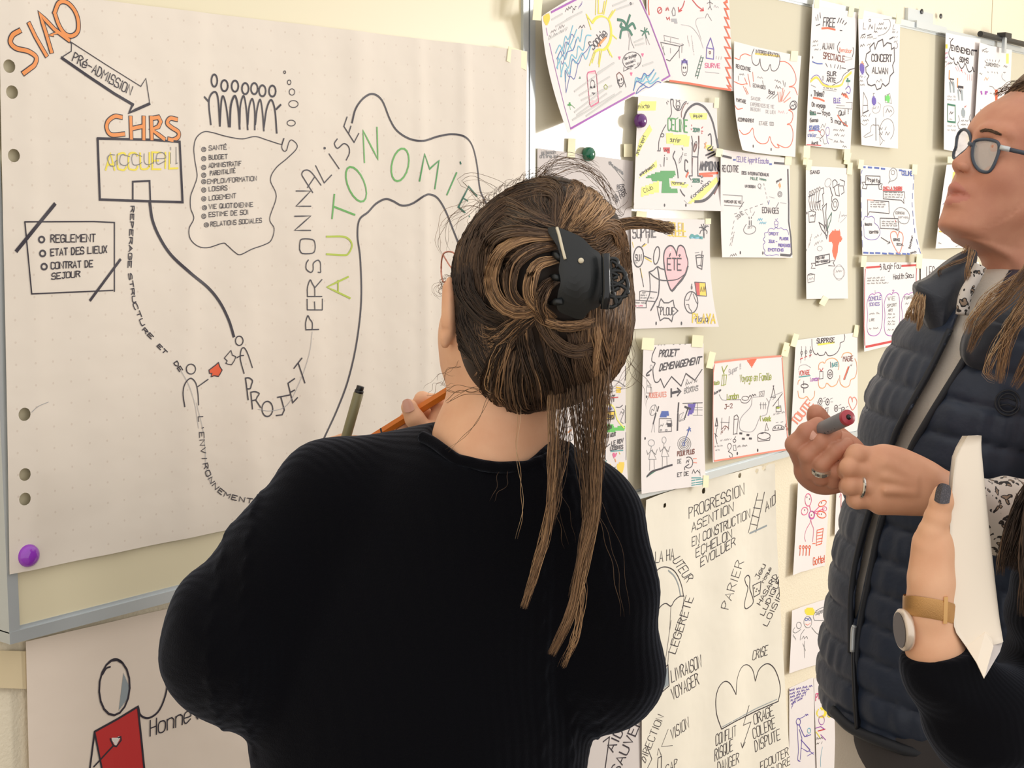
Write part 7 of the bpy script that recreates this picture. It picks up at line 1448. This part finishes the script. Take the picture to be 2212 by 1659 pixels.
# standing collar, two leaves
for pts, dn, nm in (([(1981, 617), (2010, 600), (2060, 560), (2108, 540), (2106, 585), (2085, 640), (2070, 690), (2052, 735), (2030, 770), (2012, 720), (1990, 665)], D3 - .10, 'collar'), ([(2110, 690), (2135, 660), (2175, 640), (2240, 610), (2330, 600), (2330, 760), (2240, 770), (2150, 800), (2095, 790), (2085, 745)], D3 - .17, 'collar')):
    q = smoothpts(pts, True, 4); c0 = q.mean(0); vs = []; n_ = 5
    for k_ in range(n_):
        t = (k_ + 1) / n_; w = c0 + (q - c0) * t; vs.append(at(w[:, 0], w[:, 1], dn + .02 * t ** 2 + .00012 * (w[:, 0] - c0[0]) * (1 if nm else 1)))
    cen = at(c0[0], c0[1], dn); m_ = len(q); VV = np.vstack([[cen]] + vs); VB = VV + FH * .02; n0 = len(VV); fs = []
    for j in range(m_):
        j2 = (j + 1) % m_; fs += [(0, 1 + j2, 1 + j), (n0, n0 + 1 + j, n0 + 1 + j2)]
        for k_ in range(n_ - 1):
            a, b_, c_, d = 1 + k_ * m_ + j, 1 + k_ * m_ + j2, 1 + (k_ + 1) * m_ + j2, 1 + (k_ + 1) * m_ + j
            fs += [(a, b_, c_, d), (n0 + a, n0 + d, n0 + c_, n0 + b_)]
        a, b_ = 1 + (n_ - 1) * m_ + j, 1 + (n_ - 1) * m_ + j2; fs.append((a, b_, n0 + b_, n0 + a))
    part(nm, np.vstack([VV, VB]), fs, mat('vest_collar', rgb(36, 41, 51), .5, sheen=.2, bump=(90, .3, .003)), W2, smooth=True)
# embossed round badge on the chest
z0 = ve.trace(np.array([2177.]), np.array([870.]), D3 - .4)[0]
mb = MB(); th = np.linspace(0, 2 * math.pi, 30)
for rr_ in (27, 20): mb.tube(at(2177 + rr_ * np.cos(th), 870 + rr_ * np.sin(th), z0 - .003), .0012, 5, False)
for yy in (862, 876): mb.tube(at(np.array([2160., 2177, 2194]), np.array([yy, yy - 3., yy + 4]), z0 - .003), .001, 5)
mb.part('badge', VE, W2, smooth=True)
# leopard blouse: collar edge and left sleeve
LEO = mat('leopard_cotton', rgb(214, 206, 198), .7); nt = LEO.node_tree; bs = nt.nodes['Principled BSDF']
tc = nt.nodes.new('ShaderNodeTexCoord'); nz = nt.nodes.new('ShaderNodeTexNoise'); nz.inputs['Scale'].default_value = 60; mxv = nt.nodes.new('ShaderNodeMix'); mxv.data_type = 'VECTOR'; mxv.inputs[0].default_value = .035
nt.links.new(tc.outputs['Object'], nz.inputs['Vector']); nt.links.new(tc.outputs['Object'], mxv.inputs[4]); nt.links.new(nz.outputs['Color'], mxv.inputs[5])
vo = nt.nodes.new('ShaderNodeTexVoronoi'); vo.inputs['Scale'].default_value = 95; nt.links.new(mxv.outputs[1], vo.inputs['Vector'])
cr = nt.nodes.new('ShaderNodeValToRGB'); nt.links.new(vo.outputs['Distance'], cr.inputs['Fac']); e_ = cr.color_ramp.elements
e_[0].position = 0; e_[0].color = rgb(150, 128, 108); e_[1].position = .24; e_[1].color = rgb(40, 36, 36)
for p_, c_ in ((.20, (150, 128, 108)), (.37, (40, 36, 36)), (.41, (216, 208, 200))):
    x_ = cr.color_ramp.elements.new(p_); x_.color = rgb(*c_)
cr.color_ramp.interpolation = 'LINEAR'; nt.links.new(cr.outputs['Color'], bs.inputs['Base Color'])
hd2 = 1.56
b = Body(.02); b.chain([at(2290, 760, D2 - .12), at(2360, 1120, D2 - .2), at(2180, 1120, hd2 + .04), at(2052, 1068, hd2 + .01)], [.055, .052, .040, .0235])
b.post = lambda p, d: d - .0015 * np.sin(160 * (p @ XR) + 90 * p[..., 2])
v, f = b.mesh(.005); part('sleeve', v, f, LEO, W2, smooth=True)
b = Body(.02); b.chain([at(2150, 1120, D3 + .0), at(2050, 1082, hd2 + .10), at(1975, 1058, hd2 + .085)], [.045, .026, .0225])
v, f = b.mesh(.006); part('sleeve', v, f, LEO, W2, smooth=True)
mb = MB(); q = smoothpts([(2118, 575), (2105, 600), (2085, 640), (2078, 680)], k=6); mb.tube(at(q[:, 0], q[:, 1], D3 - .115), [.008 - .000 * i for i in range(len(q))], 8); mb.part('blouse_collar', LEO, W2, smooth=True)

# hands: one continuous mesh each, five fingers
b = Body(.007)
b.cone(at(2070, 1072, hd2 + .012), at(1985, 1050, hd2 + .002), .0215, .026, k=.02)                   # left wrist
b.ell(at(1925, 1030, hd2), (.040, .018, .031), frame(XR * math.cos(.1) - ZU * math.sin(.1), FH, ZU * math.cos(.1) + XR * math.sin(.1)), k=.012)
b.cone(at(1995, 1040, hd2), at(1905, 1000, hd2 - .002), .020, .018, k=.012); b.cone(at(1990, 1075, hd2), at(1905, 1078, hd2 + .002), .018, .017, k=.012)
fingers(b, [[(1905, 992, hd2, 13), (1850, 983, hd2 - .006, 11.5), (1838, 990, hd2 + .024, 10), (1862, 1000, hd2 + .045, 9)],
            [(1900, 1020, hd2 - .003, 12.5), (1836, 1010, hd2 - .008, 11), (1828, 1016, hd2 + .022, 10), (1855, 1025, hd2 + .045, 9)],
            [(1902, 1052, hd2 - .002, 12), (1838, 1048, hd2 - .006, 10.5), (1832, 1050, hd2 + .02, 9.5), (1858, 1055, hd2 + .04, 8.5)],
            [(1912, 1082, hd2 + .002, 11), (1852, 1080, hd2 - .0, 9.5), (1846, 1080, hd2 + .02, 8.5), (1868, 1080, hd2 + .036, 8)],
            [(1985, 1010, hd2 + .02, 12), (1925, 995, hd2 + .035, 11), (1880, 985, hd2 + .045, 9.5)]], .95, .002)
for y0_, y1_ in ((1000, 990), (1030, 1022), (1060, 1060)): b.cone(at(1975, 1048 + (y0_ - 1030) * .5, hd2 - .021), at(1915, y0_, hd2 - .019), .0022, .003, k=.008)   # tendons
v, f = b.mesh(.0017); part('left_hand', v, f, SK2, W2, smooth=True)
h3 = 1.60
b = Body(.004)
b.cone(at(1985, 1055, hd2 + .085), at(1850, 1015, h3 + .03), .020, .025, k=.02)
b.ell(at(1795, 1000, h3 + .018), (.040, .022, .034), frame(XR * math.cos(.5) + ZU * math.sin(.5), FH, ZU * math.cos(.5) - XR * math.sin(.5)), k=.012)
b.ell(at(1765, 1018, h3 + .014), (.024, .016, .016), CAMF, k=.008)
fingers(b, [[(1738, 1004, h3 + .016, 12), (1718, 960, h3 + .0, 11), (1742, 934, h3 - .006, 10.5), (1766, 918, h3 - .002, 9.5)],
            [(1752, 1018, h3 + .004, 11.5), (1744, 982, h3 - .008, 10), (1775, 955, h3 - .014, 9.5), (1803, 938, h3 - .008, 8.5)],
            [(1774, 1030, h3 + .0, 11), (1776, 1002, h3 - .012, 9.5), (1804, 975, h3 - .018, 9), (1830, 960, h3 - .010, 8)],
            [(1800, 1038, h3 + .002, 10), (1808, 1018, h3 - .010, 8.5), (1832, 996, h3 - .015, 8), (1850, 984, h3 - .008, 7)],
            [(1830, 960, h3 + .03, 13), (1788, 925, h3 + .028, 12), (1765, 900, h3 + .018, 11), (1762, 892, h3 + .014, 10)]], .94, .002)
v, f = b.mesh(.0017); part('right_hand', v, f, SK2b, W2, smooth=True)
nailat(1752, 938, h3 - .0155, .0045, (-.7, -.7), W2)
def ringat(c, ax, r, name, m, h=.0028, stones=0):
    mb = MB(); ax = nrm(ax); t = np.linspace(0, 2 * math.pi, 29); a = nrm(np.cross(ax, (.2, .3, .9))); b_ = np.cross(ax, a)
    mb.lathe(c, ax, [(-h, r * .97), (-h, r), (-h * .5, r + .0009), (h * .5, r + .0009), (h, r), (h, r * .97)], 28)
    return mb.part(name, m, W2, smooth=False)
SIL = mat('ring_silver', rgb(225, 222, 214), .18, metal=.9)
ringat(at(1775, 1012, h3 - .0075), at(1774, 1030, h3 + .0) - at(1776, 1002, h3 - .012), .0112, 'wide_ring', SIL, .0038)
ringat(at(1838 + 20, 1050, hd2 - .005), at(1902, 1052, hd2) - at(1838, 1048, hd2 - .006), .0126, 'wedding_ring', SIL, .0017)
# trousers, feet
b = Body(.03); hc = p3(2040, 1640, .0)
for sx in (-1, 1):
    k0 = hc + FH * sx * .07; kn = np.array([k0[0], k0[1], .5]); b.chain([k0, kn, np.array([kn[0], kn[1], .09])], [.088, .062, .045])
b.ell(hc + ZU * .04, (.118, .13, .11), CAMF)
v, f = b.mesh(.009); part('trousers', v, f, mat('charcoal_trousers', rgb(62, 58, 58), .85, bump=(500, .3, .001)), W2, smooth=True)
for sx in (-1, 1):
    k0 = hc + FH * sx * .07; b = Body(.02); c0 = np.array([k0[0], k0[1], .045]); b.cone(c0 + XR * .05, c0 - XR * .13, .042, .034); b.post = lambda p, d: np.maximum(d, .002 - p[..., 2])
    v, f = b.mesh(.008); part('shoe', v, f, MATS['shoe_leather'], W2, smooth=True)
# hair
hb2 = Body(.02); hb2.ell(H0 + u2 * .012 - f2 * .014, (.084, .103, .104), HF); hb2.cone(H0 - f2 * .06 - u2 * .03, at(2330, 760, D3 - .0), .07, .06)
PA = sg(2172, 214); PN = nrm(u2 * .82 - f2 * .57); PB = sg(2262, 330); 
hb2.post = lambda p, d: np.maximum(d, np.minimum(-(p - PA) @ PN, (p - PB) @ f2))
v, f = hb2.mesh(.005); part('hair_base', v, f, HAIRC[2], W2, smooth=True)
S_ = Strands(31)
for i in range(9):
    S_.lock([(2166 + i * 9, 214 - i * 1.5), (2190 + i * 10, 196 - i), (2240 + i * 6, 180), (2320, 190 + i * 6)], 46, 7, 14, hb2, D2, cols=(1, 1, 2, 3), lift=.002, rad=(.0003, .0006), n=14)
for q, n_, w0, w1, dp, cl in (
                          ('2250,560 2180,640 2125,700 2094,760', 50, 24, 6, D3 - .20, (2, 3, 3, 4)), ('2290,560 2230,640 2180,720 2160,825', 54, 32, 8, D3 - .21, (2, 3, 3, 4)), ('2320,600 2260,700 2215,790 2190,835', 50, 30, 9, D3 - .21, (2, 3, 3)), ('2200,600 2140,640 2100,690 2088,720', 36, 16, 9, D3 - .19, (3, 4, 5)), ('2240,640 2170,720 2130,800 2150,820', 20, 20, 8, D3 - .21, (3, 4, 5)),
                          ('2098,535 2092,556 2060,570 2030,585 2036,604', 12, 4, 3, D3 - .08, (2, 3)), ('2088,530 2080,545 2076,560', 8, 5, 4, D3 - .06, (3, 4)), ('2100,540 2092,580 2088,610', 16, 8, 5, D3 - .11, (3, 3, 4)),
                          ('1986,636 1976,662 1974,696', 60, 9, 7, D3 - .1, (3, 4, 5, 5)), ('1994,640 1990,680 1984,712', 50, 7, 5, D3 - .11, (3, 4, 5)), ('1977,646 1964,672 1958,690', 30, 6, 5, D3 - .1, (4, 5))):
    S_.lock(q, n_, w0, w1, None, dp, cols=cl, rad=(.00022, .00045), n=18, wob=(1.2 if dp > D3 - .12 else 3.2), thick=.014)
for i in range(8):
    S_.lock([(2215 + i * 9, 225 + i * 26), (2300, 240 + i * 26), (2400, 300 + i * 30)], 60, 16, 20, hb2, D2, cols=(1, 2, 2, 3), lift=.003, rad=(.0004, .0008), n=12)
S_.lock('2150,205 2165,195 2190,182 2212,172', 16, 5, 8, None, D2 - .03, cols=(1, 2), rad=(.0002, .0004), n=10, wob=3)
S_.build('hair', W2)
# the marker in her far hand
GR = mat('grey_barrel', rgb(128, 126, 128), .45); RD = mat('marker_red', rgb(178, 62, 74), .35)
stick('marker_pen', at(1752, 938, h3 + .012), at(1833, 901, 1.545), .0082, 24, GR, 'grey felt marker with a dark red end held by the person in glasses', 'marker',
      [('barrel', 0, .93, .0078, .0084, GR), ('cap_end', .93, 1.0, .0084, .0082, RD), ('tip', 1.0, 1.02, .003, .002, BK)])
mk = [o for o in SC.objects if o.name.startswith('marker_pen')][0]
for i, (x, y) in enumerate(((1776, 935), (1783, 932), (1790, 929), (1797, 925), (1804, 922), (1787, 926))):
    S0 = at(x, y, 1.612 - .067 * (x - 1752) / 81 - .0068); mb = MB(); mb.lathe(S0 - FC * .0008, -FC, [(0, .0026), (.0004, .001)], 5); part('printed_mark', mb.verts(), mb.f, BK, mk)

# ================================================================ the person at lower right with the notepad
D4 = 1.36
W3 = empty('person', (float(at(2330, 1500, D4)[0]), float(at(2330, 1500, D4)[1]), 0), 'person in black sweater with dark nails and a gold mesh watch, holding the notepad', 'person')
b = Body(.006)
b.chain([at(2120, 1560, D4 + .03), at(2018, 1400, D4 + .01), at(2009, 1320, D4 + .005), at(2011, 1270, D4)], [.030, .0235, .0202, .0200], k=.012)
b.ell(at(2018, 1215, D4 + .002), (.0185, .021, .040), CAMF, k=.016); b.ell(at(2035, 1180, D4 + .012), (.017, .02, .04), CAMF, k=.010)
b.cone(at(1994, 1240, D4), at(2000, 1170, D4), .0120, .0120, k=.008)
fingers(b, [[(2004, 1180, D4 - .002, 14), (2014, 1150, D4 - .004, 12.6), (2025, 1118, D4 - .007, 11.4), (2034, 1085, D4 - .01, 10.2), (2036, 1068, D4 - .01, 9)],
            [(2020, 1160, D4 + .022, 10), (2050, 1110, D4 + .035, 9), (2085, 1100, D4 + .045, 8.5), (2110, 1110, D4 + .045, 8)],
            [(2024, 1180, D4 + .025, 10), (2056, 1150, D4 + .04, 9), (2095, 1140, D4 + .05, 8.5), (2120, 1150, D4 + .05, 8)],
            [(2024, 1210, D4 + .026, 9.5), (2058, 1190, D4 + .042, 8.5), (2098, 1180, D4 + .05, 8), (2122, 1190, D4 + .05, 7.5)],
            [(2024, 1240, D4 + .024, 9), (2056, 1230, D4 + .04, 8), (2090, 1220, D4 + .05, 7.5), (2110, 1226, D4 + .05, 7)]], 1.0, .0014)
b.chain([at(2120, 1560, D4 + .03), at(2330, 1480, D4 + .1), at(2420, 1250, D4 + .1)], [.03, .04, .05], k=.02)
b.cone(at(2420, 1130, D4 + .1), at(2430, 980, D4 + .1), .05, .052, k=.02); b.ell(at(2440, 800, D4 + .1), (.075, .09, .10), CAMF, k=.02); b.ell(at(2400, 900, D4 + .12), (.05, .055, .06), CAMF, k=.02)
b.ell(at(2290, 850, D4 + .14), (.010, .012, .014), CAMF, k=.008)
v, f = b.mesh(.0021); part('body', v, f, SK1, W3, smooth=True)
nailat(2037, 1066, D4 - .0215, .0072, (.12, -1), W3, mat('dark_nail_polish', rgb(52, 48, 56), .18, spec=.7, vary=(900, rgb(90, 84, 92), .5, .7)), w=.95, look=-FC * .9 - XR * .45)
# sweater of that person
CUF = at(2020, 1402, D4 + .012); CUN = nrm(at(2009, 1320, D4 + .005) - at(2022, 1400, D4 + .012))
b = Body(.03)
b.chain([at(2024, 1385, D4 + .012), at(2040, 1455, D4 + .015), at(2130, 1560, D4 + .03), at(2330, 1560, D4 + .1)], [.0300, .035, .052, .06], k=.02)
b.chain([at(2330, 1560, D4 + .1), at(2350, 1330, D4 + .08)], [.07, .075])
b.ell(at(2400, 1620, D4 + .12), (.11, .10, .19), CAMF); b.cone(at(2340, 1290, D4 + .05), at(2520, 1240, D4 + .12), .062, .065); b.ell(at(2400, 2200, D4 + .12), (.15, .12, .25), CAMF)
b.post = lambda p, d: np.maximum(d - .0016 * np.sin(60 * (p @ XR) + 130 * p[..., 2] + 4 * np.sin(20 * (p @ XR))), np.where(np.linalg.norm(p - CUF, axis=-1) < .075, (p - CUF) @ CUN, -1))
v, f = b.mesh(.0038); part('sweater', v, f, KNIT2, W3, smooth=True)
b = Body(.03)
for sx in (-1, 1):
    k0 = at(2400, 2400, D4 + .12) + XR * sx * .08; kn = np.array([k0[0], k0[1], .45]); b.chain([k0, kn, np.array([kn[0], kn[1], .09])], [.09, .062, .045])
v, f = b.mesh(.012); part('trousers', v, f, MATS['dark_denim'], W3, smooth=True)
for sx in (-1, 1):
    k0 = at(2400, 2400, D4 + .12) + XR * sx * .08; b = Body(.02); c0 = np.array([k0[0], k0[1], .045]); b.cone(c0 - FH * .05, c0 + FH * .13, .042, .034); b.post = lambda p, d: np.maximum(d, .002 - p[..., 2])
    v, f = b.mesh(.008); part('shoe', v, f, MATS['shoe_leather'], W3, smooth=True)
# watch
GOLD = mat('gold_mesh', rgb(196, 150, 96), .35, metal=.75, bump=(1500, .6, .0006)); WHT = mat('watch_case', rgb(222, 206, 190), .25, metal=.4)
wt = empty('wristwatch', (0, 0, 0), None, None); wt.parent = W3; wt.location = -Vector(W3.location)
wc = at(2009, 1320, D4 + .005); wa = nrm(ZU * 1.0 - XR * .02); mb = MB(); N = 40; vs = []
for i in range(N):
    t = 2 * math.pi * i / N; rx = .0246; ry = .0246
    for hh in (-.0095, -.0075, .0075, .0095):
        ro = 1 if abs(hh) < .009 else .975
        vs.append(wc + XR * math.cos(t) * rx * ro + FC * math.sin(t) * ry * ro + wa * (hh + .005 * math.cos(t + .2) * -1 - .006 * (math.sin(t) < 0) * abs(math.sin(t)) * -1))
for i in range(N):
    for k_ in range(3): mb_f = (i * 4 + k_, ((i + 1) % N) * 4 + k_, ((i + 1) % N) * 4 + k_ + 1, i * 4 + k_ + 1); mb.f.append(mb_f)
mb.v.append(np.array(vs)); mb.n = len(vs); part('mesh_band', mb.verts(), mb.f, GOLD, wt, smooth=True)
mb = MB(); mb.box(at(2042, 1318, D4 - .0185), XR * .0018, FC * .0012, ZU * .0125); part('clasp', mb.verts(), mb.f, mat('gold_bright', rgb(225, 180, 120), .2, metal=.9), wt)
cx_ = at(1957, 1360, D4 + .004); n_ = nrm(-XR * 1.0 - ZU * .06 - FC * .10)
mb = MB(); mb.lathe(cx_ - n_ * .002, n_, [(0, .0185), (.002, .0195), (.006, .0195), (.008, .0175)], 32); part('case', mb.verts(), mb.f, WHT, wt, smooth=True)
mb = MB(); mb.lathe(cx_ + n_ * .0062, n_, [(0, .0165), (.0004, .016)], 32); part('dial', mb.verts(), mb.f, mat('watch_glass', rgb(60, 50, 46), .08), wt)
# long dark hair falling at the frame edge
hb3 = Body(.02); hb3.ell(at(2450, 770, D4 + .09), (.088, .10, .115), CAMF); hb3.chain([at(2430, 820, D4 + .08), at(2310, 1130, D4 + .02), at(2300, 1230, D4 + .01)], [.07, .045, .026])
v, f = hb3.mesh(.006); part('hair_base', v, f, HAIRC[0], W3, smooth=True)
S_ = Strands(41)
S_.lock('2330,900 2270,1030 2222,1120 2190,1230', 260, 50, 34, None, D4 + .0, cols=(0, 0, 0, 1), rad=(.0004, .0008), n=16, wob=5, thick=.02)
S_.lock('2320,960 2250,1100 2235,1240 2230,1330', 200, 40, 26, None, D4 - .01, cols=(0, 0, 1), rad=(.0004, .0008), n=16, wob=5, thick=.02)
S_.lock('2260,1030 2200,1100 2172,1160 2160,1240', 40, 10, 6, None, D4 + .0, cols=(1, 2, 0), rad=(.0003, .0005), n=14, wob=4, thick=.01)
for i in range(9):
    S_.lock([(2480 - i * 8, 560), (2370 - i * 12 + i * i * 2, 700 + i * 8), (2340 - i * 6, 900), (2310 - i * 6, 1100), (2280 - i * 5, 1300)], 70, 14, 12, hb3, D4, cols=(0, 0, 1), rad=(.0005, .001), n=18, wob=5, lift=.002)
S_.build('hair', W3)
# folded notepad
PD = mat('cream_paper', rgb(250, 238, 220), .6); pad = empty('notepad', (0, 0, 0), 'cream folded notepad held upright in front of the quilted vest', 'notepad')
pc = at(2100, 1390, D4); pad.location = Vector(pc)
def leaf(name, inset, back, m, drop=0.0, off=0.0):
    rows = 30; vs = []
    for i in range(rows):
        t = i / (rows - 1)
        Lx = np.interp(t, [0, .05, .17, .4, .7, .88, 1], [2092, 2066, 2059, 2052, 2053, 2062, 2092]); Ly = np.interp(t, [0, .05, .17, .4, .7, .88, 1], [941, 980, 1030, 1130, 1270, 1362, 1404])
        Rx = np.interp(t, [0, .3, .6, 1], [2119, 2135, 2152, 2172]); Ry = np.interp(t, [0, .3, .6, 1], [941, 1075, 1217, 1385 + drop])
        Lp = at(Lx + inset, Ly, D4 - .012 + off); Rp = at(Rx - inset, Ry, D4 - .006 + off)
        ax = Rp - Lp; wd = np.linalg.norm(ax); ax = ax / wd; nn2 = nrm(np.cross(ax, nrm(at(2172, 1385, D4) - at(2119, 941, D4)))); nn2 = nn2 if nn2 @ FC < 0 else -nn2
        row = []
        for j in range(9): q_ = j / 8 * .72; row.append(Lp + ax * wd * q_ + nn2 * .0030 * math.sin(q_ / .72 * 1.57))
        r_ = wd * .14; c_ = Lp + ax * wd * .78 - nn2 * (r_ * 1.0 - .003)
        for j in range(9): a_ = math.radians(90 - j * 28); row.append(c_ + ax * r_ * math.cos(a_) * 1.3 + nn2 * r_ * math.sin(a_) * 1.0)
        for j in range(1, 6): row.append(row[17] - ax * wd * .1 * j * back - nn2 * .002 * j)
        vs.append(row)
    vs = np.array(vs); R_, C_ = vs.shape[:2]; nm_ = np.cross(np.gradient(vs, axis=0), np.gradient(vs, axis=1)); nm_ /= np.linalg.norm(nm_, axis=2, keepdims=True) + 1e-9
    A = vs.reshape(-1, 3); B = (vs - nm_ * .0009).reshape(-1, 3); n0 = len(A); fs = []
    for i in range(R_ - 1):
        for j in range(C_ - 1):
            a = i * C_ + j; fs += [(a, a + 1, a + 1 + C_, a + C_), (n0 + a, n0 + a + C_, n0 + a + 1 + C_, n0 + a + 1)]
    rim = [j for j in range(C_)] + [i * C_ + C_ - 1 for i in range(1, R_)] + [(R_ - 1) * C_ + j for j in range(C_ - 2, -1, -1)] + [i * C_ for i in range(R_ - 2, -1, -1)]
    fs += [(rim[k], rim[k + 1], n0 + rim[k + 1], n0 + rim[k]) for k in range(len(rim) - 1)]
    return part(name, np.vstack([A, B]), fs, m, pad, smooth=True)
leaf('cover_sheet', 0, 1.0, PD)
leaf('page', 5, 1.2, M_paper, -8, .006); leaf('page', 9, 1.3, M_paper, -16, .012)
# lower tip of the back sheet
q = [(2088, 1398), (2128, 1366), (2142, 1378), (2146, 1396), (2126, 1466), (2110, 1432)]
P_ = np.array([at(x, y, D4 + d_) for (x, y), d_ in zip(q, (-.0125, -.0125, -.014, -.02, -.036, -.026))]); part('page_corner', np.vstack([P_, P_ + FC * .002]), [(0, 1, 2, 3, 4, 5), (11, 10, 9, 8, 7, 6)] + [(k, 6 + k, 6 + (k + 1) % 6, (k + 1) % 6) for k in range(6)], PD, pad)
q = [(2140, 1380), (2166, 1388), (2160, 1408), (2128, 1462)]
P_ = np.array([at(x, y, D4 + d_) for (x, y), d_ in zip(q, (-.008, -.004, -.012, -.034))]); part('page', np.vstack([P_, P_ + FC * .0015]), [(0, 1, 2, 3), (7, 6, 5, 4), (0, 3, 7, 4), (3, 2, 6, 7), (2, 1, 5, 6), (1, 0, 4, 5)], M_paper2, pad)
